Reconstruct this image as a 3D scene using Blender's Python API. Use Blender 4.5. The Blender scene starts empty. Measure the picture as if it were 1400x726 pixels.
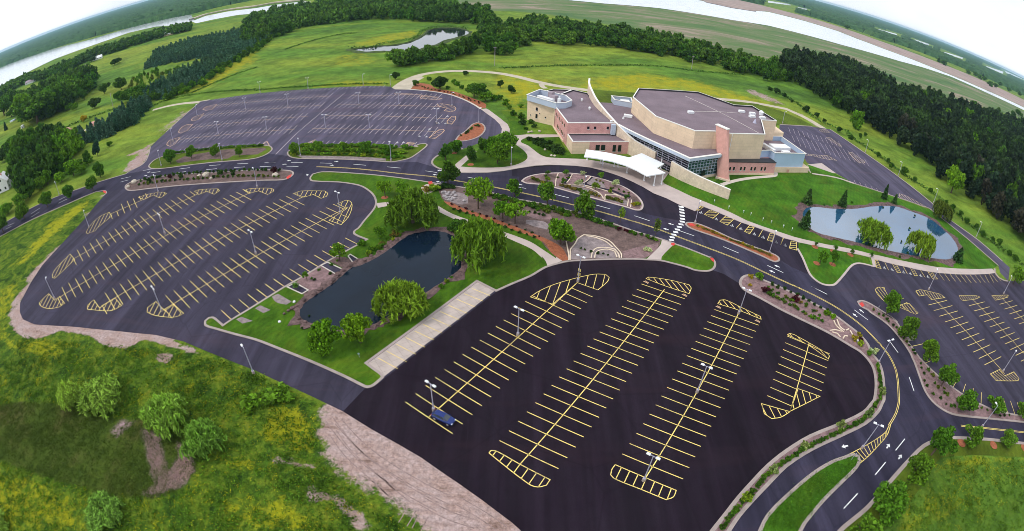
import bpy, bmesh, math, random
import numpy as np
from mathutils import Vector, Matrix
from mathutils.geometry import tessellate_polygon
random.seed(7)
RNG = np.random.default_rng(11)
SC = bpy.context.scene
COL = SC.collection
PI = math.pi

# ------------------------------------------------------------------ camera: wide drone lens, surveyed from the photograph
LENS_F, LENS_A, PITCH, ROLL, CAM_H = 708.902, -0.01427, 0.59934, 0.03076, 73.177
_F = np.array([0, math.cos(PITCH), -math.sin(PITCH)]); _X0 = np.array([1.0, 0, 0]); _U0 = np.cross(_X0, _F)
_X = math.cos(ROLL) * _X0 + math.sin(ROLL) * _U0
_U = -math.sin(ROLL) * _X0 + math.cos(ROLL) * _U0

def theta_of(r):
    t = r
    for _ in range(30):
        t = t - (t + LENS_A * t ** 3 - r) / (1 + 3 * LENS_A * t * t)
    return t

def G(x, y, z=0.0):
    """where the sight line of survey point (x, y) meets the height z"""
    dx, dy = x - 700.0, 363.0 - y
    h = math.hypot(dx, dy) + 1e-9
    t = theta_of(h / LENS_F)
    d = math.cos(t) * _F + math.sin(t) * (dx / h * _X + dy / h * _U)
    if d[2] > -0.004:
        d[2] = -0.004
    k = (CAM_H - z) / -d[2]
    return (float(k * d[0]), float(k * d[1]))

def project(p):
    d = np.array(p, float) - np.array([0, 0, CAM_H])
    z, x, y = d @ _F, d @ _X, d @ _U
    h = math.hypot(x, y) + 1e-9
    t = math.atan2(h, z)
    r = LENS_F * (t + LENS_A * t ** 3)
    return (700 + r * x / h, 363 - r * y / h)

def height_at(b, top):
    """height of a vertical thing standing at ground point b whose top was surveyed at top"""
    best = (1e9, 1.0)
    for i in range(2, 240):
        z = i * 0.1
        q = project((b[0], b[1], z))
        e = (q[0] - top[0]) ** 2 + (q[1] - top[1]) ** 2
        if e < best[0]:
            best = (e, z)
    return best[1]

def c4(ox, oy, *pts): return [(ox + x / 3.989, oy + y / 3.989) for x, y in pts]
def c7(ox, oy, *pts): return [(ox + x / 6.98, oy + y / 6.98) for x, y in pts]
def c9(ox, oy, *pts): return [(ox + x / 8.75, oy + y / 8.75) for x, y in pts]
def W(pts, z=0.0): return [G(x, y, z) for x, y in pts]

def smooth(pts, closed=True, n=4, sharp=52):
    """round a surveyed outline, keeping its sharp corners"""
    P = [np.array(p, float) for p in pts]
    m = len(P)
    if m < 3: return [tuple(p) for p in P]
    corner = []
    for i in range(m):
        if not closed and i in (0, m - 1): corner.append(True); continue
        a, b = P[i] - P[i - 1], P[(i + 1) % m] - P[i]
        la, lb = np.linalg.norm(a), np.linalg.norm(b)
        ang = math.degrees(math.acos(max(-1, min(1, float(a @ b) / (la * lb + 1e-9)))))
        corner.append(ang > sharp)
    out = []
    for i in range(m if closed else m - 1):
        p1, p2 = P[i], P[(i + 1) % m]
        L = np.linalg.norm(p2 - p1)
        def tang(j, other):
            if corner[j]: return None
            t = P[(j + 1) % m] - P[j - 1]
            return t / (np.linalg.norm(t) + 1e-9) * L
        t1, t2 = tang(i, 1), tang((i + 1) % m, 0)
        if t1 is None: t1 = p2 - p1
        if t2 is None: t2 = p2 - p1
        for k in range(n):
            s = k / n
            h00, h10, h01, h11 = 2*s**3-3*s**2+1, s**3-2*s**2+s, -2*s**3+3*s**2, s**3-s**2
            out.append(tuple(h00*p1 + h10*t1 + h01*p2 + h11*t2))
    if not closed: out.append(tuple(P[-1]))
    return out

# ------------------------------------------------------------------ materials
def new_mat(name):
    m = bpy.data.materials.new(name); m.use_nodes = True
    nt = m.node_tree; nt.nodes.clear()
    out = nt.nodes.new('ShaderNodeOutputMaterial')
    return m, nt, out

class NB:
    def __init__(s, nt): s.nt = nt
    def n(s, typ, **kw):
        nd = s.nt.nodes.new(typ)
        for k, v in kw.items():
            if k == 'ins':
                for kk, vv in v.items():
                    if hasattr(vv, 'links') or isinstance(vv, bpy.types.NodeSocket): s.nt.links.new(vv, nd.inputs[kk])
                    else: nd.inputs[kk].default_value = vv
            else: setattr(nd, k, v)
        return nd
    def pos(s): return s.n('ShaderNodeNewGeometry').outputs['Position']
    def noise(s, vec, scale, detail=4, rough=0.55, dist=0.0):
        return s.n('ShaderNodeTexNoise', ins={'Vector': vec, 'Scale': scale, 'Detail': detail, 'Roughness': rough, 'Distortion': dist}).outputs['Fac']
    def ramp(s, fac, stops, interp='LINEAR'):
        r = s.n('ShaderNodeValToRGB', ins={'Fac': fac}); cr = r.color_ramp; cr.interpolation = interp
        while len(cr.elements) < len(stops): cr.elements.new(0.5)
        for e, (p, c) in zip(cr.elements, stops):
            e.position = p; e.color = (c[0], c[1], c[2], 1) if not isinstance(c, (int, float)) else (c, c, c, 1)
        return r.outputs['Color']
    def mix(s, fac, a, b, mode='MIX'):
        m = s.n('ShaderNodeMix', data_type='RGBA', blend_type=mode)
        for k, v in ((0, fac), (6, a), (7, b)):
            if isinstance(v, bpy.types.NodeSocket): s.nt.links.new(v, m.inputs[k])
            else: m.inputs[k].default_value = v if k == 0 else ((v[0], v[1], v[2], 1) if not isinstance(v, (int, float)) else (v, v, v, 1))
        return m.outputs[2]
    def math(s, op, a, b=0.0, clamp=False):
        m = s.n('ShaderNodeMath', operation=op, use_clamp=clamp)
        for k, v in ((0, a), (1, b)):
            if isinstance(v, bpy.types.NodeSocket): s.nt.links.new(v, m.inputs[k])
            else: m.inputs[k].default_value = v
        return m.outputs[0]
    def attr(s, name): return s.n('ShaderNodeAttribute', attribute_name=name).outputs['Fac']
    def bsdf(s, out, color, rough=0.8, spec=0.3, metal=0.0, bump=None, bump_d=0.1, bump_s=0.6):
        b = s.n('ShaderNodeBsdfPrincipled')
        for k, v in (('Base Color', color), ('Roughness', rough), ('Specular IOR Level', spec), ('Metallic', metal)):
            if isinstance(v, bpy.types.NodeSocket): s.nt.links.new(v, b.inputs[k])
            else: b.inputs[k].default_value = (v[0], v[1], v[2], 1) if k == 'Base Color' else v
        if bump is not None:
            bp = s.n('ShaderNodeBump', ins={'Height': bump, 'Distance': bump_d, 'Strength': bump_s})
            s.nt.links.new(bp.outputs[0], b.inputs['Normal'])
        s.nt.links.new(b.outputs[0], out.inputs['Surface'])
        return b

MATS = {}
def plain(name, col, rough=0.7, spec=0.3, metal=0.0, var=0.12, scale=0.6, fine=6.0, wear=0.0, block=None):
    """a surface of one real colour with large soft patches and fine grain"""
    m, nt, out = new_mat(name); b = NB(nt); p = b.pos()
    v = b.math('ADD', b.math('MULTIPLY', b.noise(p, scale, 5), 0.6), b.math('MULTIPLY', b.noise(p, fine, 3), 0.4))
    k = b.ramp(v, [(0.3, 1 - var * 1.6), (0.7, 1 + var * 1.6)])
    c = b.mix(1.0, col, k, 'MULTIPLY')
    if block:      # faint courses of stone blocks or roofing sheets
        t = b.n('ShaderNodeTexBrick', ins={'Vector': b.n('ShaderNodeMapping', ins={'Vector': b.n('ShaderNodeTexCoord').outputs['Object'], 'Rotation': block[2]}).outputs[0], 'Color1': (1.03, 1.03, 1.03, 1), 'Color2': (0.96, 0.96, 0.96, 1), 'Mortar': (0.87, 0.87, 0.87, 1), 'Scale': 1.0, 'Mortar Size': 0.05, 'Brick Width': block[0], 'Row Height': block[1]})
        c = b.mix(1.0, c, t.outputs['Color'], 'MULTIPLY')
    if wear:       # paint rubbed through to the asphalt by tyres
        wr = b.ramp(b.math('ADD', b.math('MULTIPLY', b.noise(p, 2.2, 4, 0.7), 0.55), b.math('MULTIPLY', b.noise(p, 0.12, 3, 0.6), 0.45)), [(0.49, 0), (0.60, 1)])
        c = b.mix(b.math('MULTIPLY', wr, wear), c, (0.055, 0.048, 0.06))
    b.bsdf(out, c, rough, spec, metal)
    MATS[name] = m; return m

def asphalt_mat(name, c1, c2, crack=0.5, seams=None):
    m, nt, out = new_mat(name); b = NB(nt); p = b.pos()
    mp = b.n('ShaderNodeMapping', ins={'Vector': p, 'Rotation': (0, 0, math.radians(35)), 'Scale': (1, 0.16, 1)}).outputs[0]
    v = b.math('ADD', b.math('MULTIPLY', b.noise(p, 0.06, 5, 0.6), 0.5), b.math('MULTIPLY', b.noise(mp, 0.35, 5, 0.65), 0.5))
    c = b.mix(b.ramp(v, [(0.36, 0), (0.64, 1)]), c1, c2)
    g = b.noise(p, 5.0, 3, 0.7)
    c = b.mix(1.0, c, b.ramp(g, [(0.3, 0.86), (0.7, 1.14)]), 'MULTIPLY')
    st = b.ramp(b.noise(p, 0.22, 4, 0.6, 1.2), [(0.56, 1.0), (0.72, 0.84)])
    c = b.mix(1.0, c, st, 'MULTIPLY')
    # paving lanes and rolled seams, about four metres wide
    ln = b.n('ShaderNodeMapping', ins={'Vector': p, 'Rotation': (0, 0, math.radians(-35.1)), 'Scale': (0.25, 0.012, 1)}).outputs[0]
    c = b.mix(1.0, c, b.ramp(b.noise(ln, 1.0, 3, 0.65, 0.25), [(0.34, 0.72), (0.50, 1.0), (0.66, 1.34)]), 'MULTIPLY')
    lc = b.n('ShaderNodeMapping', ins={'Vector': p, 'Rotation': (0, 0, math.radians(-35.1)), 'Scale': (0.018, 0.11, 1)}).outputs[0]
    c = b.mix(b.math('MULTIPLY', b.ramp(b.noise(lc, 1.0, 3, 0.6, 0.3), [(0.55, 0), (0.72, 1)]), 0.55), c, (c2[0] * 1.35, c2[1] * 1.05, c2[2] * 0.95))
    cr_ = b.n('ShaderNodeTexVoronoi', feature='DISTANCE_TO_EDGE', ins={'Vector': b.mix(0.25, p, b.n('ShaderNodeTexNoise', ins={'Vector': p, 'Scale': 0.5}).outputs['Color'], 'ADD'), 'Scale': 0.055}).outputs['Distance']
    c = b.mix(b.math('MULTIPLY', b.ramp(cr_, [(0.0, 1), (0.012, 0)]), 0.30), c, tuple(x * 0.5 for x in c1))
    oil = b.ramp(b.noise(p, 0.9, 3, 0.6), [(0.68, 0), (0.76, 1)])
    c = b.mix(b.math('MULTIPLY', oil, 0.30), c, tuple(x * 0.5 for x in c1))
    sc = b.ramp(b.noise(b.n('ShaderNodeMapping', ins={'Vector': p, 'Rotation': (0, 0, math.radians(35)), 'Scale': (1, 0.05, 1)}).outputs[0], 1.6, 4, 0.6), [(0.66, 0.0), (0.74, 1.0)])
    c = b.mix(b.math('MULTIPLY', sc, crack * 0.45), c, tuple(x * 1.7 for x in c2))
    b.bsdf(out, c, 0.9, 0.14, bump=g, bump_d=0.01)
    MATS[name] = m; return m

asphalt_mat('weathered_asphalt', (0.036, 0.031, 0.051), (0.051, 0.045, 0.070))
asphalt_mat('faded_asphalt', (0.066, 0.057, 0.090), (0.090, 0.079, 0.118))
asphalt_mat('fresh_asphalt', (0.0105, 0.0052, 0.0115), (0.0175, 0.0115, 0.0195), 0.8)
asphalt_mat('road_asphalt', (0.028, 0.025, 0.046), (0.043, 0.038, 0.064), 0.4)
asphalt_mat('loop_asphalt', (0.019, 0.014, 0.026), (0.028, 0.022, 0.036), 0.3)
plain('concrete', (0.50, 0.41, 0.375), 0.85, var=0.10, scale=0.25)
plain('kerb_concrete', (0.36, 0.295, 0.27), 0.85, var=0.14, scale=0.5)
plain('pale_concrete', (0.60, 0.54, 0.47), 0.85, var=0.08, scale=0.3)
plain('gravel_path', (0.50, 0.43, 0.33), 0.95, var=0.14, scale=0.2)
plain('yellow_paint', (0.90, 0.69, 0.20), 0.6, var=0.12, scale=0.8, wear=0.5)
plain('worn_yellow_paint', (0.62, 0.47, 0.32), 0.7, var=0.18, scale=0.8)
plain('orange_paint', (0.62, 0.40, 0.24), 0.7, var=0.2, scale=0.5)
plain('white_paint', (0.78, 0.78, 0.78), 0.6, var=0.08, wear=0.35)
plain('worn_white_paint', (0.60, 0.52, 0.50), 0.7, var=0.2, wear=0.4)
plain('dull_white_paint', (0.40, 0.33, 0.38), 0.7, var=0.2)
plain('red_paving', (0.62, 0.06, 0.05), 0.8, var=0.12)
plain('orange_mulch', (0.32, 0.105, 0.05), 0.95, var=0.30, scale=1.0, fine=3)
plain('pink_mulch', (0.225, 0.14, 0.14), 0.95, var=0.35, scale=0.7, fine=2.2)
plain('brown_mulch', (0.135, 0.088, 0.078), 0.95, var=0.35, scale=0.4, fine=2)
plain('grey_gravel', (0.25, 0.20, 0.20), 0.95, var=0.3, scale=0.7, fine=3)
plain('reed_bank', (0.055, 0.085, 0.020), 0.95, var=0.4, scale=0.5)
plain('bank_rock', (0.13, 0.082, 0.078), 0.95, var=0.45, scale=0.9, fine=2.4)
plain('white_metal', (0.84, 0.85, 0.86), 0.35, 0.5, var=0.03)
plain('pole_metal', (0.50, 0.48, 0.60), 0.4, 0.5, 0.25, var=0.05)
plain('green_metal', (0.30, 0.42, 0.40), 0.4, 0.5, var=0.05)
plain('blue_panel', (0.45, 0.58, 0.76), 0.45, 0.4, 0.0, var=0.05, scale=0.2)
plain('pale_blue_panel', (0.48, 0.55, 0.66), 0.45, 0.4, var=0.05, scale=0.2)
plain('cream_stone', (0.80, 0.615, 0.435), 0.85, var=0.09, scale=0.25, block=(2.4, 1.2, (PI / 2, 0, 0)))
plain('pale_stone', (0.70, 0.57, 0.44), 0.85, var=0.16, scale=0.5, fine=1.6)
plain('white_cap', (0.82, 0.79, 0.74), 0.6, var=0.05)
plain('rusty_steel', (0.63, 0.335, 0.285), 0.8, var=0.10)
plain('membrane_roof', (0.205, 0.155, 0.178), 0.9, 0.2, var=0.15, scale=0.12, fine=2, block=(9.0, 2.4, (0, 0, 0.2)))
plain('dark_metal', (0.03, 0.03, 0.035), 0.5)
plain('bark', (0.10, 0.07, 0.05), 0.95, var=0.3, scale=4)
plain('boulder_stone', (0.52, 0.45, 0.36), 0.9, var=0.2, scale=1.0)
plain('grey_boulder', (0.36, 0.32, 0.33), 0.9, var=0.3, scale=1.0)
plain('white_siding', (0.80, 0.78, 0.80), 0.7, var=0.05)
plain('grey_shingle', (0.33, 0.27, 0.30), 0.9, var=0.1)
plain('tan_marsh', (0.34, 0.25, 0.215), 0.95, var=0.2, scale=0.02, fine=0.1)

def slab_mat(name, col, rot):
    m, nt, out = new_mat(name); b = NB(nt); p = b.pos()
    t = b.n('ShaderNodeTexBrick', offset=0.0, ins={'Vector': b.n('ShaderNodeMapping', ins={'Vector': p, 'Rotation': (0, 0, rot)}).outputs[0], 'Color1': (*col, 1), 'Color2': (*[x * 0.93 for x in col], 1), 'Mortar': (*[x * .62 for x in col], 1), 'Scale': 1.0, 'Mortar Size': 0.035, 'Brick Width': 2.743, 'Row Height': 1.85})
    c = b.mix(1.0, t.outputs['Color'], b.ramp(b.noise(p, 0.5, 5, 0.65), [(0.3, .84), (0.7, 1.12)]), 'MULTIPLY')
    b.bsdf(out, c, 0.88, 0.2); MATS[name] = m
slab_mat('slab_concrete', (0.50, 0.415, 0.375), math.radians(-35.1))

def brick_mat(name, c1, c2):
    m, nt, out = new_mat(name); b = NB(nt); p = b.pos()
    t = b.n('ShaderNodeTexBrick', ins={'Vector': b.n('ShaderNodeTexCoord').outputs['Object'], 'Color1': (*c1, 1), 'Color2': (*c2, 1), 'Mortar': (*[x * .8 for x in c1], 1), 'Scale': 1.0, 'Mortar Size': 0.03, 'Brick Width': 0.8, 'Row Height': 0.4})
    rot = b.n('ShaderNodeMapping', ins={'Vector': b.n('ShaderNodeTexCoord').outputs['Object'], 'Rotation': (PI / 2, 0, 0)})
    nt.links.new(rot.outputs[0], t.inputs['Vector'])
    c = b.mix(1.0, t.outputs['Color'], b.ramp(b.noise(p, 0.3, 5), [(0.3, .86), (0.7, 1.12)]), 'MULTIPLY')
    b.bsdf(out, c, 0.85, 0.25)
    MATS[name] = m
brick_mat('pink_brick', (0.67, 0.345, 0.315), (0.73, 0.39, 0.355))

def glass_mat(name, col, rough=0.06):
    m, nt, out = new_mat(name); b = NB(nt)
    p = b.pos()
    c = b.mix(b.noise(p, 0.5, 3), tuple(x * .6 for x in col), tuple(x * 1.4 for x in col))
    b.bsdf(out, c, rough, 0.8)
    MATS[name] = m
glass_mat('dark_glass', (0.012, 0.014, 0.02))
glass_mat('green_glass', (0.022, 0.07, 0.062))

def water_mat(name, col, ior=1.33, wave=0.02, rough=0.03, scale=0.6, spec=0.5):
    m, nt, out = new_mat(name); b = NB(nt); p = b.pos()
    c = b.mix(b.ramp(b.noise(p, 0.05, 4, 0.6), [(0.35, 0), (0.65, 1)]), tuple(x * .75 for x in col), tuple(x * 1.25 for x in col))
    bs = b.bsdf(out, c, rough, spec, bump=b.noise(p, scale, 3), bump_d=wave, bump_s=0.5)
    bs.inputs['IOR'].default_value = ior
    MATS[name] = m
water_mat('dark_pond_water', (0.005, 0.012, 0.025), 1.36, 0.006, spec=0.3)
water_mat('blue_pond_water', (0.022, 0.090, 0.190), 4.2, 0.003)
water_mat('lake_water', (0.56, 0.58, 0.62), 2.0, 0.0, 0.12, 0.3)  # bright sky reflection on the far lakes painted in as a near-white base colour

def lawn_mat(name, c1, c2, scale=0.15):
    m, nt, out = new_mat(name); b = NB(nt); p = b.pos()
    mp = b.n('ShaderNodeMapping', ins={'Vector': p, 'Rotation': (0, 0, 0.5), 'Scale': (1, 0.2, 1)}).outputs[0]
    v = b.math('ADD', b.math('MULTIPLY', b.noise(p, scale, 6, 0.65), 0.6), b.math('MULTIPLY', b.noise(mp, 0.8, 4), 0.4))
    c = b.mix(b.ramp(v, [(0.36, 0), (0.64, 1)]), c1, c2)
    c = b.mix(b.math('MULTIPLY', b.ramp(b.noise(p, 0.09, 5, 0.65, 0.8), [(0.50, 0), (0.72, 1)]), 0.6), c, (0.12, 0.15, 0.012))
    g = b.noise(p, 6.0, 4, 0.75)
    c = b.mix(1.0, c, b.ramp(g, [(0.28, 0.62), (0.72, 1.38)]), 'MULTIPLY')
    mw = b.n('ShaderNodeTexWave', ins={'Vector': b.n('ShaderNodeMapping', ins={'Vector': p, 'Rotation': (0, 0, 0.6)}).outputs[0], 'Scale': 0.22, 'Distortion': 1.6, 'Detail': 2, 'Detail Scale': 0.4}).outputs['Fac']
    c = b.mix(1.0, c, b.ramp(mw, [(0.2, 0.955), (0.8, 1.045)]), 'MULTIPLY')
    c = b.mix(1.0, c, b.ramp(b.noise(p, 0.05, 5, 0.7, 1.0), [(0.36, 0.66), (0.55, 1.05), (0.7, 1.25)]), 'MULTIPLY')
    c = b.mix(b.math('MULTIPLY', b.ramp(b.noise(p, 0.28, 5, 0.7, 0.6), [(0.64, 0), (0.76, 1)]), 0.55), c, (0.16, 0.15, 0.035))
    b.bsdf(out, c, 0.95, 0.1, bump=g, bump_d=0.08)
    MATS[name] = m
lawn_mat('mown_lawn', (0.032, 0.090, 0.0045), (0.080, 0.172, 0.009))
lawn_mat('bright_lawn', (0.034, 0.110, 0.006), (0.072, 0.190, 0.011))
lawn_mat('verge_grass', (0.075, 0.115, 0.010), (0.11, 0.16, 0.014))

def leaf_mat(name, use_obj=True, col=(0.05, 0.1, 0.01), lo=0.38, hi=1.7, pos_noise=False, col2=None):
    m, nt, out = new_mat(name); b = NB(nt)
    geo = b.n('ShaderNodeNewGeometry')
    oi = b.n('ShaderNodeObjectInfo')
    base = oi.outputs['Color'] if use_obj else (*col,)
    if col2: base = b.mix(b.ramp(b.noise(geo.outputs['Position'], 0.035, 4, 0.6), [(0.44, 0), (0.60, 1)]), col, col2)
    k = b.ramp(geo.outputs['Random Per Island'], [(0.0, lo), (0.6, 1.0), (1.0, hi)])
    c = b.mix(1.0, base, k, 'MULTIPLY')
    tint = b.mix(oi.outputs['Random'] if use_obj else b.noise(geo.outputs['Position'], 0.045, 3, 0.6), (0.78, 0.92, 0.85), (1.22, 1.10, 1.0))
    c = b.mix(1.0, c, tint, 'MULTIPLY')
    if pos_noise:
        c = b.mix(1.0, c, b.ramp(b.noise(geo.outputs['Position'], 0.02, 5, 0.65), [(0.3, 0.6), (0.7, 1.4)]), 'MULTIPLY')
    d = b.n('ShaderNodeBsdfPrincipled', ins={'Base Color': c, 'Roughness': 0.7, 'Specular IOR Level': 0.12})
    t = b.n('ShaderNodeBsdfTranslucent', ins={'Color': b.mix(1.0, c, (1.25, 1.3, 0.7), 'MULTIPLY')})
    mx = b.n('ShaderNodeMixShader', ins={0: 0.28})
    nt.links.new(d.outputs[0], mx.inputs[1]); nt.links.new(t.outputs[0], mx.inputs[2])
    nt.links.new(mx.outputs[0], out.inputs['Surface'])
    MATS[name] = m
leaf_mat('leaves')
leaf_mat('forest_leaves', False, (0.062, 0.140, 0.022), pos_noise=True, col2=(0.105, 0.205, 0.030))
leaf_mat('pine_leaves', False, (0.026, 0.046, 0.022), pos_noise=True, col2=(0.050, 0.100, 0.026))
leaf_mat('spruce_leaves', False, (0.075, 0.165, 0.115), pos_noise=True, col2=(0.10, 0.20, 0.11))

def ground_mat():
    m, nt, out = new_mat('meadow_ground'); b = NB(nt); p = b.pos()
    mp = b.n('ShaderNodeMapping', ins={'Vector': p, 'Rotation': (0, 0, -0.35), 'Scale': (0.35, 1, 1)}).outputs[0]
    big = b.noise(mp, 0.012, 6, 0.62, 0.5)
    c = b.ramp(big, [(0.30, (0.060, 0.125, 0.020)), (0.42, (0.095, 0.190, 0.022)), (0.52, (0.150, 0.225, 0.026)), (0.62, (0.205, 0.255, 0.028)), (0.75, (0.110, 0.175, 0.030))])
    c = b.mix(1.0, c, b.ramp(b.noise(p, 0.035, 6, 0.7, 0.8), [(0.34, 0.68), (0.5, 1.0), (0.66, 1.18)]), 'MULTIPLY')
    mid = b.noise(p, 0.11, 6, 0.68)
    c = b.mix(1.0, c, b.ramp(mid, [(0.3, 0.62), (0.7, 1.35)]), 'MULTIPLY')
    fine = b.noise(p, 1.3, 5, 0.75)
    # flowering yellow
    ya = b.attr('yellow')
    ym = b.ramp(b.math('ADD', b.math('MULTIPLY', ya, 0.42), b.math('MULTIPLY', b.math('SUBTRACT', b.noise(p, 0.16, 6, 0.75), 0.5), 1.5)), [(0.10, 0), (0.48, 1)])
    ym = b.math('MULTIPLY', ym, b.ramp(ya, [(0.0, 0.0), (0.35, 1)]))
    c = b.mix(b.math('MULTIPLY', ym, 0.85), c, (0.35, 0.31, 0.010))
    # rank meadow near the lots
    ra = b.attr('rank')
    rc = b.ramp(b.noise(p, 0.22, 6, 0.72, 0.8), [(0.35, (0.019, 0.048, 0.006)), (0.46, (0.052, 0.107, 0.009)), (0.58, (0.112, 0.165, 0.013)), (0.70, (0.18, 0.200, 0.020)), (0.80, (0.16, 0.140, 0.03))])
    rc = b.mix(1.0, rc, b.ramp(b.noise(p, 1.1, 7, 0.85, 0.5), [(0.32, 0.35), (0.5, 0.95), (0.68, 1.65)]), 'MULTIPLY')
    c = b.mix(b.ramp(ra, [(0.3, 0), (0.7, 1)]), c, rc)
    yl = b.ramp(b.math('ADD', b.math('MULTIPLY', ya, 0.5), b.math('MULTIPLY', b.math('SUBTRACT', b.noise(p, 0.45, 6, 0.8), 0.5), 1.6)), [(0.28, 0), (0.5, 1)])
    c = b.mix(b.math('MULTIPLY', b.math('MULTIPLY', yl, ra), 0.7), c, (0.36, 0.345, 0.012))
    # marsh reeds
    ma = b.attr('marsh')
    n2 = b.math('MULTIPLY', b.math('SUBTRACT', b.noise(p, 0.25, 5, 0.7), 0.5), 0.9)
    mc = b.ramp(b.noise(p, 0.09, 5, 0.65), [(0.32, (0.040, 0.072, 0.009)), (0.5, (0.060, 0.090, 0.012)), (0.68, (0.090, 0.080, 0.026))])
    mc = b.mix(1.0, mc, b.ramp(b.noise(p, 2.6, 4, 0.8), [(0.3, 0.5), (0.7, 1.5)]), 'MULTIPLY')
    c = b.mix(b.ramp(b.math('ADD', ma, n2), [(0.38, 0), (0.62, 1)]), c, mc)
    pk = b.ramp(b.math('ADD', b.attr('pink'), b.math('MULTIPLY', n2, 1.4)), [(0.35, 0), (0.85, 1)])
    pc = b.ramp(b.noise(p, 1.8, 5, 0.8), [(0.3, (0.20, 0.115, 0.12)), (0.7, (0.52, 0.36, 0.39))])
    c = b.mix(b.math('MULTIPLY', pk, 0.9), c, pc)
    # bare sandy ground
    da = b.attr('dirt')
    n3 = b.math('MULTIPLY', b.math('SUBTRACT', b.noise(p, 0.30, 8, 0.80), 0.5), 1.9)
    tr = b.n('ShaderNodeMapping', ins={'Vector': p, 'Rotation': (0, 0, math.radians(38)), 'Scale': (0.16, 1, 1)}).outputs[0]
    dv = b.math('ADD', b.math('MULTIPLY', b.noise(tr, 0.45, 6, 0.72, 1.1), 0.45), b.math('MULTIPLY', b.noise(p, 0.16, 7, 0.72, 0.6), 0.55))
    dc = b.ramp(dv, [(0.36, (0.20, 0.125, 0.10)), (0.45, (0.40, 0.275, 0.24)), (0.58, (0.46, 0.35, 0.33)), (0.7, (0.33, 0.23, 0.20))])
    dc = b.mix(1.0, dc, b.ramp(b.noise(p, 1.4, 6, 0.85), [(0.3, 0.50), (0.7, 1.22)]), 'MULTIPLY')
    c = b.mix(b.ramp(b.math('ADD', da, n3), [(0.40, 0), (0.60, 1)]), c, dc)
    # river flats: reeds and dry grass
    fa = b.attr('flats')
    ft = b.n('ShaderNodeMapping', ins={'Vector': p, 'Rotation': (0, 0, 0.1), 'Scale': (0.42, 1, 1)}).outputs[0]
    fc = b.ramp(b.noise(ft, 0.013, 8, 0.72, 1.0), [(0.30, (0.055, 0.120, 0.045)), (0.44, (0.105, 0.175, 0.060)), (0.53, (0.15, 0.185, 0.085)), (0.57, (0.215, 0.20, 0.125)), (0.63, (0.34, 0.265, 0.21)), (0.69, (0.13, 0.18, 0.075))])
    c = b.mix(b.ramp(fa, [(0.35, 0), (0.65, 1)]), c, fc)
    c = b.mix(1.0, c, b.ramp(fine, [(0.25, 0.62), (0.75, 1.40)]), 'MULTIPLY')
    b.bsdf(out, c, 0.95, 0.08, bump=b.math('ADD', mid, b.math('MULTIPLY', fine, 0.3)), bump_d=0.6, bump_s=0.5)
    MATS['meadow_ground'] = m
ground_mat()

# ------------------------------------------------------------------ object helpers
def link(o): COL.objects.link(o); return o
def tag(o, label=None, cat=None, group=None, kind=None):
    if label: o['label'] = label
    if cat: o['category'] = cat
    if group: o['group'] = group
    if kind: o['kind'] = kind
    return o

class MB:
    """collects faces, then links them as one mesh object"""
    def __init__(s): s.v, s.f, s.m = [], [], []
    def face(s, pts, mi=0):
        i = len(s.v); s.v.extend(tuple(p) for p in pts); s.f.append(tuple(range(i, i + len(pts)))); s.m.append(mi)
    def box(s, c, size, rot=0.0, mi=0, taper=1.0):
        cx, cy, cz = c; sx, sy, sz = size[0] / 2, size[1] / 2, size[2] / 2
        ca, sa = math.cos(rot), math.sin(rot); i = len(s.v)
        for dz in (-1, 1):
            k = 1.0 if dz < 0 else taper
            for dx, dy in ((-1, -1), (1, -1), (1, 1), (-1, 1)):
                x, y = dx * sx * k, dy * sy * k
                s.v.append((cx + x * ca - y * sa, cy + x * sa + y * ca, cz + dz * sz))
        for q in ((0, 3, 2, 1), (4, 5, 6, 7), (0, 1, 5, 4), (1, 2, 6, 5), (2, 3, 7, 6), (3, 0, 4, 7)):
            s.f.append(tuple(i + k for k in q)); s.m.append(mi)
    def prism(s, pts, z0, z1, mi=0, top=True, bottom=False, mi_top=None):
        n = len(pts); i = len(s.v)
        s.v += [(x, y, z0) for x, y in pts] + [(x, y, z1) for x, y in pts]
        for k in range(n):
            j = (k + 1) % n
            s.f.append((i + k, i + j, i + n + j, i + n + k)); s.m.append(mi)
        tri = tessellate_polygon([[Vector((x, y, 0)) for x, y in pts]])
        if top:
            for t in tri: s.f.append(tuple(i + n + q for q in t)); s.m.append(mi if mi_top is None else mi_top)
        if bottom:
            for t in tri: s.f.append(tuple(i + q for q in t)); s.m.append(mi)
    def tube(s, a, b, r0, r1=None, n=8, mi=0, cap=True):
        a, b = Vector(a), Vector(b); r1 = r0 if r1 is None else r1
        d = (b - a).normalized(); u = d.orthogonal().normalized(); w = d.cross(u); i = len(s.v)
        for p, r in ((a, r0), (b, r1)):
            for k in range(n):
                t = 2 * PI * k / n; s.v.append(tuple(p + u * (r * math.cos(t)) + w * (r * math.sin(t))))
        for k in range(n):
            j = (k + 1) % n; s.f.append((i + k, i + j, i + n + j, i + n + k)); s.m.append(mi)
        if cap: s.f.append(tuple(i + n + k for k in range(n))); s.m.append(mi)
    def build(s, name, mats, parent=None, smooth_=False, fix=True):
        if isinstance(mats, str): mats = [mats]
        me = bpy.data.meshes.new(name); me.from_pydata(s.v, [], s.f)
        for m in mats: me.materials.append(MATS[m])
        if len(mats) > 1: me.polygons.foreach_set('material_index', s.m)
        if fix:
            bm = bmesh.new(); bm.from_mesh(me); bmesh.ops.remove_doubles(bm, verts=bm.verts, dist=0.0005)
            bmesh.ops.recalc_face_normals(bm, faces=bm.faces); bm.to_mesh(me); bm.free()
        if smooth_: me.polygons.foreach_set('use_smooth', [True] * len(me.polygons))
        me.update()
        o = bpy.data.objects.new(name, me); link(o)
        if parent: o.parent = parent
        return o

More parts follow.
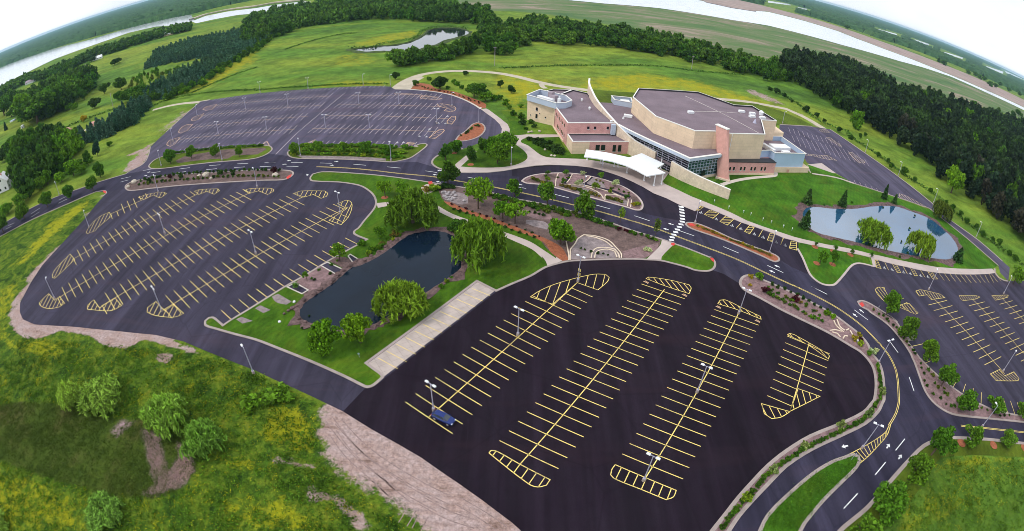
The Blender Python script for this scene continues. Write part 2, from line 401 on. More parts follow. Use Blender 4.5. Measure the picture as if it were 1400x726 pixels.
def np_mesh(name, V, F, mat):
    """fast mesh from arrays (all faces with the same corner count)"""
    me = bpy.data.meshes.new(name)
    V = np.asarray(V, np.float32); F = np.asarray(F, np.int32); k = F.shape[1]
    me.vertices.add(len(V)); me.vertices.foreach_set('co', V.ravel())
    me.loops.add(F.size); me.loops.foreach_set('vertex_index', F.ravel())
    me.polygons.add(len(F)); me.polygons.foreach_set('loop_start', np.arange(0, F.size, k, dtype=np.int32))
    me.polygons.foreach_set('loop_total', np.full(len(F), k, np.int32))
    me.materials.append(MATS[mat]); me.update(calc_edges=True)
    return me

def empty(name, loc, rz=0.0):
    o = bpy.data.objects.new(name, None); link(o); o.location = loc; o.rotation_euler = (0, 0, rz); o.empty_display_size = 0.5
    return o

def sheet(name, pts, z, mat, kind='structure', label=None):
    me = bpy.data.meshes.new(name)
    tri = tessellate_polygon([[Vector((x, y, 0)) for x, y in pts]])
    me.from_pydata([(x, y, z) for x, y in pts], [], [tuple(t) for t in tri])
    bm = bmesh.new(); bm.from_mesh(me); bmesh.ops.recalc_face_normals(bm, faces=bm.faces)
    if bm.faces and sum(f.normal.z for f in bm.faces) < 0: bmesh.ops.reverse_faces(bm, faces=bm.faces)
    bm.to_mesh(me); bm.free()
    me.materials.append(MATS[mat])
    o = link(bpy.data.objects.new(name, me)); o['kind'] = kind
    if label: o['label'] = label
    return o

def raised(name, pts, z0, z1, mat):
    b = MB(); b.prism(pts, z0, z1); o = b.build(name, mat); o['kind'] = 'structure'; return o

def offsets(pts, closed):
    P = np.array(pts, float); n = len(P); N = np.zeros_like(P)
    for i in range(n):
        a = P[i - 1] if (closed or i > 0) else P[i]
        c = P[(i + 1) % n] if (closed or i < n - 1) else P[i]
        d1, d2 = P[i] - a, c - P[i]
        l1, l2 = np.linalg.norm(d1), np.linalg.norm(d2)
        n1 = np.array([-d1[1], d1[0]]) / l1 if l1 > 1e-6 else None
        n2 = np.array([-d2[1], d2[0]]) / l2 if l2 > 1e-6 else None
        if n1 is None: n1 = n2
        if n2 is None: n2 = n1
        m = n1 + n2; L = np.linalg.norm(m)
        m = m / L if L > 1e-6 else n1
        N[i] = m / max(0.5, float(m @ n1))
    return P, N

def ribbon(mb, pts, w, z0, z1=None, closed=False, mi=0, shift=0.0):
    P, N = offsets(pts, closed); n = len(P)
    A, B = P + N * (shift + w / 2), P + N * (shift - w / 2)
    zt = z0 if z1 is None else z1
    for i in range(n if closed else n - 1):
        j = (i + 1) % n
        mb.face([(*A[i], zt), (*B[i], zt), (*B[j], zt), (*A[j], zt)], mi)
        if z1 is not None:
            mb.face([(*A[i], z0), (*A[i], zt), (*A[j], zt), (*A[j], z0)], mi)
            mb.face([(*B[i], zt), (*B[i], z0), (*B[j], z0), (*B[j], zt)], mi)

def kerb(pts, closed=True, w=0.55, mat='kerb_concrete', z1=0.17, name='kerb'):
    b = MB(); ribbon(b, pts, w, 0.0, z1, closed)
    o = b.build(name, mat, fix=False); o['kind'] = 'structure'; return o

def flat_mesh(name, mb, mat):
    o = mb.build(name, mat, fix=False); o['kind'] = 'structure'; return o

def resample(pts, step):
    P = [np.array(p, float) for p in pts]; out = []; carry = 0.0
    for a, b in zip(P[:-1], P[1:]):
        L = np.linalg.norm(b - a); t = carry
        while t < L:
            out.append(tuple(a + (b - a) * (t / L))); t += step
        carry = t - L
    return out

def inside(pt, poly):
    x, y = pt; r = False; j = len(poly) - 1
    for i in range(len(poly)):
        xi, yi = poly[i]; xj, yj = poly[j]
        if (yi > y) != (yj > y) and x < (xj - xi) * (y - yi) / (yj - yi) + xi: r = not r
        j = i
    return r

def signed_dist(X, Y, poly):
    P = np.array(poly, float); D = np.full(X.shape, 1e18); I = np.zeros(X.shape, bool)
    for i in range(len(P)):
        a, b = P[i - 1], P[i]; d = b - a; L2 = d @ d + 1e-12
        t = np.clip(((X - a[0]) * d[0] + (Y - a[1]) * d[1]) / L2, 0, 1)
        D = np.minimum(D, (X - a[0] - t * d[0]) ** 2 + (Y - a[1] - t * d[1]) ** 2)
        if a[1] != b[1]:
            c = (a[1] > Y) != (b[1] > Y)
            I ^= c & (X < (b[0] - a[0]) * (Y - a[1]) / (b[1] - a[1]) + a[0])
    return np.where(I, 1, -1) * np.sqrt(D)

# ================================================================== THE GROUND
def axis(lo, hi, near0, near1, d0, mid0, mid1, d1, far):
    a = list(np.arange(near0, near1 + 1e-6, d0))
    x = near1
    while x < mid1: x += d1; a.append(x)
    st = d1
    while x < hi: st *= 1.22; x += st; a.append(x)
    x = near0; pre = []
    while x > mid0: x -= d1; pre.append(x)
    st = d1
    while x > lo: st *= 1.22; x -= st; pre.append(x)
    return np.array(pre[::-1] + a)
gx = axis(-22000, 22000, -130, 130, 1.0, -520, 520, 5.0, 0)
gy = axis(-600, 22000, -6, 120, 1.0, -40, 1100, 5.0, 0)
GX, GY = np.meshgrid(gx, gy)
NX, NY = len(gx), len(gy)
_i = np.arange(NX * NY).reshape(NY, NX)
gq = np.stack([_i[:-1, :-1], _i[:-1, 1:], _i[1:, 1:], _i[1:, :-1]], -1).reshape(-1, 4)
gme = np_mesh('ground', np.stack([GX, GY, np.zeros_like(GX)], -1).reshape(-1, 3), gq, 'meadow_ground')
ground = link(bpy.data.objects.new('ground', gme)); ground['kind'] = 'structure'

def paint(name, polys, soft=3.0):
    val = np.zeros_like(GX)
    for p, s, amp in polys:
        W_ = W(p)
        val = np.maximum(val, amp * np.clip(0.5 + signed_dist(GX, GY, W_) / s, 0, 1))
    at = gme.attributes.new(name, 'FLOAT', 'POINT'); at.data.foreach_set('value', val.ravel().astype(np.float32))

LOT_EDGE_W = c4(0, 364, (240, 0), (165, 95), (110, 200), (108, 250), (125, 290), (190, 318), (400, 330), (650, 355), (850, 375), (1000, 410), (1130, 465), (1396, 570))
DRIVE_EDGE = [(375, 519), (405, 532), (432.7, 545), (468, 562)]
FORE_EDGE = c4(350, 544, (620, 165), (780, 255), (900, 325), (1050, 430), (1110, 470), (1230, 555), (1396, 680)) + [(712.5, 726), (740, 750)]
paint('dirt', [
    (c4(0, 364, (270, -20), (200, 70), (130, 180), (125, 250), (150, 280), (220, 300), (400, 310), (700, 340), (850, 360), (960, 395), (900, 430), (780, 395), (700, 450), (600, 440), (480, 375), (330, 352), (200, 400), (100, 385), (60, 300), (45, 250), (85, 190), (140, 90), (215, -20)), 2.2, 1.0),
    (c4(0, 364, (850, 480), (930, 470), (950, 510), (900, 530), (860, 515)), 1.5, 0.9),
    (c4(0, 364, (860, 400), (960, 410), (1040, 440), (1130, 475), (1060, 480), (980, 455), (900, 440)), 1.5, 0.75),
    ([(440, 556), (470, 550), (520, 580), (560, 602), (620, 640), (670, 672), (720, 705), (760, 745), (600, 765), (590, 735), (570, 708), (545, 690), (512, 668), (480, 655), (458, 640), (446, 618), (436, 590)], 6.0, 1.0),
    (c4(350, 544, (270, 480), (330, 470), (360, 510), (450, 530), (520, 580), (580, 640), (640, 726), (560, 740), (480, 640), (410, 560), (290, 570)), 2.0, 0.85),
    (c4(350, 544, (70, 340), (110, 310), (180, 320), (240, 350), (330, 370), (300, 395), (200, 370), (100, 365)), 1.6, 0.75),
    (c4(0, 182, (820, 70), (815, 110), (790, 165), (730, 195), (690, 220), (680, 195), (720, 150), (760, 100), (800, 70)), 4.0, 1.0),
    (c4(0, 182, (690, 130), (730, 100), (740, 110), (700, 140)), 2.5, 0.8),
    (c4(0, 182, (890, 5), (860, 30), (820, 75), (800, 70), (850, 20), (880, 0)), 4.0, 0.7),
    (c4(0, 182, (220, 722), (345, 590), (460, 470), (545, 365), (560, 330), (575, 330), (552, 370), (470, 480), (355, 600), (245, 726)), 0.9, 0.85),
    (c9(960, 100, (480, 210), (560, 180), (700, 230), (850, 290), (960, 350), (1050, 400), (900, 370), (760, 330), (600, 260)), 7.0, 0.62),
    (c9(960, 100, (1050, 380), (1180, 460), (1260, 530), (1396, 640), (1396, 690), (1250, 560), (1100, 430)), 4.0, 0.7),
    (c4(0, 0, (1000, 600), (1050, 590), (1010, 640), (960, 680), (900, 720), (860, 720), (930, 660)), 5.0, 0.6),
    (c4(350, 0, (750, 480), (830, 440), (900, 415), (850, 480), (840, 495), (760, 495)), 3.0, 0.9),
])
paint('marsh', [(c4(0, 544, (-60, 60), (120, 20), (300, 30), (420, 70), (580, 110), (760, 120), (850, 175), (960, 200), (1060, 280), (1075, 400), (1000, 495), (850, 545), (700, 545), (500, 505), (300, 450), (100, 380), (-60, 320)), 3.5, 1.0)])
paint('pink', [(c4(0, 544, (770, 170), (860, 190), (890, 300), (910, 400), (980, 330), (960, 240), (1040, 300), (1060, 400), (1000, 480), (850, 535), (770, 530), (850, 480), (820, 400), (790, 300)), 3.0, 1.0),
               (c4(0, 544, (590, 180), (660, 120), (740, 125), (700, 170), (640, 220)), 2.5, 0.8)])
RANK = [(-80, 380), (40, 290), (120, 262), (150, 290), (120, 340), (60, 420), (90, 450), (200, 460), (300, 470), (360, 515), (470, 560), (480, 600), (570, 680), (720, 790), (-140, 790), (-160, 500)]
paint('rank', [(RANK, 5.0, 1.0), ([(1235, 660), (1310, 620), (1460, 626), (1500, 780), (1170, 780), (1190, 730)], 3.0, 0.42)])
paint('yellow', [
    (c4(0, 182, (520, 340), (450, 420), (330, 520), (240, 620), (120, 720), (60, 726), (150, 640), (250, 510), (380, 410)), 3.0, 1.0),
    (c4(0, 364, (-30, 150), (120, 40), (90, 200), (30, 300), (80, 400), (300, 380), (420, 420), (300, 520), (100, 500), (-30, 400)), 5.0, 0.8),
    (c4(350, 544, (60, 60), (180, 20), (300, 80), (330, 200), (320, 330), (200, 300), (80, 250), (0, 200)), 4.0, 0.95),
    (c4(0, 544, (-60, 400), (120, 400), (300, 480), (450, 600), (480, 726), (-60, 740)), 5.0, 0.8),
    (c4(0, 544, (1150, 340), (1250, 282), (1396, 280), (1396, 420), (1250, 430)), 4.0, 0.7),
    (c4(0, 544, (1180, 540), (1300, 560), (1396, 620), (1396, 726), (1260, 700)), 4.0, 0.8),
    (c4(350, 544, (0, 560), (150, 520), (260, 580), (400, 700), (400, 740), (0, 740)), 4.0, 0.85),
    (c4(350, 364, (0, 600), (120, 640), (300, 720), (250, 726), (60, 700)), 4.0, 0.6),
    (c4(1050, 544, (760, 550), (880, 480), (1030, 580), (960, 726), (700, 726)), 3.0, 0.45),
    (c4(1050, 544, (920, 400), (980, 325), (1300, 325), (1396, 335), (1200, 360), (1000, 380)), 2.0, 0.85),
    (c4(700, 0, (350, 470), (470, 420), (700, 400), (1000, 440), (1200, 500), (1396, 560), (1396, 590), (1150, 540), (900, 480), (660, 500), (420, 480), (0, 400), (0, 480), (100, 490), (90, 545), (20, 640), (-40, 560), (-100, 460), (-60, 410)), 14.0, 0.85),
    (c4(0, 0, (1020, 500), (1200, 380), (1396, 270), (1396, 330), (1240, 420), (1080, 500)), 16.0, 0.9),
    (c4(350, 0, (520, 240), (700, 190), (880, 160), (900, 190), (750, 230), (560, 260)), 14.0, 0.7),
    (c4(350, 0, (400, 310), (600, 280), (690, 330), (560, 370), (420, 360)), 14.0, 0.4),
    (c4(350, 0, (300, 470), (500, 440), (700, 440), (690, 466), (300, 480)), 4.0, 0.75),
    (c9(700, 100, (0, 60), (300, 120), (340, 190), (215, 230), (180, 330), (80, 200), (0, 180)), 4.0, 0.9),
])
paint('flats', [(c4(350, 0, (1060, -200), (2750, -260)) + c4(700, 0, (1396, 140)) + c4(1050, 0, (200, 190), (600, 300), (1000, 420), (1396, 600), (1700, 800), (1396, 650), (1000, 540), (700, 480), (400, 330), (100, 300), (0, 330)) + c4(700, 0, (1200, 280), (900, 200), (500, 130), (200, 80), (0, 60)) + c4(350, 0, (1260, 60), (1080, 30)), 40.0, 1.0)])

# ================================================================== PAVEMENT
LOT_NORTH = c4(0, 0, (900, 726), (1090, 555), (1150, 545), (1396, 510)) + c4(350, 0, (300, 485), (600, 470), (730, 472)) + c7(540, 100, (0, 155), (150, 158), (350, 175), (520, 205), (650, 250), (760, 305), (820, 345), (880, 390), (950, 440), (1000, 490), (1020, 530), (1015, 570))
LAWN_TIP = c7(560, 170, (650, 185), (510, 235), (400, 258), (290, 290), (230, 330), (215, 370), (240, 400), (290, 425), (440, 458), (600, 464), (750, 463), (900, 447), (1050, 420), (1200, 397), (1396, 385))
LOOP_OUT = c7(700, 220, (150, 60), (300, 45), (450, 42), (600, 48), (750, 65), (850, 90), (950, 120), (1050, 155), (1150, 200), (1250, 250), (1350, 310)) + c7(880, 250, (220, 150), (350, 215), (490, 272))
STALL_TOP = c7(880, 250, (555, 222), (700, 280), (850, 345), (930, 380)) + c7(1000, 290, (200, 135), (300, 170), (400, 205), (500, 250), (600, 275), (640, 290))
TRI_EDGE = c7(1000, 290, (630, 350), (680, 440), (740, 580), (790, 640), (870, 690), (960, 700), (1000, 680), (1080, 590), (1150, 510), (1220, 490), (1340, 515)) + c7(1180, 310, (90, 385), (125, 385))
STALL_TOP2 = c7(1180, 310, (110, 312), (200, 337), (300, 362), (400, 383), (500, 407), (600, 426), (720, 443), (900, 456), (1050, 458), (1200, 452), (1265, 442))
RIGHT_FAR = c7(1180, 310, (1300, 490), (1340, 512), (1385, 520)) + [(1400, 384), (1440, 392), (1470, 640), (1400, 606.7)]
BRANCH_LOW = c4(1050, 544, (1200, 228), (1010, 218), (985, 217), (930, 230), (850, 262), (760, 350), (680, 440), (540, 600), (420, 700), (380, 740)) + [(1130, 765), (900, 775), (740, 752)]
ROAD_UP = [(-25, 321), (0, 308), (42, 285), (75, 270), (112, 257), (135, 249), (172, 238)] + c4(0, 182, (705, 210), (780, 170), (812, 115), (820, 75))
WEDGE_TIP = c4(0, 182, (230, 722), (350, 590), (460, 470), (545, 365), (582, 328), (575, 316), (540, 318), (520, 322), (350, 395), (180, 470), (0, 565)) + [(-30, 338)]
site = ROAD_UP + LOT_NORTH + LAWN_TIP + LOOP_OUT + STALL_TOP + TRI_EDGE + STALL_TOP2 + RIGHT_FAR + BRANCH_LOW + FORE_EDGE[::-1] + DRIVE_EDGE[::-1] + LOT_EDGE_W[::-1][:-1] + WEDGE_TIP
SITE = W(site)
sheet('parking_lot_asphalt', SITE, 0.03, 'weathered_asphalt')

# the newer, black surface of the front lot
STRIP_LOW = c7(1010, 370, (15, 130), (60, 190), (200, 262), (400, 372), (600, 470), (850, 592), (1080, 728)) + c4(1050, 364, (500, 465), (545, 510), (575, 560), (588, 640), (580, 726)) + c4(1050, 544, (565, 30), (520, 80), (400, 140), (230, 210), (100, 290), (0, 370)) + c4(700, 544, (1310, 460), (1230, 550), (1160, 640), (1090, 728), (1060, 770))
BED_TOP_KERB = c7(740, 290, (0, 550), (50, 525), (150, 495), (265, 470), (400, 462), (550, 455), (700, 452), (870, 450), (1000, 455), (1140, 465), (1250, 490), (1396, 530))
front = [(469, 562.5), (500.4, 530), (512, 528), (521, 522), (528, 515.7), (678.4, 399)] + c4(700, 364, (0, 95), (100, 55)) + BED_TOP_KERB[1:] + [(941, 368), (965, 371.5), (976, 370), (990, 375)] + STRIP_LOW + [(900, 778), (740, 752)] + FORE_EDGE[::-1][1:]
sheet('front_lot_asphalt', W(front), 0.045, 'fresh_asphalt')
loop = LOOP_OUT + [(958, 282)] + c7(880, 250, (700, 285), (850, 350), (1130, 455), (1330, 530)) + c7(1000, 290, (640, 292), (640, 370), (740, 580), (690, 600), (455, 450), (250, 345), (0, 255)) + c7(880, 250, (560, 405), (420, 380), (405, 395), (330, 360), (0, 295)) + c7(700, 220, (1225, 485), (1100, 450), (950, 410), (750, 355), (600, 315), (400, 260), (250, 230), (60, 195), (0, 150), (0, 85))
sheet('loop_drive_asphalt', W(loop), 0.036, 'loop_asphalt')
drive = [(1216, 770)] + c4(1050, 544, (540, 600), (680, 440), (760, 350), (850, 262), (985, 217), (1200, 228), (1396, 250), (1480, 258), (1480, 145), (1396, 135), (1200, 115), (1010, 90), (950, 65), (880, 0)) + c4(1050, 364, (850, 640), (820, 560), (770, 460), (720, 390), (650, 310), (560, 245), (500, 225), (440, 190)) + c7(1010, 370, (850, 150), (680, 95)) + c7(1000, 290, (740, 600), (460, 475), (250, 410), (0, 300)) + c7(880, 250, (400, 400), (0, 290)) + c7(700, 220, (1225, 485), (750, 355), (400, 260), (60, 195)) + c7(560, 170, (1050, 500), (750, 480), (290, 425)) + c7(370, 150, (1400, 500), (1150, 505), (700, 478), (300, 470), (150, 440), (0, 420)) + c7(190, 170, (1000, 350), (700, 370), (400, 405), (100, 435), (0, 460)) + [(172, 238), (135, 249), (112, 257), (75, 270), (42, 285), (0, 308), (-25, 321), (-30, 338), (0, 323.6)] + c4(0, 182, (180, 470), (350, 395), (520, 322), (600, 318), (690, 300), (690, 285), (720, 265), (850, 240), (1200, 213), (1396, 203)) + c4(350, 182, (185, 207), (300, 230), (360, 213), (500, 218), (700, 235), (945, 270)) + c7(590, 250, (240, 37), (570, 97), (830, 160), (1100, 210), (1396, 290)) + c7(740, 290, (700, 118), (900, 188), (1150, 262)) + c7(880, 250, (300, 580), (640, 718)) + [(985, 358), (1012, 383)] + c7(1010, 370, (90, 50), (240, 95), (500, 210), (700, 310), (900, 420), (1050, 530), (1150, 610), (1240, 726)) + c4(1050, 364, (600, 520), (630, 620), (632, 726)) + c4(1050, 544, (600, 75), (530, 140), (400, 205), (240, 280), (100, 370), (0, 470)) + c4(700, 544, (1310, 560), (1240, 640), (1180, 726)) + [(975, 770)]
sheet('main_road', W(drive), 0.040, 'road_asphalt')
back_lot = [(1066, 170.5), (1110, 173), (1135, 177), (1182.9, 209.6), (1225.5, 239.7), (1273, 277), (1290.7, 294.8)] + c7(1180, 310, (920, 0), (1100, 130), (1330, 330), (1400, 390), (1385, 520), (1310, 440), (1290, 372), (1150, 250), (1000, 120), (850, 0)) + [(1270.6, 285), (1225.5, 269.7), (1167.8, 251), (1142.8, 237), (1104, 223), (1092, 206), (1065, 184)]
sheet('service_road', W(back_lot), 0.028, 'faded_asphalt')
sheet('upper_lot_asphalt', W(ROAD_UP[6:] + LOT_NORTH + LAWN_TIP[:6] + [(598, 235), (500, 223), (396, 215), (349, 218), (262, 227), (205, 232)]), 0.033, 'faded_asphalt')
apron = c9(1000, 170, (915, 545), (910, 480), (1080, 465), (1250, 585), (950, 585))
sheet('loading_apron', W(apron), 0.05, 'concrete')

# kerbs along the open edges
def kerb_line(px, **k): return kerb(smooth(W(px), False, 3), False, **k)
kerb_line(ROAD_UP, w=0.5, z1=0.15)
kerb_line(c4(0, 0, (905, 722), (1090, 557)), w=0.5, z1=0.15)
kerb_line(c7(540, 100, (120, 155), (350, 175), (520, 205), (650, 250), (760, 305), (820, 345)), w=0.9, mat='pale_concrete')
kerb_line(c4(0, 182, (560, 345), (582, 328), (575, 316), (540, 318), (520, 322), (350, 395), (180, 470), (0, 565)) + [(-30, 338)], w=0.5)
kerb_line(LAWN_TIP[1:10], w=0.7)
kerb_line(TRI_EDGE[:12], w=0.7, mat='concrete')
kerb_line([(1066, 170.5), (1110, 173)], w=0.8)
kerb_line([(1135, 177), (1182.9, 209.6), (1225.5, 239.7), (1273, 277), (1290.7, 294.8)] + c7(1180, 310, (920, 0), (1100, 130), (1330, 330)), w=0.6)
kerb_line(c7(1180, 310, (1290, 372), (1150, 250), (1000, 120), (850, 0)) + [(1270.6, 285), (1225.5, 269.7), (1167.8, 251)], w=0.6)
kerb_line([(1167.8, 251), (1142.8, 243), (1110, 237.6)], w=1.2, mat='concrete')
kerb_line(c7(1180, 310, (1255, 400), (1262, 442), (1300, 490), (1340, 512), (1380, 520)), w=0.8)
kerb_line(c4(1050, 544, (1396, 250), (1200, 228), (1010, 218), (985, 217), (930, 230), (850, 262), (760, 350), (680, 440), (540, 600), (420, 700), (380, 740)), w=0.9)

# ------------------------------------------------------------------ raised islands
def island(px, mat, name, kw=0.6, sm=True, kmat='kerb_concrete', closed=True):
    pts = smooth(W(px), True, 3) if sm else W(px)
    raised(name, pts, 0.0, 0.13, mat); kerb(pts, True, kw, kmat)
    return pts

pond_land = c7(280, 390, (5, 345), (40, 315), (80, 312), (120, 340), (175, 387), (250, 335), (400, 245), (600, 120), (790, 2)) + c7(370, 310, (350, 455), (550, 330), (740, 225), (850, 165), (922, 124), (805, 75), (800, 45), (840, 15)) + c4(350, 182, (590, 480), (640, 420), (655, 385), (645, 345), (610, 310), (560, 285), (450, 268), (310, 262), (296, 247), (310, 225), (360, 213), (500, 218), (700, 235), (900, 262), (1000, 279)) + c7(590, 250, (240, 37), (570, 97), (830, 160), (1100, 210), (1396, 290)) + c7(740, 290, (460, 37), (700, 118), (900, 188), (1150, 262), (1290, 312)) + c7(880, 250, (400, 622), (640, 718)) + c4(700, 182, (1085, 680), (1103, 700), (1106, 726)) + c4(700, 364, (1090, 20), (1060, 28), (1000, 23)) + BED_TOP_KERB[::-1] + c4(700, 364, (100, 55), (0, 97)) + [(678.4, 398)] + c4(350, 364, (1205, 82), (900, 310), (600, 530), (640, 560), (683, 592), (690, 608), (640, 650), (610, 660), (590, 655), (480, 600), (300, 520), (100, 440), (0, 402)) + c7(280, 390, (300, 472), (100, 415), (10, 385))
POND_LAND = island(pond_land, 'mown_lawn', 'lawn', 0.62)
strip_px = c4(0, 182, (685, 300), (690, 283), (720, 265), (850, 240), (1200, 213), (1396, 203)) + c4(350, 182, (60, 202), (130, 203), (185, 207), (203, 220), (188, 240), (150, 255), (50, 258)) + c4(0, 182, (1396, 260), (1000, 285), (800, 305), (710, 314))
STRIP_BED = island(strip_px, 'brown_mulch', 'planting_bed', 0.7)
tree_isl = c7(190, 170, (95, 405), (110, 375), (160, 335), (240, 305), (350, 285), (600, 250), (900, 215), (1100, 210), (1230, 205), (1270, 232), (1250, 265), (1180, 305), (1090, 330), (950, 345), (700, 365), (400, 400), (250, 420), (130, 425))
TREE_ISLAND = island(tree_isl, 'verge_grass', 'road_island', 0.6)
sheet('planting_bed', smooth(W(c7(190, 170, (350, 350), (450, 300), (600, 278), (800, 245), (1000, 235), (1180, 225), (1220, 240), (1130, 290), (900, 300), (850, 330), (700, 335), (500, 355), (380, 370)))), 0.14, 'brown_mulch')
hedge_isl = c7(370, 150, (162, 420), (178, 393), (230, 360), (300, 345), (600, 345), (900, 350), (1250, 362), (1400, 355)) + c7(560, 170, (60, 205), (100, 190), (150, 186), (166, 198), (145, 225), (60, 290), (0, 325)) + c7(370, 150, (1250, 485), (1150, 500), (1000, 490), (700, 475), (300, 468), (200, 455))
HEDGE_ISLAND = island(hedge_isl, 'verge_grass', 'hedge_island', 0.6)
sheet('gravel_strip', W(c7(370, 150, (250, 440), (600, 445), (900, 455), (1100, 468), (1100, 490), (800, 478), (300, 462))), 0.145, 'grey_gravel')
red_isl = c7(540, 100, (580, 640), (610, 600), (680, 550), (740, 490), (780, 475), (830, 485), (858, 520), (850, 560), (810, 600), (730, 635), (640, 650))
RED_ISLAND = island(red_isl, 'orange_mulch', 'mulch_island', 0.6)
loop_bed = c7(700, 220, (95, 195), (130, 165), (200, 140), (300, 125), (420, 118), (550, 120), (650, 130), (750, 150), (860, 175), (950, 205), (1030, 235), (1100, 270), (1160, 310), (1210, 355), (1240, 400), (1245, 440), (1225, 468), (1180, 470), (1100, 445), (950, 405), (750, 350), (600, 310), (400, 255), (250, 225), (140, 215))
LOOP_BED = island(loop_bed, 'pink_mulch', 'planting_bed', 0.6, kmat='concrete')
shrub_isl = c7(880, 250, (400, 398), (418, 382), (480, 386), (560, 408), (700, 468)) + c7(1000, 290, (0, 253), (100, 290), (200, 330), (300, 365), (380, 395), (430, 420), (455, 450), (440, 470), (400, 472), (300, 425), (150, 360), (0, 297)) + c7(880, 250, (650, 505), (500, 455), (430, 425))
SHRUB_ISLAND = island(shrub_isl, 'orange_mulch', 'planting_bed', 0.6)
divider = c7(1010, 370, (15, 105), (40, 65), (90, 48), (140, 60), (240, 95), (500, 210), (700, 310), (900, 420), (1050, 530), (1150, 610), (1230, 705)) + c4(1050, 364, (560, 470), (600, 520), (620, 570), (630, 640), (632, 726)) + c4(1050, 544, (622, 30), (600, 75), (530, 140), (400, 205), (240, 280), (100, 370), (0, 470)) + c4(700, 544, (1310, 560), (1240, 640), (1180, 728), (1160, 770), (1060, 770), (1090, 728), (1160, 640), (1230, 550), (1310, 460)) + c4(1050, 544, (0, 370), (100, 290), (230, 210), (400, 140), (520, 80), (565, 30)) + c4(1050, 364, (580, 726), (588, 640), (575, 560), (545, 510), (500, 465)) + c7(1010, 370, (1080, 728), (850, 592), (600, 470), (400, 372), (200, 262), (60, 190), (18, 140))
DIVIDER = island(divider, 'pink_mulch', 'planting_bed', 0.75)
lawn_med = c4(1050, 544, (420, 325), (455, 312), (490, 320), (495, 345), (480, 380), (400, 460), (300, 560), (200, 680), (150, 750), (-60, 760), (0, 640), (130, 510), (250, 410), (350, 350))
LAWN_MEDIAN = island(lawn_med, 'bright_lawn', 'lawn', 0.7)
lot_strip = c4(1050, 364, (490, 195), (515, 190), (560, 208), (650, 265), (700, 300)) + c7(1190, 390, (60, 235), (240, 345), (310, 470), (350, 505), (390, 505), (420, 480)) + c7(1190, 390, (428, 500), (400, 520), (345, 530), (470, 700)) + c7(1200, 490, (410, 10), (530, 130), (680, 255), (770, 320), (890, 400), (1000, 450), (1100, 495), (1250, 530), (1396, 555), (1500, 570), (1500, 620), (1396, 610), (1200, 590), (1000, 570), (850, 555), (720, 535), (620, 490), (520, 410), (450, 310), (400, 180), (350, 40), (330, 0)) + c7(1190, 390, (380, 650), (300, 530), (200, 410), (120, 340), (0, 260)) + c4(1050, 364, (545, 240), (505, 218))
LOT_STRIP = island(lot_strip, 'pink_mulch', 'planting_bed', 0.6)

# lawns and walks on the building's side
walk = c7(560, 170, (435, 385), (445, 456), (600, 463), (750, 462), (900, 446), (1050, 419), (1200, 396), (1396, 384)) + LOOP_OUT + c7(880, 250, (545, 218)) + STALL_TOP + c7(1000, 290, (690, 300), (800, 325), (1000, 365), (1200, 405), (1310, 430)) + c7(1180, 310, (75, 295), (95, 385), (122, 386), (108, 312)) + STALL_TOP2[1:] + c7(1180, 310, (1230, 402), (1100, 407), (900, 402), (700, 387), (500, 352), (300, 312), (150, 277), (90, 267), (0, 242)) + c7(1000, 290, (1100, 345), (900, 310), (700, 265), (600, 240), (450, 190), (300, 140), (150, 85), (60, 40), (0, 10)) + c7(880, 250, (760, 255), (600, 190), (450, 130), (330, 72), (200, 12)) + [(905.7, 248.6), (915, 236), (893, 227), (872, 220), (855, 229), (825.7, 222.3), (798.3, 217.7), (780, 217.1)] + c9(700, 170, (450, 400), (380, 385), (320, 355), (250, 300), (190, 255), (120, 225), (105, 205), (130, 180), (170, 168), (560, 155), (555, 125), (170, 124)) + c7(540, 100, (1120, 600), (1090, 575), (1098, 540), (1075, 490), (1000, 430), (900, 355), (870, 340), (820, 345), (880, 390), (950, 440), (1000, 490), (1020, 530), (1015, 572)) + c7(560, 170, (960, 90), (985, 140), (1005, 190), (1075, 240), (1120, 292), (1120, 330), (1070, 367), (960, 402), (800, 416), (600, 414), (490, 406), (560, 340), (640, 260), (600, 250))
raised('concrete_walk', W(walk), 0.0, 0.14, 'concrete')
def lawn(px, mat='bright_lawn', z=0.12, sm=True, name='lawn'):
    p = smooth(W(px), True, 3) if sm else W(px)
    return sheet(name, p, z, mat)
lawn(c7(560, 170, (222, 370), (240, 335), (300, 295), (400, 262), (550, 240), (620, 235), (560, 310), (445, 385), (440, 452), (300, 422), (245, 398)), 'mown_lawn', 0.13)
lawn(c7(560, 170, (490, 406), (560, 340), (640, 260), (700, 190), (880, 95), (960, 100), (1005, 190), (1075, 240), (1120, 292), (1120, 330), (1070, 367), (960, 402), (800, 416), (600, 414)), 'mown_lawn', 0.16)
lawn(c7(560, 170, (950, 60), (955, 0), (930, -50), (870, -130), (960, -120), (1120, 40), (1110, 95), (980, 108)), 'mown_lawn', 0.10)
lawn(c9(700, 170, (450, 400), (380, 385), (320, 355), (250, 300), (190, 255), (120, 225), (105, 205), (130, 180), (170, 168), (560, 155), (620, 270), (710, 360), (880, 355), (1150, 350), (1400, 390), (1350, 500), (1100, 455), (860, 420), (690, 412)), 'mown_lawn', 0.15)
north = [(905, 247), (915, 235), (940, 245), (975, 250), (993, 237), (1055, 237), (1104, 236), (1112, 238.5), (1142.8, 244), (1167.8, 252), (1225.5, 270.5), (1265.6, 285.5), (1270.6, 286)] + c7(1180, 310, (850, 3), (1000, 123), (1150, 253), (1285, 372), (1235, 401), (1100, 406), (900, 401), (700, 386), (500, 351), (300, 311), (150, 276), (90, 266), (0, 241)) + c7(1000, 290, (1100, 344), (900, 309), (700, 264), (600, 239), (450, 189), (300, 139), (150, 84), (60, 39), (0, 9)) + c7(880, 250, (760, 254), (600, 189), (450, 129), (330, 71), (200, 11))
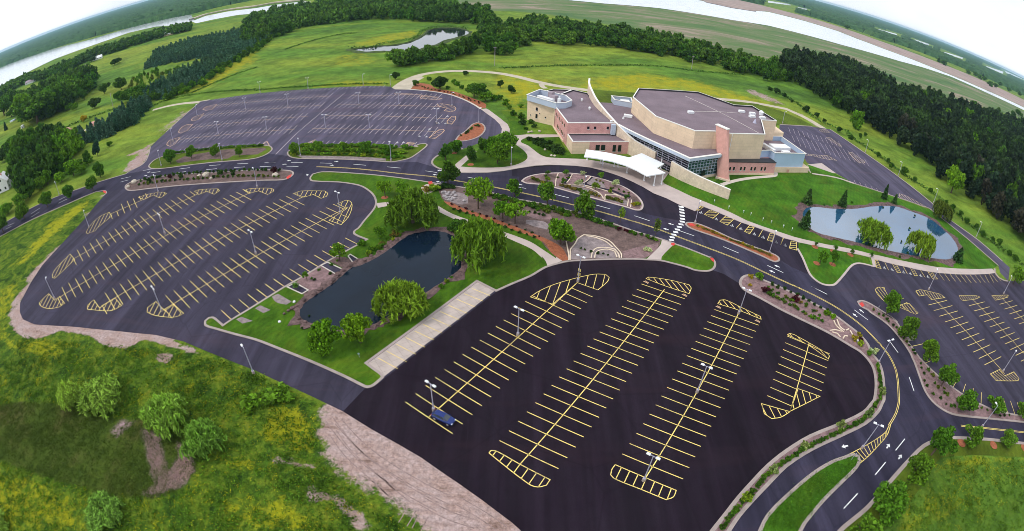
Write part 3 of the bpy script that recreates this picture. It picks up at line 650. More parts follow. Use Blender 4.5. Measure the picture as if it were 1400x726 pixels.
lawn(north, 'bright_lawn', 0.10, sm=False)
raised('lawn', smooth(W(c7(1000, 290, (655, 297), (690, 303), (800, 328), (1000, 368), (1200, 408), (1305, 432), (1335, 512), (1220, 488), (1150, 508), (1080, 588), (1000, 678), (960, 697), (870, 687), (790, 637), (740, 577), (680, 440), (638, 355))), True, 3), 0.0, 0.145, 'bright_lawn')
lawn([(806, 122), (850, 126), (900, 128), (985, 137), (1035, 142), (1068, 152), (1095, 163), (1111, 172), (1066, 170), (1000, 200), (830, 170)], 'verge_grass', 0.05, sm=False)
lawn([(1109, 237), (1104, 225), (1142, 238), (1166, 250)], 'bright_lawn', 0.09, sm=False)
lawn(c4(1050, 544, (1010, 224), (1200, 234), (1396, 256), (1500, 268), (1500, 345), (1396, 325), (960, 322), (870, 430), (780, 560), (620, 726), (600, 780), (380, 780), (430, 700), (545, 605), (690, 440), (770, 352), (860, 268), (935, 235)), 'verge_grass', 0.06)

# concrete stalls by the pond, gravel perimeter road
sheet('concrete_stalls', W(c4(350, 364, (1205, 84), (1312, 127), (692, 607), (602, 532))), 0.055, 'slab_concrete')
ring = [(538, 124), (545, 117), (558, 109), (575.6, 102.4), (600.7, 98.3), (633, 97), (671, 99), (700, 103.3), (750, 115.3), (800, 122.8), (840, 126.8), (880, 129), (940, 132), (985.8, 135.6), (1021, 139), (1050, 144), (1075, 149), (1100, 160.4), (1126, 175.5)]
_mb = MB(); _rp = smooth(W(ring), False, 5); ribbon(_mb, _rp, 5.2, 0.02); flat_mesh('gravel_road', _mb, 'gravel_path')
sheet('gravel_road', W([(536, 124.5), (541, 116), (556, 109), (574, 103), (580, 106), (566, 114), (562, 122)]), 0.024, 'gravel_path')
_mb = MB(); ribbon(_mb, smooth(W([(286, 137), (272, 139.5), (250, 141.5), (230, 145), (209, 150.5)]), False, 4), 4.5, 0.02); flat_mesh('gravel_track', _mb, 'gravel_path')
_mb = MB(); ribbon(_mb, smooth(W([(90, 190), (100, 186), (112, 180), (125, 174), (136, 170)]), False, 4), 4.0, 0.02); flat_mesh('dirt_track', _mb, 'gravel_path')
_mb = MB(); ribbon(_mb, smooth(W([(740, 115), (742, 118.5), (746, 121)]), False, 4), 3.0, 0.03); flat_mesh('foot_path', _mb, 'gravel_path')
_mb = MB(); ribbon(_mb, smooth(W(c9(880, 180, (930, 640), (1020, 610), (1150, 578), (1300, 556)) + c9(1000, 170, (420, 628), (515, 615), (530, 575))), False, 4), 1.9, 0.13); flat_mesh('foot_path', _mb, 'pale_concrete')

# plaza garden between the pond lawn and the road
gar = c7(590, 250, (60, 60), (240, 42), (570, 102), (830, 165), (1100, 216), (1396, 296)) + c7(740, 290, (700, 123), (900, 193), (1140, 264), (1120, 340), (1000, 440), (870, 447), (550, 452), (265, 466), (190, 478), (60, 360), (0, 285)) + c7(590, 250, (1130, 610), (900, 480), (700, 405), (450, 310), (250, 225), (120, 175), (85, 120))
GARDEN = smooth(W(gar), True, 3)
sheet('planting_bed', GARDEN, 0.140, 'brown_mulch')
sheet('gravel_bed', smooth(W(c7(590, 250, (105, 90), (200, 85), (330, 120), (350, 200), (280, 210), (170, 180), (110, 150)))), 0.146, 'grey_gravel')
sheet('gravel_bed', smooth(W(c7(590, 250, (840, 255), (1000, 275), (1140, 310), (1150, 355), (1000, 345), (880, 300)))), 0.146, 'pink_mulch')
sheet('gravel_bed', smooth(W(c7(590, 250, (900, 360), (1060, 370), (1130, 410), (1100, 450), (980, 420), (900, 390)))), 0.146, 'grey_gravel')
sheet('gravel_bed', smooth(W(c7(740, 290, (290, 360), (330, 280), (400, 230), (520, 240), (640, 290), (740, 390), (760, 440), (480, 445), (285, 455)))), 0.146, 'grey_gravel')
sheet('gravel_bed', smooth(W(c7(740, 290, (770, 380), (950, 330), (1110, 300), (1110, 340), (1000, 435), (780, 438)))), 0.147, 'pink_mulch')
sheet('mulch_bed', smooth(W(c7(590, 250, (115, 180), (180, 190), (300, 245), (500, 310), (700, 385), (900, 460), (1100, 540), (1240, 620), (1300, 720)) + c7(740, 290, (255, 400), (255, 462), (195, 470), (90, 385), (60, 340), (0, 270)) + c7(590, 250, (1130, 620), (1010, 540), (800, 460), (600, 385), (400, 315), (200, 240))))
      , 0.152, 'orange_mulch')
_mb = MB()
for e in (c7(740, 290, (237, 285), (250, 350), (262, 420), (262, 468)), c7(740, 290, (400, 226), (350, 260), (320, 310), (280, 360), (275, 410), (275, 464)), c7(740, 290, (400, 222), (520, 235), (640, 275), (710, 340), (760, 400), (765, 445)), c7(740, 290, (430, 232), (520, 250), (610, 285), (680, 340)), c7(740, 290, (475, 445), (490, 385), (530, 350), (620, 345), (700, 360), (735, 405), (745, 445)), c7(740, 290, (508, 445), (520, 395), (560, 370), (640, 362), (700, 380), (722, 440))):
    ribbon(_mb, smooth(W(e), False, 4), 0.32, 0.14, 0.30)
for e in (c7(700, 220, (440, 125), (420, 180), (415, 250)), c7(700, 220, (575, 130), (545, 185), (520, 215)), c7(700, 220, (755, 150), (720, 190), (680, 215)), c7(700, 220, (470, 225), (600, 235), (740, 265), (830, 310), (865, 350), (870, 368)), c7(700, 220, (885, 380), (890, 325), (990, 330), (1110, 375), (1100, 440)), c7(700, 220, (1140, 375), (1130, 450)), c7(700, 220, (560, 230), (700, 240), (900, 290), (1080, 360))):
    ribbon(_mb, smooth(W(e), False, 4), 0.35, 0.13, 0.28)
for e in (c7(1010, 370, (865, 578), (920, 570), (980, 585)), c7(1010, 370, (890, 590), (940, 605), (970, 640)), c7(1010, 370, (935, 470), (965, 540), (1010, 575)), c7(1010, 370, (905, 480), (930, 530), (1000, 590)), c7(1010, 370, (1060, 575), (1080, 610), (1090, 635)), c7(1010, 370, (990, 655), (1010, 625), (1040, 630)), c7(1010, 370, (1020, 575), (1050, 560))):
    ribbon(_mb, smooth(W(e), False, 4), 0.34, 0.13, 0.26)
flat_mesh('garden_edging', _mb, 'pale_stone')
for px in (c4(350, 182, (660, 395), (650, 385), (790, 368), (850, 340), (920, 285), (955, 278), (1005, 285), (960, 325), (900, 345), (800, 382), (665, 410)),
           c7(590, 250, (50, 215), (200, 300), (380, 365), (470, 390), (640, 455), (800, 510), (950, 570), (1060, 640), (1190, 726)) + c7(740, 290, (140, 430), (200, 470), (60, 520), (40, 470), (0, 418)) + c7(590, 250, (1060, 726), (960, 640), (800, 565), (640, 495), (430, 410), (300, 385), (60, 275), (10, 240)),
           c7(740, 290, (1150, 264), (1215, 278), (1280, 300), (1235, 340), (1150, 430), (1145, 468), (1000, 456), (1110, 350), (1140, 310))):
    sheet('concrete_walk', smooth(W(px), True, 3), 0.158, 'concrete')
for px in (c7(370, 310, (480, 375), (545, 345), (685, 410), (680, 440), (620, 455)), c7(370, 310, (160, 580), (235, 540), (360, 610), (300, 645)), c7(370, 310, (740, 285), (760, 268), (845, 320), (785, 345))):
    kerb(W(px), True, 0.3, 'pale_concrete', 0.24); sheet('stepping_pad', W(px), 0.15, 'weathered_asphalt')
for px in (c7(370, 310, (350, 455), (480, 380), (620, 455), (640, 490), (560, 560), (480, 580), (400, 640), (350, 640), (365, 605), (240, 535)), c7(280, 390, (640, 110), (700, 85), (830, 160), (780, 190), (680, 165)), c7(280, 390, (480, 225), (530, 195), (630, 240), (560, 270)), c7(280, 390, (300, 330), (350, 305), (460, 345), (360, 370))):
    sheet('gravel_patch', smooth(W(px), True, 3), 0.147, 'pink_mulch' if px[0][0] > 400 else 'grey_gravel')
sheet('gravel_patch', smooth(W(c7(370, 310, (610, 300), (700, 290), (840, 350), (760, 430), (690, 430), (690, 400), (560, 335))), True, 3), 0.147, 'bank_rock')

for px, mt_ in ((c7(700, 220, (130, 195), (250, 215), (420, 250), (430, 225), (300, 190), (190, 165)), 'brown_mulch'), (c7(700, 220, (455, 235), (600, 240), (750, 280), (850, 320), (860, 350), (740, 335), (560, 285), (430, 250)), 'grey_gravel'), (c7(700, 220, (900, 335), (1100, 385), (1095, 425), (950, 390), (885, 370)), 'grey_gravel'), (c7(700, 220, (560, 225), (700, 200), (760, 160), (840, 185), (900, 270), (760, 245)), 'grey_gravel'), (c7(700, 220, (1120, 320), (1190, 350), (1225, 420), (1215, 455), (1150, 440), (1140, 375)), 'brown_mulch'), (c7(700, 220, (300, 140), (425, 130), (415, 180), (330, 190), (270, 170)), 'brown_mulch')):
    sheet('gravel_bed', smooth(W(px), True, 3), 0.14, mt_)
_mb = MB()
for e_, w_ in ((c7(700, 220, (690, 215), (740, 240), (850, 265), (960, 290), (1060, 330), (1130, 350)), 1.3), (c7(700, 220, (560, 135), (525, 190), (500, 225)), 0.9), (c7(700, 220, (765, 155), (720, 195), (690, 218)), 0.9)):
    ribbon(_mb, smooth(W(e_), False, 4), w_, 0.15)
flat_mesh('garden_path', _mb, 'loop_asphalt')
# red warning paving
for px in (c7(740, 290, (1238, 300), (1262, 296), (1280, 310), (1262, 326), (1240, 318)), c4(350, 182, (938, 268), (960, 263), (964, 280), (945, 286)), c4(350, 182, (165, 243), (180, 232), (196, 226), (190, 240), (172, 254)), c4(1050, 364, (496, 205), (512, 198), (526, 215), (512, 226)), c4(0, 182, (560, 314), (578, 318), (580, 332), (566, 326)), c4(700, 182, (1078, 682), (1098, 684), (1103, 706), (1090, 700)), c7(880, 250, (425, 390), (470, 392), (490, 415), (440, 412))):
    sheet('tactile_paving', W(px), 0.176, 'red_paving' if px[0][1] != 0 else 'red_paving')

# ------------------------------------------------------------------ water
water_mat('north_water', (0.02, 0.025, 0.03), 2.4, 0.02)
def pond(px, mat, bank_px, zw=0.165, hb=0.42, bmat='bank_rock'):
    wp = smooth(W(px), True, 4)
    sheet('pond_water', wp, zw, mat)
    mb = MB(); P, N = offsets(wp, True)
    area = sum(P[i - 1][0] * P[i][1] - P[i][0] * P[i - 1][1] for i in range(len(P)))
    sg = -1 if area > 0 else 1
    prof = [(-0.5, 0.05), (0.2, 0.26), (0.9, hb), (1.7, hb * 0.75), (bank_px, 0.10)]
    n = len(P); rr = np.random.default_rng(5)
    rings = []
    for o_, z in prof:
        j = np.clip(1 + 0.45 * np.sin(np.arange(n) * 0.9) * np.sin(np.arange(n) * 0.37 + 1) + rr.normal(0, 0.28, n), 0.45, 2.0)
        rings.append([(*(P[i] + N[i] * sg * o_ * (j[i] if o_ > 0.5 else 1)), z * (0.7 + 0.6 * rr.random()) if z > 0.1 else z) for i in range(n)])
    for a, b_ in zip(rings[:-1], rings[1:]):
        for i in range(n):
            j = (i + 1) % n; mb.face([a[i], a[j], b_[j], b_[i]])
    o = mb.build('pond_bank', bmat); o['kind'] = 'structure'
    return wp
near_pond = c4(350, 182, (560, 726), (640, 690), (700, 655), (760, 610), (830, 560), (880, 545), (960, 535), (1040, 545), (1090, 570), (1140, 600), (1150, 640), (1120, 700)) + c4(350, 364, (1120, 10), (1060, 60), (940, 140), (800, 230), (680, 300), (610, 335), (520, 345), (430, 350), (330, 325), (270, 300), (235, 265), (260, 210), (310, 170), (400, 110), (455, 65), (520, 10))
NEAR_POND = pond(near_pond, 'dark_pond_water', 2.0)
far_pond = c4(1050, 182, (200, 415), (260, 405), (340, 412), (420, 415), (490, 412), (560, 402), (620, 398), (700, 402), (770, 425), (840, 450), (900, 480), (960, 530), (1010, 580), (1035, 630), (1030, 670), (985, 690), (900, 685), (800, 670), (690, 650), (580, 625), (470, 595), (360, 570), (270, 545), (215, 510), (190, 470))
FAR_POND = pond(far_pond, 'blue_pond_water', 2.6)
north_pond = c4(350, 0, (520, 272), (600, 285), (700, 282), (780, 282), (860, 275), (950, 255), (1040, 220), (1150, 190), (1155, 172), (1100, 155), (1020, 152), (950, 165), (920, 195), (860, 225), (780, 245), (700, 252), (600, 262))
NORTH_POND = pond(north_pond, 'north_water', 4.0, hb=0.9, bmat='reed_bank')
lake_w = c4(0, 0, (-900, 780), (0, 474), (100, 418), (150, 395), (300, 322), (500, 250), (600, 215), (700, 180), (850, 146), (980, 137), (1060, 112), (1042, 80), (850, 115), (700, 155), (500, 215), (300, 265), (130, 315), (0, 370), (-600, 640))
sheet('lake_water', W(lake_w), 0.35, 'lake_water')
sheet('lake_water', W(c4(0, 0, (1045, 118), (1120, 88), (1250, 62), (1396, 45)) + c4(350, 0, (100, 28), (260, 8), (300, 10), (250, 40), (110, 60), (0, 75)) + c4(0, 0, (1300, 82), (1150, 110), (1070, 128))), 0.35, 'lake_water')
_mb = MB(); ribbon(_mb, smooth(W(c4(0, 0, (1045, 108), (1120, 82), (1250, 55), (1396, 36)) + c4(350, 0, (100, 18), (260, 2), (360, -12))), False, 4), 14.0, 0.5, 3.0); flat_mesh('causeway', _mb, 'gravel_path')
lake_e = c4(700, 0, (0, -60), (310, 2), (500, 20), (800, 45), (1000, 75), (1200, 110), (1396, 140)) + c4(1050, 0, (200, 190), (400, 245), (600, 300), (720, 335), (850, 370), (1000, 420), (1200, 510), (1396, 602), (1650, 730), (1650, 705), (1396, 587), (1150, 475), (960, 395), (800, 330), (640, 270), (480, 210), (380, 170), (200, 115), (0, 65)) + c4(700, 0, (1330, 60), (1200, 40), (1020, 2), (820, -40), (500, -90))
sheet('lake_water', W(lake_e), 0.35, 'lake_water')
sheet('lake_island', W(c4(700, 0, (1040, 2), (1150, 25), (1300, 52), (1330, 60), (1330, 64), (1200, 44), (1060, 14))), 1.0, 'tan_marsh')
flat_px = c4(700, 0, (820, -42), (1020, 0), (1200, 38), (1330, 58)) + c4(1050, 0, (0, 63), (200, 113), (380, 168), (480, 208), (640, 268), (800, 328), (960, 393), (1150, 473), (1396, 585), (1650, 703), (1650, 680), (1396, 545), (1150, 430), (900, 330), (600, 220), (300, 118), (0, 38), (-300, -30))
sheet('mud_flats', W(flat_px), 0.22, 'tan_marsh')
FAR_LAKES = []
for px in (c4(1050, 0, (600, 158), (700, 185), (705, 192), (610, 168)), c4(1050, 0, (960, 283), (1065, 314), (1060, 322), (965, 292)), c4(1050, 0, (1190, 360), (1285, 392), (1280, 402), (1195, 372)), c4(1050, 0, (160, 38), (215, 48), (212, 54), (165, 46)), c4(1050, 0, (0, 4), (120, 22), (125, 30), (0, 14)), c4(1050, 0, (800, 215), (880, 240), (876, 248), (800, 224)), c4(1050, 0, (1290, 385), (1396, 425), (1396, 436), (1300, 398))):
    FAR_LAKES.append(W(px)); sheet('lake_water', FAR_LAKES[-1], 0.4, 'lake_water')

# wheel ruts across the bare soil
_mb = MB()
for e in (c4(350, 544, (395, 110), (470, 210), (570, 320), (700, 420), (850, 520), (1000, 600)), c4(350, 544, (420, 190), (500, 300), (620, 410), (720, 500), (830, 590)), c4(350, 544, (450, 130), (560, 250), (700, 360), (900, 480), (1060, 560)), c4(350, 544, (800, 690), (825, 650), (850, 605)), c4(350, 544, (875, 720), (895, 680), (915, 640)), c4(350, 544, (660, 430), (700, 480), (740, 520)), c4(350, 544, (560, 440), (600, 465), (640, 480)), c4(350, 544, (900, 560), (1050, 640), (1200, 690)), c4(350, 544, (1100, 560), (1250, 650), (1350, 720))):
    q_ = smooth(W(e), False, 4)
    for s_ in (-0.75, 0.75): ribbon(_mb, q_, 0.17, 0.012, shift=s_)
plain('rut_soil', (0.27, 0.19, 0.175), 0.95, var=0.35, scale=1.2)
flat_mesh('wheel_ruts', _mb, 'rut_soil')

# ================================================================== PAINTED MARKINGS
class Paint:
    def __init__(s, z): s.mb = MB(); s.z = z
    def line(s, a, b, w=0.14):
        a, b = np.array(a, float), np.array(b, float); d = b - a; L = np.linalg.norm(d)
        if L < 1e-4: return
        n = np.array([-d[1], d[0]]) / L * w / 2
        s.mb.face([(*(a + n), s.z), (*(a - n), s.z), (*(b - n), s.z), (*(b + n), s.z)])
    def curve(s, pts, w=0.14, shift=0.0): ribbon(s.mb, pts, w, s.z, shift=shift)
    def poly(s, pts):
        for t in tessellate_polygon([[Vector((x, y, 0)) for x, y in pts]]): s.mb.face([(*pts[i], s.z) for i in t])
    def done(s, name, mat):
        o = s.mb.build(name, mat, fix=False); o['kind'] = 'structure'
        bm = bmesh.new(); bm.from_mesh(o.data)
        for f in bm.faces:
            if f.normal.z < 0: f.normal_flip()
        bm.to_mesh(o.data); bm.free(); return o

def hatch(P, poly, ang, step=1.15, w=0.14, outline=True, lw=None):
    """outline a no-parking zone and fill it with slanted stripes"""
    pts = smooth(poly, True, 3, 45)
    if outline: P.curve(pts + [pts[0]], lw or w)
    d = np.array([math.cos(ang), math.sin(ang)]); n = np.array([-d[1], d[0]])
    A = np.array(pts); t0, t1 = (A @ n).min(), (A @ n).max(); t = t0 + step * 0.6
    while t < t1:
        hits = []
        for i in range(len(A)):
            a, b = A[i - 1], A[i]; fa, fb = a @ n - t, b @ n - t
            if (fa > 0) != (fb > 0): p = a + (b - a) * (fa / (fa - fb)); hits.append(float(p @ d))
        hits.sort()
        for k in range(0, len(hits) - 1, 2):
            P.line(d * hits[k] + n * t, d * hits[k + 1] + n * t, w)
        t += step

def row(P, a, b, half=5.7, sp=2.743, first=0.0, w=0.14, left=True, right=True, centre=True, skip_l=(0, 1e9), skip_r=(0, 1e9), ang=None):
    """a bay row: centre stripe from a to b (world) with cross stripes; skip_* = stretch (metres) where that side has stripes"""
    a, b = np.array(a), np.array(b); d = b - a; L = np.linalg.norm(d); d = d / L; n = np.array([-d[1], d[0]])
    if ang is not None: n = np.array([math.cos(ang), math.sin(ang)])
    if centre: P.line(a, b, w * 1.1)
    t = first
    while t <= L + 0.3:
        if left and skip_l[0] <= t <= skip_l[1]: P.line(a + d * t, a + d * t + n * half, w)
        if right and skip_r[0] <= t <= skip_r[1]: P.line(a + d * t, a + d * t - n * half, w)
        t += sp

# --- front lot
Yp = Paint(0.052)
UA = math.radians(-125.2); u = np.array([math.cos(UA), math.sin(UA)]); v = np.array([u[1], -u[0]])   # v: towards the left in the photograph
def fr(p): return np.array(G(*p))
LWf = 0.17
a, b = fr((789.5, 386.5)), fr((585.6, 571)); L = np.linalg.norm(b - a)
row(Yp, a, b, 5.75, first=L % 2.743, w=LWf, skip_l=(1.0, 99), skip_r=(9.0, 99))
hatch(Yp, W(c4(700, 364, (100, 168), (150, 135), (230, 100), (350, 65), (450, 44), (510, 45), (530, 62), (520, 85), (468, 130), (355, 90), (222, 208))), math.radians(75), 2.0, LWf)
bl0, w2 = np.array([31.879, 100.76]), np.array([9.943, -5.66])
u2 = np.array([math.cos(math.radians(-125.08)), math.sin(math.radians(-125.08))])
for i in range(22): Yp.line(bl0 + u2 * 2.743 * i, bl0 + u2 * 2.743 * i + w2, LWf)
Yp.line(bl0 + w2 / 2 - u2 * 1.0, fr((711.5, 634.2)), LWf * 1.15)
hatch(Yp, W(c4(700, 364, (730, 68), (745, 60), (800, 66), (880, 80), (965, 102), (977, 120), (965, 150), (840, 110))), math.radians(-75), 1.35, LWf)
hatch(Yp, W([(668.5, 619.5), (671.5, 616), (680, 617.5), (710.5, 634.7), (752, 656), (747, 663.5), (735, 666), (723, 662)]), math.radians(60), 1.6, LWf)
cl0, w3 = np.array([48.491, 91.115]), np.array([9.951, -5.788])
u3 = np.array([math.cos(math.radians(-125.41)), math.sin(math.radians(-125.41))])
for i in range(19): Yp.line(cl0 + u3 * 2.743 * i, cl0 + u3 * 2.743 * i + w3, LWf)
Yp.line(cl0 + w3 / 2 - u3 * 2.4, cl0 + w3 / 2 + u3 * (2.743 * 18 + 2.8), LWf * 1.15)
hatch(Yp, W(c4(700, 364, (1122, 205), (1135, 186), (1165, 185), (1250, 225), (1355, 275), (1358, 290), (1235, 240))), math.radians(-75), 1.35, LWf)
hatch(Yp, W(c4(700, 544, (563, 365), (895, 505), (880, 540), (840, 556), (700, 498), (560, 442), (538, 420), (545, 390))), math.radians(62), 1.55, LWf)
a, b = fr((1105.7, 470.5)), fr((1080, 563)); L = np.linalg.norm(b - a)
row(Yp, a, b, 5.75, first=0.4, w=LWf, skip_l=(0, L - 9.0), skip_r=(0, L - 1.5))
hatch(Yp, W(c4(1050, 364, (105, 375), (118, 367), (145, 375), (320, 475), (335, 490), (328, 507), (222, 432))), math.radians(-75), 1.5, LWf)
hatch(Yp, W([(1080, 563), (1067.5, 570.5), (1055, 572.5), (1045, 566), (1041, 552)]), math.radians(95), 1.6, LWf); hatch(Yp, W([(1080, 562.5), (1091, 531.5), (1121, 542)]), math.radians(80), 1.6, LWf)
Yp.done('bay_markings', 'yellow_paint')
# stalls on the concrete strip
Cp = Paint(0.062)
a, b = fr((516, 500)), fr((654, 389))
for i in range(13):
    f = (i + 0.55) / 13
    p, q_ = np.array(fr((516 + 138 * 0, 500))), None
for (x0, y0), (x1, y1) in (((667, 502), (773, 560)), ((712, 463), (822, 523)), ((767, 427), (872, 481)), ((818, 390), (922, 443)), ((865, 354), (970, 403)), ((912, 318), (1015, 366)), ((960, 283), (1062, 330)), ((1005, 248), (1108, 293)), ((1050, 214), (1152, 258)), ((1093, 180), (1195, 223)), ((1135, 150), (1237, 191)), ((1178, 122), (1276, 161))):
    Cp.line(fr((350 + x0 / 3.989, 364 + y0 / 3.989)), fr((350 + x1 / 3.989, 364 + y1 / 3.989)), 0.15)
Cp.done('bay_markings', 'yellow_paint')

# --- west lot
Wp = Paint(0.036); LWw = 0.165
ROWS_W = [((150, 293.3), (205, 269)), ((99, 355), (271, 265)), ((77.7, 409), (344, 262.5)), ((137.9, 419), (418, 267.5)), ((223, 424), (476, 283))]
d0 = None
for k, (pa, pb) in enumerate(ROWS_W):
    a, b = fr(pa), fr(pb)
    row(Wp, a, b, 5.6, first=0.5, w=LWw, skip_l=(2.0 if k else 4, 999), skip_r=(0.3, np.linalg.norm(b - a) - (3 if k else 6)))
for px in (c4(0, 182, (595, 432), (610, 452), (528, 520), (522, 532), (478, 548), (470, 541), (500, 495), (545, 455)),
           c4(0, 182, (755, 352), (800, 335), (885, 322), (908, 330), (882, 350), (868, 352), (838, 338), (785, 362)),
           c4(0, 182, (382, 660), (408, 690), (350, 745), (300, 792), (285, 785), (300, 745)),
           c4(0, 182, (1060, 317), (1090, 308), (1188, 304), (1197, 315), (1168, 334), (1128, 318), (1085, 335)),
           c4(0, 364, (265, 150), (222, 190), (216, 208), (240, 226), (280, 231), (325, 222), (352, 202), (325, 165), (298, 186)),
           c4(0, 182, (1332, 313), (1360, 304), (1450, 300), (1488, 305), (1492, 318), (1460, 335), (1410, 315), (1360, 330)),
           c4(0, 364, (512, 184), (480, 210), (478, 235), (540, 241), (610, 242), (663, 215), (628, 174), (543, 228)),
           c4(350, 182, (208, 328), (245, 316), (375, 316), (390, 328), (385, 345), (355, 356), (312, 335), (262, 350)),
           c4(0, 364, (850, 193), (806, 225), (802, 250), (840, 267), (930, 279), (970, 273), (1002, 257), (948, 208), (900, 243)),
           c4(350, 182, (445, 385), (490, 366), (515, 373), (524, 400), (505, 455), (465, 500), (398, 476), (495, 412))):
    cx_, cy_ = sum(p[0] for p in px) / len(px), sum(p[1] for p in px) / len(px); a_, b_ = G(cx_, cy_), G(cx_ + 4, cy_ - 8)
    hatch(Wp, W(px), math.atan2(b_[1] - a_[1], b_[0] - a_[0]), 1.7, LWw)
# single bays along the pond land
a, b = fr((305.3, 445.4)), fr((491, 333.5)); d = (b - a) / np.linalg.norm(b - a); n = np.array([-d[1], d[0]]); t = 2.6
while t < np.linalg.norm(b - a):
    Wp.line(a + d * t + n * 0.3, a + d * t + n * 5.7, LWw); t += 2.743
Wp.done('bay_markings', 'yellow_paint')

# --- north lot
Np = Paint(0.036); Op = Paint(0.037); LWn = 0.19
def seg_row(pa, pb, left=True, right=True, half=5.6, centre=True, first=0.6):
    row(Np, fr(pa), fr(pb), half, first=first, w=LWn, left=left, right=right, centre=False)
    if centre: Op.line(fr(pa), fr(pb), 0.22)
for pa, pb in (((296, 144.3), (452, 131.4)), ((480, 130.8), (600, 132.5)), ((278, 158), (440, 144)), ((461, 143.4), (605, 146)), ((263, 174.5), (421, 159)), ((445, 157.6), (613, 162.5)), ((243, 191), (403, 176.7)), ((427, 176), (598, 180))):
    seg_row(pa, pb)
seg_row((289, 138.5), (525, 119.3), True, False, 5.4, False)
seg_row((239, 210), (362, 199.3), True, False, 5.2, False)
seg_row((418, 199), (572, 200.5), True, False, 5.2, False)
Np.line(fr((375.5, 212.5)), fr((403, 184.8)), 0.2); Np.line(fr((403, 184.8)), fr((472, 126.8)), 0.2)
Np.done('bay_markings', 'worn_white_paint')
for px in (c7(540, 100, (0, 190), (150, 198), (300, 215), (450, 245), (400, 256), (240, 240), (260, 212), (0, 200)), c7(540, 100, (400, 300), (440, 292), (530, 305), (578, 330), (570, 358), (530, 370), (470, 360), (500, 335), (430, 320)), c7(540, 100, (500, 455), (540, 415), (580, 413), (578, 440), (540, 488), (498, 480)), c7(540, 100, (325, 617), (420, 540), (460, 535), (470, 550), (440, 580), (380, 625)), c7(540, 100, (65, 712), (120, 670), (185, 672), (150, 700), (120, 726)),
           c7(190, 100, (608, 345), (640, 320), (745, 295), (700, 345), (640, 357)), c7(190, 100, (498, 447), (520, 420), (620, 385), (570, 442), (520, 457)), c7(190, 100, (378, 562), (410, 515), (460, 490), (512, 490), (460, 548), (400, 574)), c7(190, 100, (265, 682), (290, 640), (395, 610), (340, 678), (300, 700)), c7(370, 150, (310, 335), (425, 285), (380, 335)), c7(370, 150, (1255, 358), (1310, 312), (1375, 318), (1320, 365)), c7(190, 170, (1160, 210), (1220, 160), (1245, 205))):
    hatch(Op, W(px), math.radians(45), 1.9, 0.16, lw=0.3)
Op.done('bay_markings', 'orange_paint')

# --- east lot
Ep = Paint(0.047)
for pa, pb, s0 in (((1276.9, 408.6), (1373.4, 511), 0), ((1330.8, 410.4), (1412, 497), 0), ((1370.9, 409), (1425, 465), 0), ((1218, 404), (1245, 428), 0)):
    a, b = fr(pa), fr(pb); row(Ep, a, b, 5.9 if pa[0] > 1220 else 3.5, first=2.0, w=0.16, skip_l=(0, np.linalg.norm(b - a) - (3 if pb[0] < 1380 else -5)), skip_r=(0, np.linalg.norm(b - a) - (3 if pb[0] < 1380 else -5)))
for px, g in ((c4(1050, 364, (805, 136), (830, 129), (880, 138), (940, 153), (965, 172), (890, 182), (868, 156), (825, 163)), 80), (c4(1050, 364, (1042, 160), (1130, 160), (1156, 168), (1130, 180), (1062, 188), (1050, 178)), 80), (c4(1050, 364, (1220, 160), (1310, 157), (1305, 170), (1240, 186)), 80), (c7(1200, 490, (1073, 150), (1165, 105), (1210, 168), (1300, 128), (1348, 195), (1335, 214), (1130, 214)), 115), (c7(1190, 390, (48, 45), (75, 20), (130, 22), (150, 70), (205, 150), (240, 200), (130, 150), (70, 90)), 90), (c7(1190, 390, (230, 190), (370, 175), (455, 265), (430, 278)), 90)):
    hatch(Ep, W(px), math.radians(g), 1.3, 0.15)
for (x0, y0), (x1, y1) in (((455, 45), (550, 2)), ((715, 280), (766, 192)), ((812, 325), (838, 245)), ((903, 400), (911, 285)), ((985, 442), (988, 325)), ((1163, 505), (1130, 380)), ((1242, 525), (1203, 400)), ((1309, 537), (1266, 408)), ((1375, 550), (1330, 420))):
    Ep.line(fr((1200 + x0 / 6.98, 490 + y0 / 6.98)), fr((1200 + x1 / 6.98, 490 + y1 / 6.98)), 0.15)
for (x0, y0), (x1, y1) in (((385, 586), (500, 560)), ((570, 722), (620, 702)), ((235, 138), (318, 124))):
    Ep.line(fr((1190 + x0 / 6.98, 390 + y0 / 6.98)), fr((1190 + x1 / 6.98, 390 + y1 / 6.98)), 0.15)
for x0, y0, x1, y1 in ((720, 440, 775, 513), (770, 440, 828, 520), (825, 448, 882, 522), (875, 452, 933, 527), (925, 455, 985, 533), (972, 458, 1033, 538), (1018, 458, 1080, 536), (1065, 458, 1125, 536), (1110, 458, 1165, 536), (1160, 458, 1203, 536), (1205, 455, 1245, 533), (1225, 452, 1283, 528), (1258, 448, 1318, 520), (205, 337, 243, 415), (378, 372, 423, 452), (540, 405, 592, 485)):
    Ep.line(fr((1180 + x0 / 6.98, 310 + y0 / 6.98)), fr((1180 + x1 / 6.98, 310 + y1 / 6.98)), 0.15)
for px in (c7(1180, 310, (112, 315), (135, 318), (172, 400), (130, 392)), c7(1180, 310, (278, 355), (318, 360), (360, 438), (325, 437)), c7(1180, 310, (445, 385), (475, 390), (520, 470), (492, 470)), c7(1180, 310, (608, 418), (648, 424), (712, 500), (665, 500))):
    hatch(Ep, W(px), math.radians(150), 1.1, 0.15)
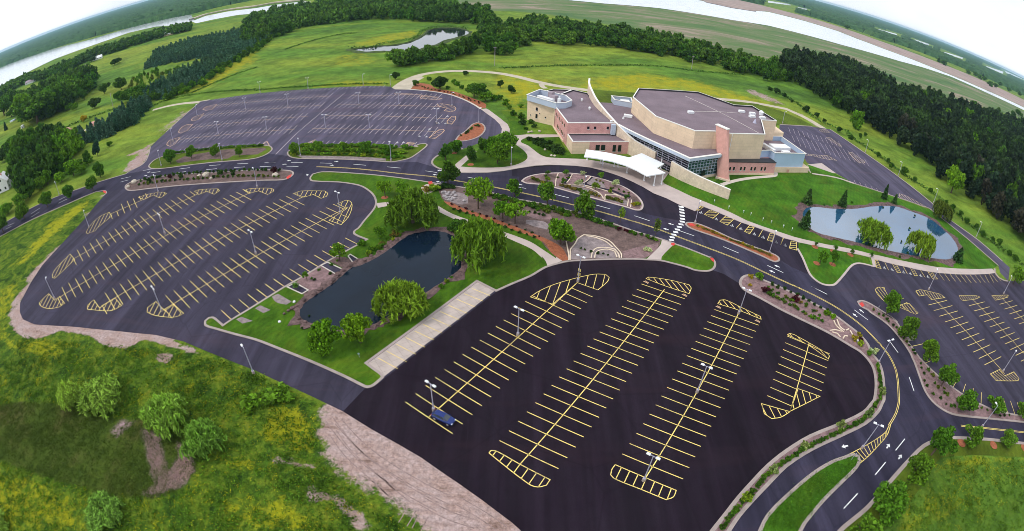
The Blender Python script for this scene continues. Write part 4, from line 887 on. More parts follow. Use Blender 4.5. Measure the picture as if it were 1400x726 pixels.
# accessible bays by the loop drive
for x0, y0, x1, y1 in ((570, 228, 525, 265), (930, 382, 882, 435), (1135, 450, 1097, 517), (1332, 525, 1308, 590)):
    Ep.line(fr((880 + x0 / 6.98, 250 + y0 / 6.98)), fr((880 + x1 / 6.98, 250 + y1 / 6.98)), 0.15)
for x0, y0, x1, y1 in ((497, 247, 470, 312),):
    Ep.line(fr((1000 + x0 / 6.98, 290 + y0 / 6.98)), fr((1000 + x1 / 6.98, 290 + y1 / 6.98)), 0.15)
for px in (c7(880, 250, (545, 224), (572, 230), (525, 262), (505, 262)), c7(880, 250, (632, 260), (715, 293), (660, 340), (578, 303)), c7(880, 250, (785, 315), (860, 347), (798, 405), (728, 370)), c7(880, 250, (1012, 405), (1055, 425), (1010, 488), (962, 465)), c7(880, 250, (1208, 478), (1250, 490), (1225, 563), (1180, 547)), c7(1000, 290, (570, 275), (622, 290), (622, 365), (553, 345))):
    hatch(Ep, W(px), math.radians(10), 1.0, 0.16, lw=0.2)
Ep.done('bay_markings', 'yellow_paint')
# --- service yard behind the building
Sp = Paint(0.034)
for pa, pb, n_ in (((1078, 178), (1150, 198), 9), ((1083, 189), (1175, 214), 11), ((1092, 196), (1190, 224), 11)):
    a, b = fr(pa), fr(pb); row(Sp, a, b, 5.4, w=0.2, first=0.6, centre=False)
for x0, y0, x1, y1 in ((470, 258, 482, 285), (500, 268, 512, 294), (528, 277, 545, 304), (560, 288, 578, 316), (590, 300, 606, 326), (645, 312, 662, 336), (705, 330, 724, 354)):
    Sp.line(fr((1050 + x0 / 3.989, 182 + y0 / 3.989)), fr((1050 + x1 / 3.989, 182 + y1 / 3.989)), 0.2)
Sp.done('bay_markings', 'dull_white_paint')
Sq = Paint(0.035)
for px in (c9(1000, 170, (825, 345), (1000, 365), (1150, 375), (1260, 432), (1100, 410), (960, 375), (830, 368)), c9(1000, 170, (1130, 160), (1180, 160), (1320, 262), (1290, 262)), c9(1080, 160, (700, 430), (740, 425), (900, 535), (880, 552), (820, 545)), c9(1080, 160, (345, 155), (430, 150), (480, 185), (380, 180)), c4(1050, 182, (715, 330), (760, 345), (868, 405), (845, 402), (720, 350))):
    hatch(Sq, W(px), math.radians(80), 1.7, 0.22)
Sq.done('bay_markings', 'worn_yellow_paint')

# --- the road
Rp = Paint(0.048)
cl = c7(370, 150, (435, 545), (560, 549), (800, 562), (1000, 582), (1200, 606), (1396, 624)) + c7(560, 170, (240, 503), (450, 540), (700, 580), (920, 623), (1220, 686)) + c7(700, 220, (420, 380), (800, 475), (1100, 560), (1360, 640)) + c7(880, 250, (260, 490), (500, 580), (880, 726)) + c7(1000, 290, (380, 606), (650, 728)) + c7(1010, 370, (500, 130), (800, 277), (1000, 396), (1200, 550), (1370, 728)) + c4(1050, 364, (600, 413), (662, 492), (700, 580), (713, 728)) + c4(1050, 544, (710, 40), (695, 90), (660, 150))
CL = smooth(W(cl), False, 4, 80)
Rp.curve(CL, 0.15, 0.19); Rp.curve(CL, 0.15, -0.19)
gore = c4(1050, 544, (660, 150), (640, 188), (580, 232), (500, 278), (425, 316)), c4(1050, 544, (668, 150), (648, 205), (600, 262), (550, 315), (500, 358))
for e in gore: Rp.curve(smooth(W(e), False, 4), 0.17)
g0, g1 = smooth(W(gore[0]), False, 4), smooth(W(gore[1]), False, 4)
for k in range(3, 16):
    Rp.line(g0[min(k, len(g0) - 1)], g1[min(k + 1, len(g1) - 1)], 0.16)
for e in (c4(1050, 544, (1052, 152), (1200, 167), (1396, 188), (1480, 196)),):
    q_ = smooth(W(e), False, 3); Rp.curve(q_, 0.15, 0.18); Rp.curve(q_, 0.15, -0.18)
Rp.done('centre_line', 'yellow_paint')
Wh = Paint(0.049)
for o, segs in (((370, 150), ((195, 505, 305, 506), (472, 509, 588, 513), (790, 521, 910, 531), (1110, 546, 1240, 558), (152, 541, 265, 543), (-20, 507, 45, 507), (-20, 541, 5, 541))),
                ((190, 170), ((385, 427, 485, 414), (670, 395, 778, 387), (938, 378, 1042, 373), (1198, 368, 1300, 367), (352, 464, 450, 451), (640, 434, 742, 424), (908, 413, 1010, 407), (1153, 404, 1260, 402), (110, 465, 205, 451), (83, 498, 180, 486))),
                ((560, 170), ((150, 445, 262, 461), (553, 504, 640, 521), (1040, 600, 1112, 613))), ((700, 220), ((412, 321, 542, 353), (790, 419, 937, 459), (1168, 524, 1314, 573))),
                ((880, 250), ((343, 458, 482, 507), (757, 608, 907, 671))), ((1000, 290), ((343, 510, 494, 579), (765, 710, 830, 745))), ((1010, 370), ((697, 153, 843, 227), (1103, 376, 1232, 472)))):
    for x0, y0, x1, y1 in segs: Wh.line(fr((o[0] + x0 / 6.98, o[1] + y0 / 6.98)), fr((o[0] + x1 / 6.98, o[1] + y1 / 6.98)), 0.24)
for o, segs in (((1050, 364), ((662, 408, 709, 472), (770, 606, 796, 682))), ((1050, 544), ((746, 224, 695, 287), (641, 351, 584, 420), (488, 522, 412, 604))),
                ((0, 182), ((660, 250, 712, 238), (655, 268, 700, 256), (322, 365, 370, 342), (318, 383, 366, 360), (170, 440, 217, 410), (168, 460, 215, 430), (45, 505, 78, 490), (30, 525, 62, 508), (780, 205, 860, 190)))):
    for x0, y0, x1, y1 in segs: Wh.line(fr((o[0] + x0 / 3.989, o[1] + y0 / 3.989)), fr((o[0] + x1 / 3.989, o[1] + y1 / 3.989)), 0.22)
def arrow(c, tip, size=2.6):
    """painted lane arrow at c pointing to tip"""
    c, t = np.array(G(*c)), np.array(G(*tip)); d = (t - c) / np.linalg.norm(t - c); n = np.array([-d[1], d[0]]); s = size
    Wh.poly([tuple(c + d * s * .6), tuple(c + n * s * .36 - d * s * .02), tuple(c + n * s * .12 - d * s * .02), tuple(c + n * s * .12 - d * s * .6), tuple(c - n * s * .12 - d * s * .6), tuple(c - n * s * .12 - d * s * .02), tuple(c - n * s * .36 - d * s * .02)])
Z3, Z7_ = (1050, 544), 3.989
for o, k, c, t in (((1050, 544), 3.989, (418, 265), (395, 270)), ((1050, 544), 3.989, (655, 263), (672, 240)), ((1050, 544), 3.989, (720, 322), (737, 300)), ((1010, 370), 6.98, (1170, 385), (1100, 330)), ((1010, 370), 6.98, (1108, 426), (1040, 370)), ((1000, 290), 6.98, (433, 516), (350, 480)), ((1000, 290), 6.98, (386, 567), (300, 530)), ((880, 250), 6.98, (258, 393), (180, 370)), ((880, 250), 6.98, (212, 442), (140, 420)),
                   ((370, 150), 6.98, (175, 487), (80, 488)), ((370, 150), 6.98, (137, 521), (40, 522)), ((370, 150), 6.98, (95, 561), (0, 562)), ((370, 150), 6.98, (628, 494), (720, 498)), ((370, 150), 6.98, (585, 531), (680, 535)), ((370, 150), 6.98, (350, 622), (380, 660)), ((560, 170), 6.98, (285, 440), (200, 430)), ((560, 170), 6.98, (243, 482), (150, 470)), ((560, 170), 6.98, (276, 550), (190, 538)), ((190, 170), 6.98, (1385, 383), (1300, 384)), ((190, 170), 6.98, (1352, 421), (1270, 422)), ((190, 170), 6.98, (95, 457), (160, 448)), ((190, 170), 6.98, (65, 490), (130, 480)), ((190, 170), 6.98, (38, 525), (100, 515)), ((560, 170), 6.98, (1050, 575), (980, 562))):
    arrow((o[0] + c[0] / k, o[1] + c[1] / k), (o[0] + t[0] / k, o[1] + t[1] / k), 1.5)
for cx, cy in ((358, 230), (362, 257), (366, 285), (368, 315), (370, 345), (368, 372), (355, 397), (340, 422), (322, 447), (305, 471), (288, 496), (272, 521), (265, 547)):
    px = c7(880, 250, (cx - 27, cy - 12), (cx + 20, cy - 6), (cx + 28, cy + 12), (cx - 20, cy + 5))
    Wh.poly(W(px))
def access_mark(c, ang, s=0.9):
    """wheelchair mark on an accessible bay"""
    c = np.array(c); d = np.array([math.cos(ang), math.sin(ang)]); n = np.array([-d[1], d[0]])
    Wh.z = 0.053
    ring_ = [tuple(c + d * s * (0.42 * math.cos(t) - .25) + n * s * 0.42 * math.sin(t)) for t in np.linspace(-0.6, 4.0, 11)]
    Wh.curve(ring_, 0.14 * s)
    Wh.line(c + d * s * 0.75, c - d * s * 0.05, 0.17 * s); Wh.line(c - d * s * 0.05, c - d * s * 0.05 - n * s * 0.5, 0.17 * s); Wh.line(c + d * s * 0.35, c + d * s * 0.35 - n * s * 0.35, 0.14 * s)
    Wh.line(c - d * s * 0.05 - n * s * 0.5, c - d * s * 0.55 - n * s * 0.6, 0.17 * s)
    h = c + d * s * 0.95; Wh.poly([tuple(h + np.array([math.cos(t), math.sin(t)]) * 0.16 * s) for t in np.linspace(0, 2 * PI, 7)[:-1]]); Wh.z = 0.049
for o, pts in (((880, 250), ((545, 285), (693, 347), (842, 408), (925, 440), (1055, 490), (1138, 520), (1265, 567), (1350, 597))), ((1000, 290), ((427, 288), (512, 317))), ((1180, 310), ((203, 395), (275, 410), (385, 435), (450, 447), (548, 468), (617, 480))), ((540, 100), ((500, 412), (415, 478), (480, 482), (325, 535), (235, 605), (300, 608), (20, 665), (80, 662)))):
    for x, y in pts: access_mark(G(o[0] + x / 6.98, o[1] + y / 6.98), math.radians(60 if o != (540, 100) else 95), 0.95)
Wh.done('lane_markings', 'white_paint')
Pm = Paint(0.056)
for x, y in ((730, 88), (940, 160), (1125, 225), (1338, 301)):
    c = np.array(G(700 + x / 3.989, 364 + y / 3.989))
    Pm.line(c + v * 0.7, c - v * 0.7, 0.3); Pm.line(c + v * 0.45 - u * 0.42, c - v * 0.2 - u * 0.42, 0.25); Pm.line(c - v * 0.55 - u * 0.35, c - v * 0.55 + u * 0.35, 0.25)
Pm.done('bay_symbols', 'orange_paint')

# ================================================================== THE BUILDING
B = empty('campus_building', (60, 190, 0)); BO = Vector((60, 190, 0))
tag(B, 'large cream stone and pink brick building with flat roofs and a curved spine wall', 'building')
def bpart(mb, name, mats, parent=None, label=None):
    mb.v = [(x - BO.x, y - BO.y, z) for x, y, z in mb.v]
    o = mb.build(name, mats, parent or B)
    if label: o['label'] = label
    return o
def parapet(mb, pts, z, h=0.7, w=0.45, mi=0):
    """white coping on a raised roof edge"""
    ribbon(mb, pts, w, z - 0.05, z + h, True, mi)
    P, N = offsets(pts, True)
def roofed(name, pts, z0, z1, wall, label=None, h=0.65):
    m = MB(); m.prism(pts, z0, z1 + h - 0.06, 0, top=False); w_ = bpart(m, name, [wall], label=label)
    P, N = offsets(pts, True); ar = sum(P[i - 1][0] * P[i][1] - P[i][0] * P[i - 1][1] for i in range(len(P)))
    sg = 1 if ar > 0 else -1
    m = MB(); ins = [tuple(P[i] + N[i] * sg * 0.40) for i in range(len(P))]
    for t in tessellate_polygon([[Vector((x, y, 0)) for x, y in ins]]): m.face([(*ins[i], z1) for i in t])
    bpart(m, 'roof', ['membrane_roof'])
    m = MB()
    inn = ins
    out = [tuple(P[i] - N[i] * sg * 0.06) for i in range(len(P))]
    n = len(P)
    for i in range(n):
        j = (i + 1) % n
        m.face([(*out[i], z1 + h), (*inn[i], z1 + h), (*inn[j], z1 + h), (*out[j], z1 + h)])
        m.face([(*out[i], z1 + h - 0.28), (*out[i], z1 + h), (*out[j], z1 + h), (*out[j], z1 + h - 0.28)])
    bpart(m, 'coping', ['white_cap'])
    m = MB()
    for i in range(n):
        j = (i + 1) % n; m.face([(*inn[i], z1), (*inn[j], z1), (*inn[j], z1 + h - 0.004), (*inn[i], z1 + h - 0.004)])
    bpart(m, 'parapet_lining', ['dark_metal'])
    return w_
def wall_panel(a, b, s, z, wdt, hgt, out=0.05, t=0.08):
    """box set into the wall a-b at distance s, standing proud by out"""
    a, b = np.array(a), np.array(b); d = b - a; L = np.linalg.norm(d); d /= L
    n = np.array([d[1], -d[0]]); c = a + d * s + n * out
    return (float(c[0]), float(c[1]), z), (wdt, t, hgt), math.atan2(d[1], d[0])
def windows(a, b, items, mat='dark_glass', name='window'):
    for s, z, w_, h_ in items:
        c, sz, r = wall_panel(a, b, s, z, w_, h_); m = MB(); m.box(c, sz, r); f = bpart(m, name, [mat])
        m = MB(); c2, s2, r2 = wall_panel(a, b, s, z - h_ / 2 - 0.08, w_ + 0.2, 0.14, 0.09, 0.16); m.box(c2, s2, r2)
        m.v = [(x, y, zz) for x, y, zz in m.v]; bpart(m, 'sill', ['white_cap'], f)

# two-storey pink brick wing
PA = [(19.8, 191.6), (39.6, 194.9), (38.6, 199.5), (36.6, 208), (34.6, 218.5), (33.8, 229), (33.3, 238.5), (26.5, 243.5), (16.5, 229), (16.2, 213.5)]
roofed('brick_wing', PA, 0, 9.2, 'pink_brick')
# the brick wing's west corner in cream stone, with the metal plant screen above
PC = [(16.9, 217.2), (4.6, 224.5), (9.8, 235.5), (24.0, 243), (26.4, 243.4), (16.5, 229)]
roofed('stone_wing', [(16.15, 212.8), (15.6, 216.0), (4.6, 223.2), (10.5, 236.5), (17.0, 243.6), (26.0, 244.4), (17.2, 229.5)], 0, 8.9, 'cream_stone')
m = MB(); scr = [(16.4, 211.5), (4.3, 223.0), (10.3, 233.0), (21.5, 224.5), (23.5, 217.0), (20.6, 212.8)]
for i in range(len(scr)):
    a_, b_ = scr[i], scr[(i + 1) % len(scr)]; d_ = (np.array(b_) - a_); L_ = np.linalg.norm(d_); c_ = (np.array(a_) + b_) / 2
    m.box((c_[0], c_[1], 10.5), (L_ + 0.0, 0.16, 2.6), math.atan2(d_[1], d_[0]))
bpart(m, 'plant_screen', ['pale_blue_panel'])
m = MB(); ribbon(m, scr, 0.5, 11.76, 11.95, True); bpart(m, 'coping', ['white_cap'])
m = MB(); m.box((12.5, 222.5, 10.3), (8.5, 2.2, 1.6), -0.75); bpart(m, 'rooftop_unit', ['white_metal'])
m = MB(); m.box((16.0, 222.6, 10.8), (3.4, 2.6, 2.8), -0.75); m.box((15.0, 224.4, 11.4), (2.2, 2.0, 3.6), -0.75); bpart(m, 'rooftop_unit', ['grey_shingle'])
m = MB(); m.box((18.3, 219.0, 10.6), (1.2, 1.2, 2.4), -0.75); m.tube((18.3, 219.0, 11.5), (18.3, 219.0, 12.9), 0.35); bpart(m, 'rooftop_unit', ['white_metal'])
windows((4.6, 223.2), (15.6, 216.0), [(5.0, 6.0, 1.0, 1.5), (5.0, 2.7, 1.0, 1.9), (1.9, 2.6, 0.5, 0.5), (6.6, 4.3, 0.4, 0.4), (9.6, 3.0, 0.6, 0.7)])
windows((10.5, 236.5), (4.6, 223.2), [(12.6, 5.2, 1.6, 4.2), (6.0, 5.2, 1.6, 4.2)], 'green_glass')
windows((16.15, 213.3), (19.8, 191.6), [(3.0 + i * 2.9, 7.2, 0.7, 1.3) for i in range(6)] + [(6.5 + i * 2.3, 3.0, 0.7, 1.4) for i in range(6)])
windows((19.8, 191.6), (39.6, 194.9), [(8.5, 7.6, 0.9, 1.2), (11.3, 7.6, 0.9, 1.2), (16.6, 7.6, 0.9, 1.2)])
m = MB(); m.box((38.3, 193.9, 7.3), (1.8, 1.2, 4.2), 0.17); bpart(m, 'louvre_panel', ['pale_blue_panel'])
m = MB(); m.box((17.6, 205.2, 0.35), (0.8, 18.5, 0.7), 0.16); bpart(m, 'stone_plinth', ['cream_stone'])
# single-storey front
PB = [(21.3, 183.1), (27.9, 184.2), (44.9, 187.0), (39.7, 194.6), (20.0, 191.45)]
roofed('front_wing', PB, 0, 4.75, 'pink_brick', h=0.5)
m = MB()
for a_, b_, s_, w_ in (((20.0, 191.4), (21.3, 183.1), 4.2, 8.3), ((21.3, 183.1), (27.9, 184.2), 3.35, 6.75)):
    c, sz, r = wall_panel(a_, b_, s_, 2.4, w_, 4.75, 0.06, 0.16); m.box(c, sz, r)
bpart(m, 'stone_corner', ['cream_stone'])
windows((27.9, 184.2), (44.9, 187.0), [(3.4, 2.6, 1.6, 2.2), (5.6, 2.6, 1.6, 2.2), (10.2, 2.3, 1.3, 2.8), (12.4, 2.3, 1.3, 2.8)])
windows((20.0, 191.4), (21.3, 183.1), [(4.4, 2.6, 0.7, 1.8)], 'green_glass')
for x, y in ((29, 226), (31.0, 213.5), (37.8, 196.5)):
    m = MB(); m.tube((x, y, 9.2), (x, y, 10.1), 0.42, 0.5); m.tube((x, y, 10.1), (x, y, 10.35), 0.62, 0.3); bpart(m, 'roof_vent', ['white_metal'])

# the curved spine wall: high at the back, stepping down to a free-standing wing wall
sp = smooth([(34.6, 247.0), (33.6, 239.5), (33.8, 229), (34.5, 218.5), (36.5, 207.8), (38.6, 198.8), (40.6, 193.0), (45.5, 184.8), (52.2, 176.6)], False, 4, 170)
m = MB(); P, N = offsets(sp, False); n = len(P)
def zsp(i):
    y = P[i][1]; return float(np.interp(y, [176, 185, 193, 199, 209, 219, 230, 240, 248], [5.4, 6.6, 9.3, 10.3, 11.4, 12.6, 13.6, 14.6, 15.2]))
for i in range(n - 1):
    j = i + 1; A0, A1, B0, B1 = P[i] + N[i] * .45, P[j] + N[j] * .45, P[i] - N[i] * .45, P[j] - N[j] * .45; z0_, z1_ = zsp(i), zsp(j)
    m.face([(*A0, 0), (*A1, 0), (*A1, z1_), (*A0, z0_)], 0); m.face([(*B0, 0), (*B0, z0_), (*B1, z1_), (*B1, 0)], 0); m.face([(*A0, z0_), (*A1, z1_), (*B1, z1_), (*B0, z0_)], 1)
for i in (0, n - 1): m.face([(*(P[i] + N[i] * .45), 0), (*(P[i] - N[i] * .45), 0), (*(P[i] - N[i] * .45), zsp(i)), (*(P[i] + N[i] * .45), zsp(i))], 0)
bpart(m, 'spine_wall', ['pale_stone', 'white_cap'])
ww = smooth([(56.4, 168.7), (60.2, 163.6), (65.0, 158.6), (73.6, 151.4)], False, 4, 170)
m = MB(); P, N = offsets(ww, False); n = len(P)
for i in range(n - 1):
    j = i + 1; A0, A1, B0, B1 = P[i] + N[i] * .45, P[j] + N[j] * .45, P[i] - N[i] * .45, P[j] - N[j] * .45
    z0_, z1_ = 5.5 - 1.7 * i / (n - 1), 5.5 - 1.7 * j / (n - 1)
    m.face([(*A0, 0), (*A1, 0), (*A1, z1_), (*A0, z0_)], 0); m.face([(*B0, 0), (*B0, z0_), (*B1, z1_), (*B1, 0)], 0); m.face([(*A0, z0_), (*A1, z1_), (*B1, z1_), (*B0, z0_)], 1)
for i, z in ((0, 5.5), (n - 1, 3.8)): m.face([(*(P[i] + N[i] * .45), 0), (*(P[i] - N[i] * .45), 0), (*(P[i] - N[i] * .45), z), (*(P[i] + N[i] * .45), z)], 0)
bpart(m, 'wing_wall', ['pale_stone', 'white_cap'])

# lobby: glass curtain wall under a deep pale fascia
fac = smooth([(40.3, 194.8), (43.5, 188.8), (47.9, 181.6), (53.2, 173.9), (61.0, 163.3)], False, 4, 170)
lob = fac + [(75.6, 170.4), (76.5, 176), (65.4, 174.4), (53.3, 188), (49.4, 213.6), (51, 222), (44, 226.5), (34.4, 226), (34.9, 218.5), (36.9, 208), (39.0, 199)]
m = MB(); ins = lob
for t in tessellate_polygon([[Vector((x, y, 0)) for x, y in ins]]): m.face([(*ins[i], 9.05) for i in t])
bpart(m, 'roof', ['membrane_roof'])
edge = fac + [(75.6, 170.4)]
m = MB(); ribbon(m, edge, 0.9, 8.15, 9.3, False); bpart(m, 'fascia', ['pale_blue_panel'])
m = MB(); ribbon(m, edge, 1.0, 9.3, 9.42, False); bpart(m, 'coping', ['white_cap'])
gl = smooth([(41.3, 195.4), (44.5, 189.4), (48.9, 182.2), (54.2, 174.6), (61.4, 164.7)], False, 4, 170)
for k in range(0, len(gl) - 1, 2):
    seg = gl[k:k + 3]; m = MB()
    for a_, b_ in zip(seg[:-1], seg[1:]): m.face([(*a_, 0.3), (*b_, 0.3), (*b_, 8.15), (*a_, 8.15)])
    p_ = bpart(m, 'glazing', ['dark_glass'])
    m = MB()
    for a_, b_ in zip(seg[:-1], seg[1:]):
        d_ = np.array(b_) - a_; L_ = np.linalg.norm(d_); c_ = (np.array(a_) + b_) / 2; nn = np.array([d_[1], -d_[0]]) / L_; r_ = math.atan2(d_[1], d_[0])
        sgn = -1 if nn @ (c_ - np.array([70, 200])) < 0 else 1
        c_ = c_ + nn * sgn * 0.09
        for z in np.arange(0.9, 8.1, 0.85): m.box((c_[0], c_[1], z), (L_, 0.1, 0.12), r_)
        m.box((a_[0] + nn[0] * sgn * .1, a_[1] + nn[1] * sgn * .1, 4.2), (0.14, 0.16, 7.8), r_)
    bpart(m, 'mullions', ['pole_metal'], p_)
a_, b_ = np.array((61.4, 164.7)), np.array((75.3, 171.3)); d_ = b_ - a_; L_ = np.linalg.norm(d_); d_ /= L_; nn = np.array([d_[1], -d_[0]]); r_ = math.atan2(d_[1], d_[0])
for k in range(5):
    p0, p1 = a_ + d_ * L_ * k / 5, a_ + d_ * L_ * (k + 1) / 5; m = MB(); m.face([(*p0, 0.9), (*p1, 0.9), (*p1, 8.15), (*p0, 8.15)]); p_ = bpart(m, 'glazing', ['green_glass'])
    m = MB(); c_ = (p0 + p1) / 2 + nn * 0.09
    for z in np.arange(1.0, 8.1, 1.15): m.box((c_[0], c_[1], z), (L_ / 5, 0.1, 0.12), r_)
    for p in (p0, (p0 + p1) / 2): m.box((p[0] + nn[0] * .1, p[1] + nn[1] * .1, 4.5), (0.13, 0.15, 7.2), r_)
    bpart(m, 'mullions', ['pale_blue_panel'], p_)
m = MB(); c_ = (a_ + b_) / 2 + nn * 0.2; m.box((c_[0], c_[1], 0.45), (L_ + 0.4, 0.5, 0.9), r_); bpart(m, 'stone_plinth', ['pale_stone'])
m = MB(); c_ = a_ + d_ * 8.3 + nn * 0.22; m.box((c_[0], c_[1], 1.95), (2.0, 0.14, 2.1), r_); bpart(m, 'door', ['dark_glass'])
m = MB(); m.prism([(52.2, 177.0), (56.3, 169.3), (58.9, 171.2), (54.9, 178.8)], 3.2, 3.7); bpart(m, 'entrance_roof', ['membrane_roof'])
m = MB(); m.face([(53.3, 177.0, 0.15), (57.2, 170.0, 0.15), (57.2, 170.0, 3.2), (53.3, 177.0, 3.2)]); bpart(m, 'entrance_doors', ['dark_glass'])
for x, y in ((45.5, 208.0), (44.0, 203.5)):
    m = MB(); m.tube((x, y, 9.05), (x, y, 9.9), 0.5, 0.35); bpart(m, 'roof_vent', ['white_metal'])
m = MB(); m.tube((63.5, 178.2, 9.05), (63.5, 178.2, 9.8), 0.45, 0.3); bpart(m, 'roof_vent', ['white_metal'])
m = MB(); m.box((46.5, 206.3, 9.6), (3.6, 1.6, 1.0), -0.25); bpart(m, 'skylight', ['white_metal'])
# small plant yard on the low roof behind
ps = [(43.4, 223.5), (43.0, 229.8), (52.0, 229.2), (51.2, 220.5)]
m = MB()
for i in range(4):
    a_, b_ = np.array(ps[i]), np.array(ps[(i + 1) % 4]); d_ = b_ - a_; c_ = (a_ + b_) / 2; m.box((c_[0], c_[1], 10.3), (np.linalg.norm(d_), 0.16, 2.4), math.atan2(d_[1], d_[0]))
bpart(m, 'plant_screen', ['pale_blue_panel'])
m = MB(); ribbon(m, ps, 0.5, 11.51, 11.7, True); bpart(m, 'coping', ['white_cap'])
m = MB(); m.box((48.6, 224.8, 10.2), (4.0, 4.0, 1.8)); bpart(m, 'rooftop_unit', ['white_metal'])

# the tall hall
HALL = [(49.2, 213.4), (53.2, 187.6), (65.1, 173.9), (73.8, 176.0), (80.3, 175.2), (97.2, 179.6), (104.6, 199.4), (113.4, 201.5), (109.8, 221.4), (98.9, 218.8), (86.3, 235.0), (55.3, 230.2)]
roofed('hall', HALL, 0, 15.5, 'cream_stone', h=0.75)
for x, y, w_, l_, r_ in ((71.0, 198.5, 2.6, 1.6, 0.2), (99.0, 209.5, 3.0, 1.6, 0.2), (104.0, 208.4, 3.0, 1.6, 0.2), (101.8, 203.6, 3.0, 1.6, 0.2), (107.0, 203.6, 3.0, 1.6, 0.2)):
    m = MB(); m.box((x, y, 16.0), (w_, l_, 0.8), r_); m.box((x, y, 16.45), (w_ - .3, l_ - .3, 0.2), r_); bpart(m, 'roof_hatch', ['white_metal'])
m = MB(); m.tube((109.0, 209.5, 15.5), (109.0, 209.5, 17.0), 1.0, 1.15, 12); m.tube((109.0, 209.5, 17.0), (109.0, 209.5, 17.6), 1.2, 0.5, 12); bpart(m, 'roof_fan', ['white_metal'])
m = MB(); m.tube((99.5, 195.5, 15.5), (99.5, 195.5, 17.2), 0.9, 0.2, 8); bpart(m, 'roof_vent', ['pole_metal'])
m = MB()
for l_ in ([(77.0, 226.5), (87.5, 203.0), (95.3, 182.0)], [(72.5, 201.5), (85.5, 205.6), (98.0, 207.5)]): ribbon(m, l_, 0.35, 15.53, 15.62, False)
bpart(m, 'roof_pipe', ['worn_white_paint'])
# low pink base with paired windows, plus the blue metal block at its end
m = MB(); base = [(79.5, 172.6), (104.0, 177.4), (103.0, 183.2), (97.6, 181.2), (80.2, 176.4)]
m.prism(base, 0.9, 5.35, 0, mi_top=0); bpart(m, 'brick_base', ['pink_brick'])
m = MB(); m.prism([(x, y) for x, y in ((79.5, 172.45), (104.2, 177.25), (103.4, 181.5), (79.9, 176.2))], 5.35, 5.6); bpart(m, 'ledge', ['dark_metal'])
m = MB(); m.prism([(79.4, 172.4), (104.2, 177.2), (103.2, 183.3), (79.9, 176.4)], 0, 0.9); bpart(m, 'stone_plinth', ['cream_stone'])
windows((79.5, 172.6), (104.0, 177.4), [(s_, 2.7, 0.75, 1.5) for s_ in (2.4, 4.2, 7.6, 9.4, 12.8, 14.6, 18.0, 19.8)])
m = MB(); blue = [(97.4, 181.4), (103.1, 183.4), (104.0, 180.2), (121.4, 184.2), (118.4, 203.0), (104.9, 199.6)]
m.prism(blue, 2.4, 8.6, 0, top=False); bpart(m, 'metal_block', ['blue_panel'])
m = MB(); ribbon(m, [(97.8, 180.9), (103.4, 182.8), (104.0, 180.1), (121.5, 184.1), (118.5, 203.1), (104.9, 199.7)], 0.5, 8.6, 8.8, True); bpart(m, 'coping', ['white_cap'])
m = MB(); m.prism([(98.5, 182), (103.6, 183.8), (104.4, 180.7), (121.0, 184.6), (118.1, 202.5), (105.2, 199.3)], 6.6, 6.7); bpart(m, 'roof', ['membrane_roof'])
m = MB(); m.prism([(104.0, 179.9), (125.2, 184.2), (124.4, 189.6), (104.0, 185)], 0, 2.4); bpart(m, 'stone_wall', ['cream_stone'])
m = MB(); m.box((111.5, 190.5, 7.6), (9.5, 4.4, 1.7), 0.22); m.box((112.5, 186.0, 7.3), (4.0, 2.0, 1.2), 0.22); bpart(m, 'rooftop_unit', ['white_metal'])
m = MB(); m.box((104.8, 188.0, 7.6), (1.6, 8, 1.6), 0.3); bpart(m, 'roof_duct', ['white_metal'])
m = MB(); m.box((113.0, 181.2, 1.0), (0.9, 0.12, 1.4), 0.2); bpart(m, 'door', ['rusty_steel'])
m = MB(); m.prism([(104.6, 199.4), (119.5, 203.5), (119, 213), (110, 221)], 0, 10.5); bpart(m, 'rear_block', ['cream_stone'])
# rust coloured pier that leans back to the hall
m = MB()
bp = [(75.4, 169.0), (79.4, 166.9), (80.6, 172.0), (77.0, 174.2)]; tp = [(73.9, 176.6), (76.9, 172.0), (78.1, 172.8), (75.2, 177.4)]
k0 = [(x, y, 0.7) for x, y in bp]; mid = [(76.4, 171.4, 8.5), (78.7, 169.4, 8.5), (79.7, 172.4, 8.5), (77.0, 174.6, 8.5)]; k1 = [(x, y, 18.4) for x, y in tp]
for r0, r1 in ((k0, k1),):
    for i in range(4):
        j = (i + 1) % 4; m.face([r0[i], r0[j], r1[j], r1[i]])
m.face(k1); bpart(m, 'pier', ['rusty_steel'])
m = MB(); ribbon(m, tp, 0.4, 18.4, 18.75, True); m.face([(x, y, 18.7) for x, y in tp]); bpart(m, 'coping', ['white_cap'])
m = MB(); m.prism([(74.6, 168.6), (79.5, 165.9), (81.6, 172.2), (77, 174.8)], 0, 0.7); bpart(m, 'stone_plinth', ['pale_stone'])
m = MB(); m.tube((80.6, 174.6, 5), (80.6, 174.6, 16.0), 0.12, n=6); bpart(m, 'downpipe', ['white_metal'])

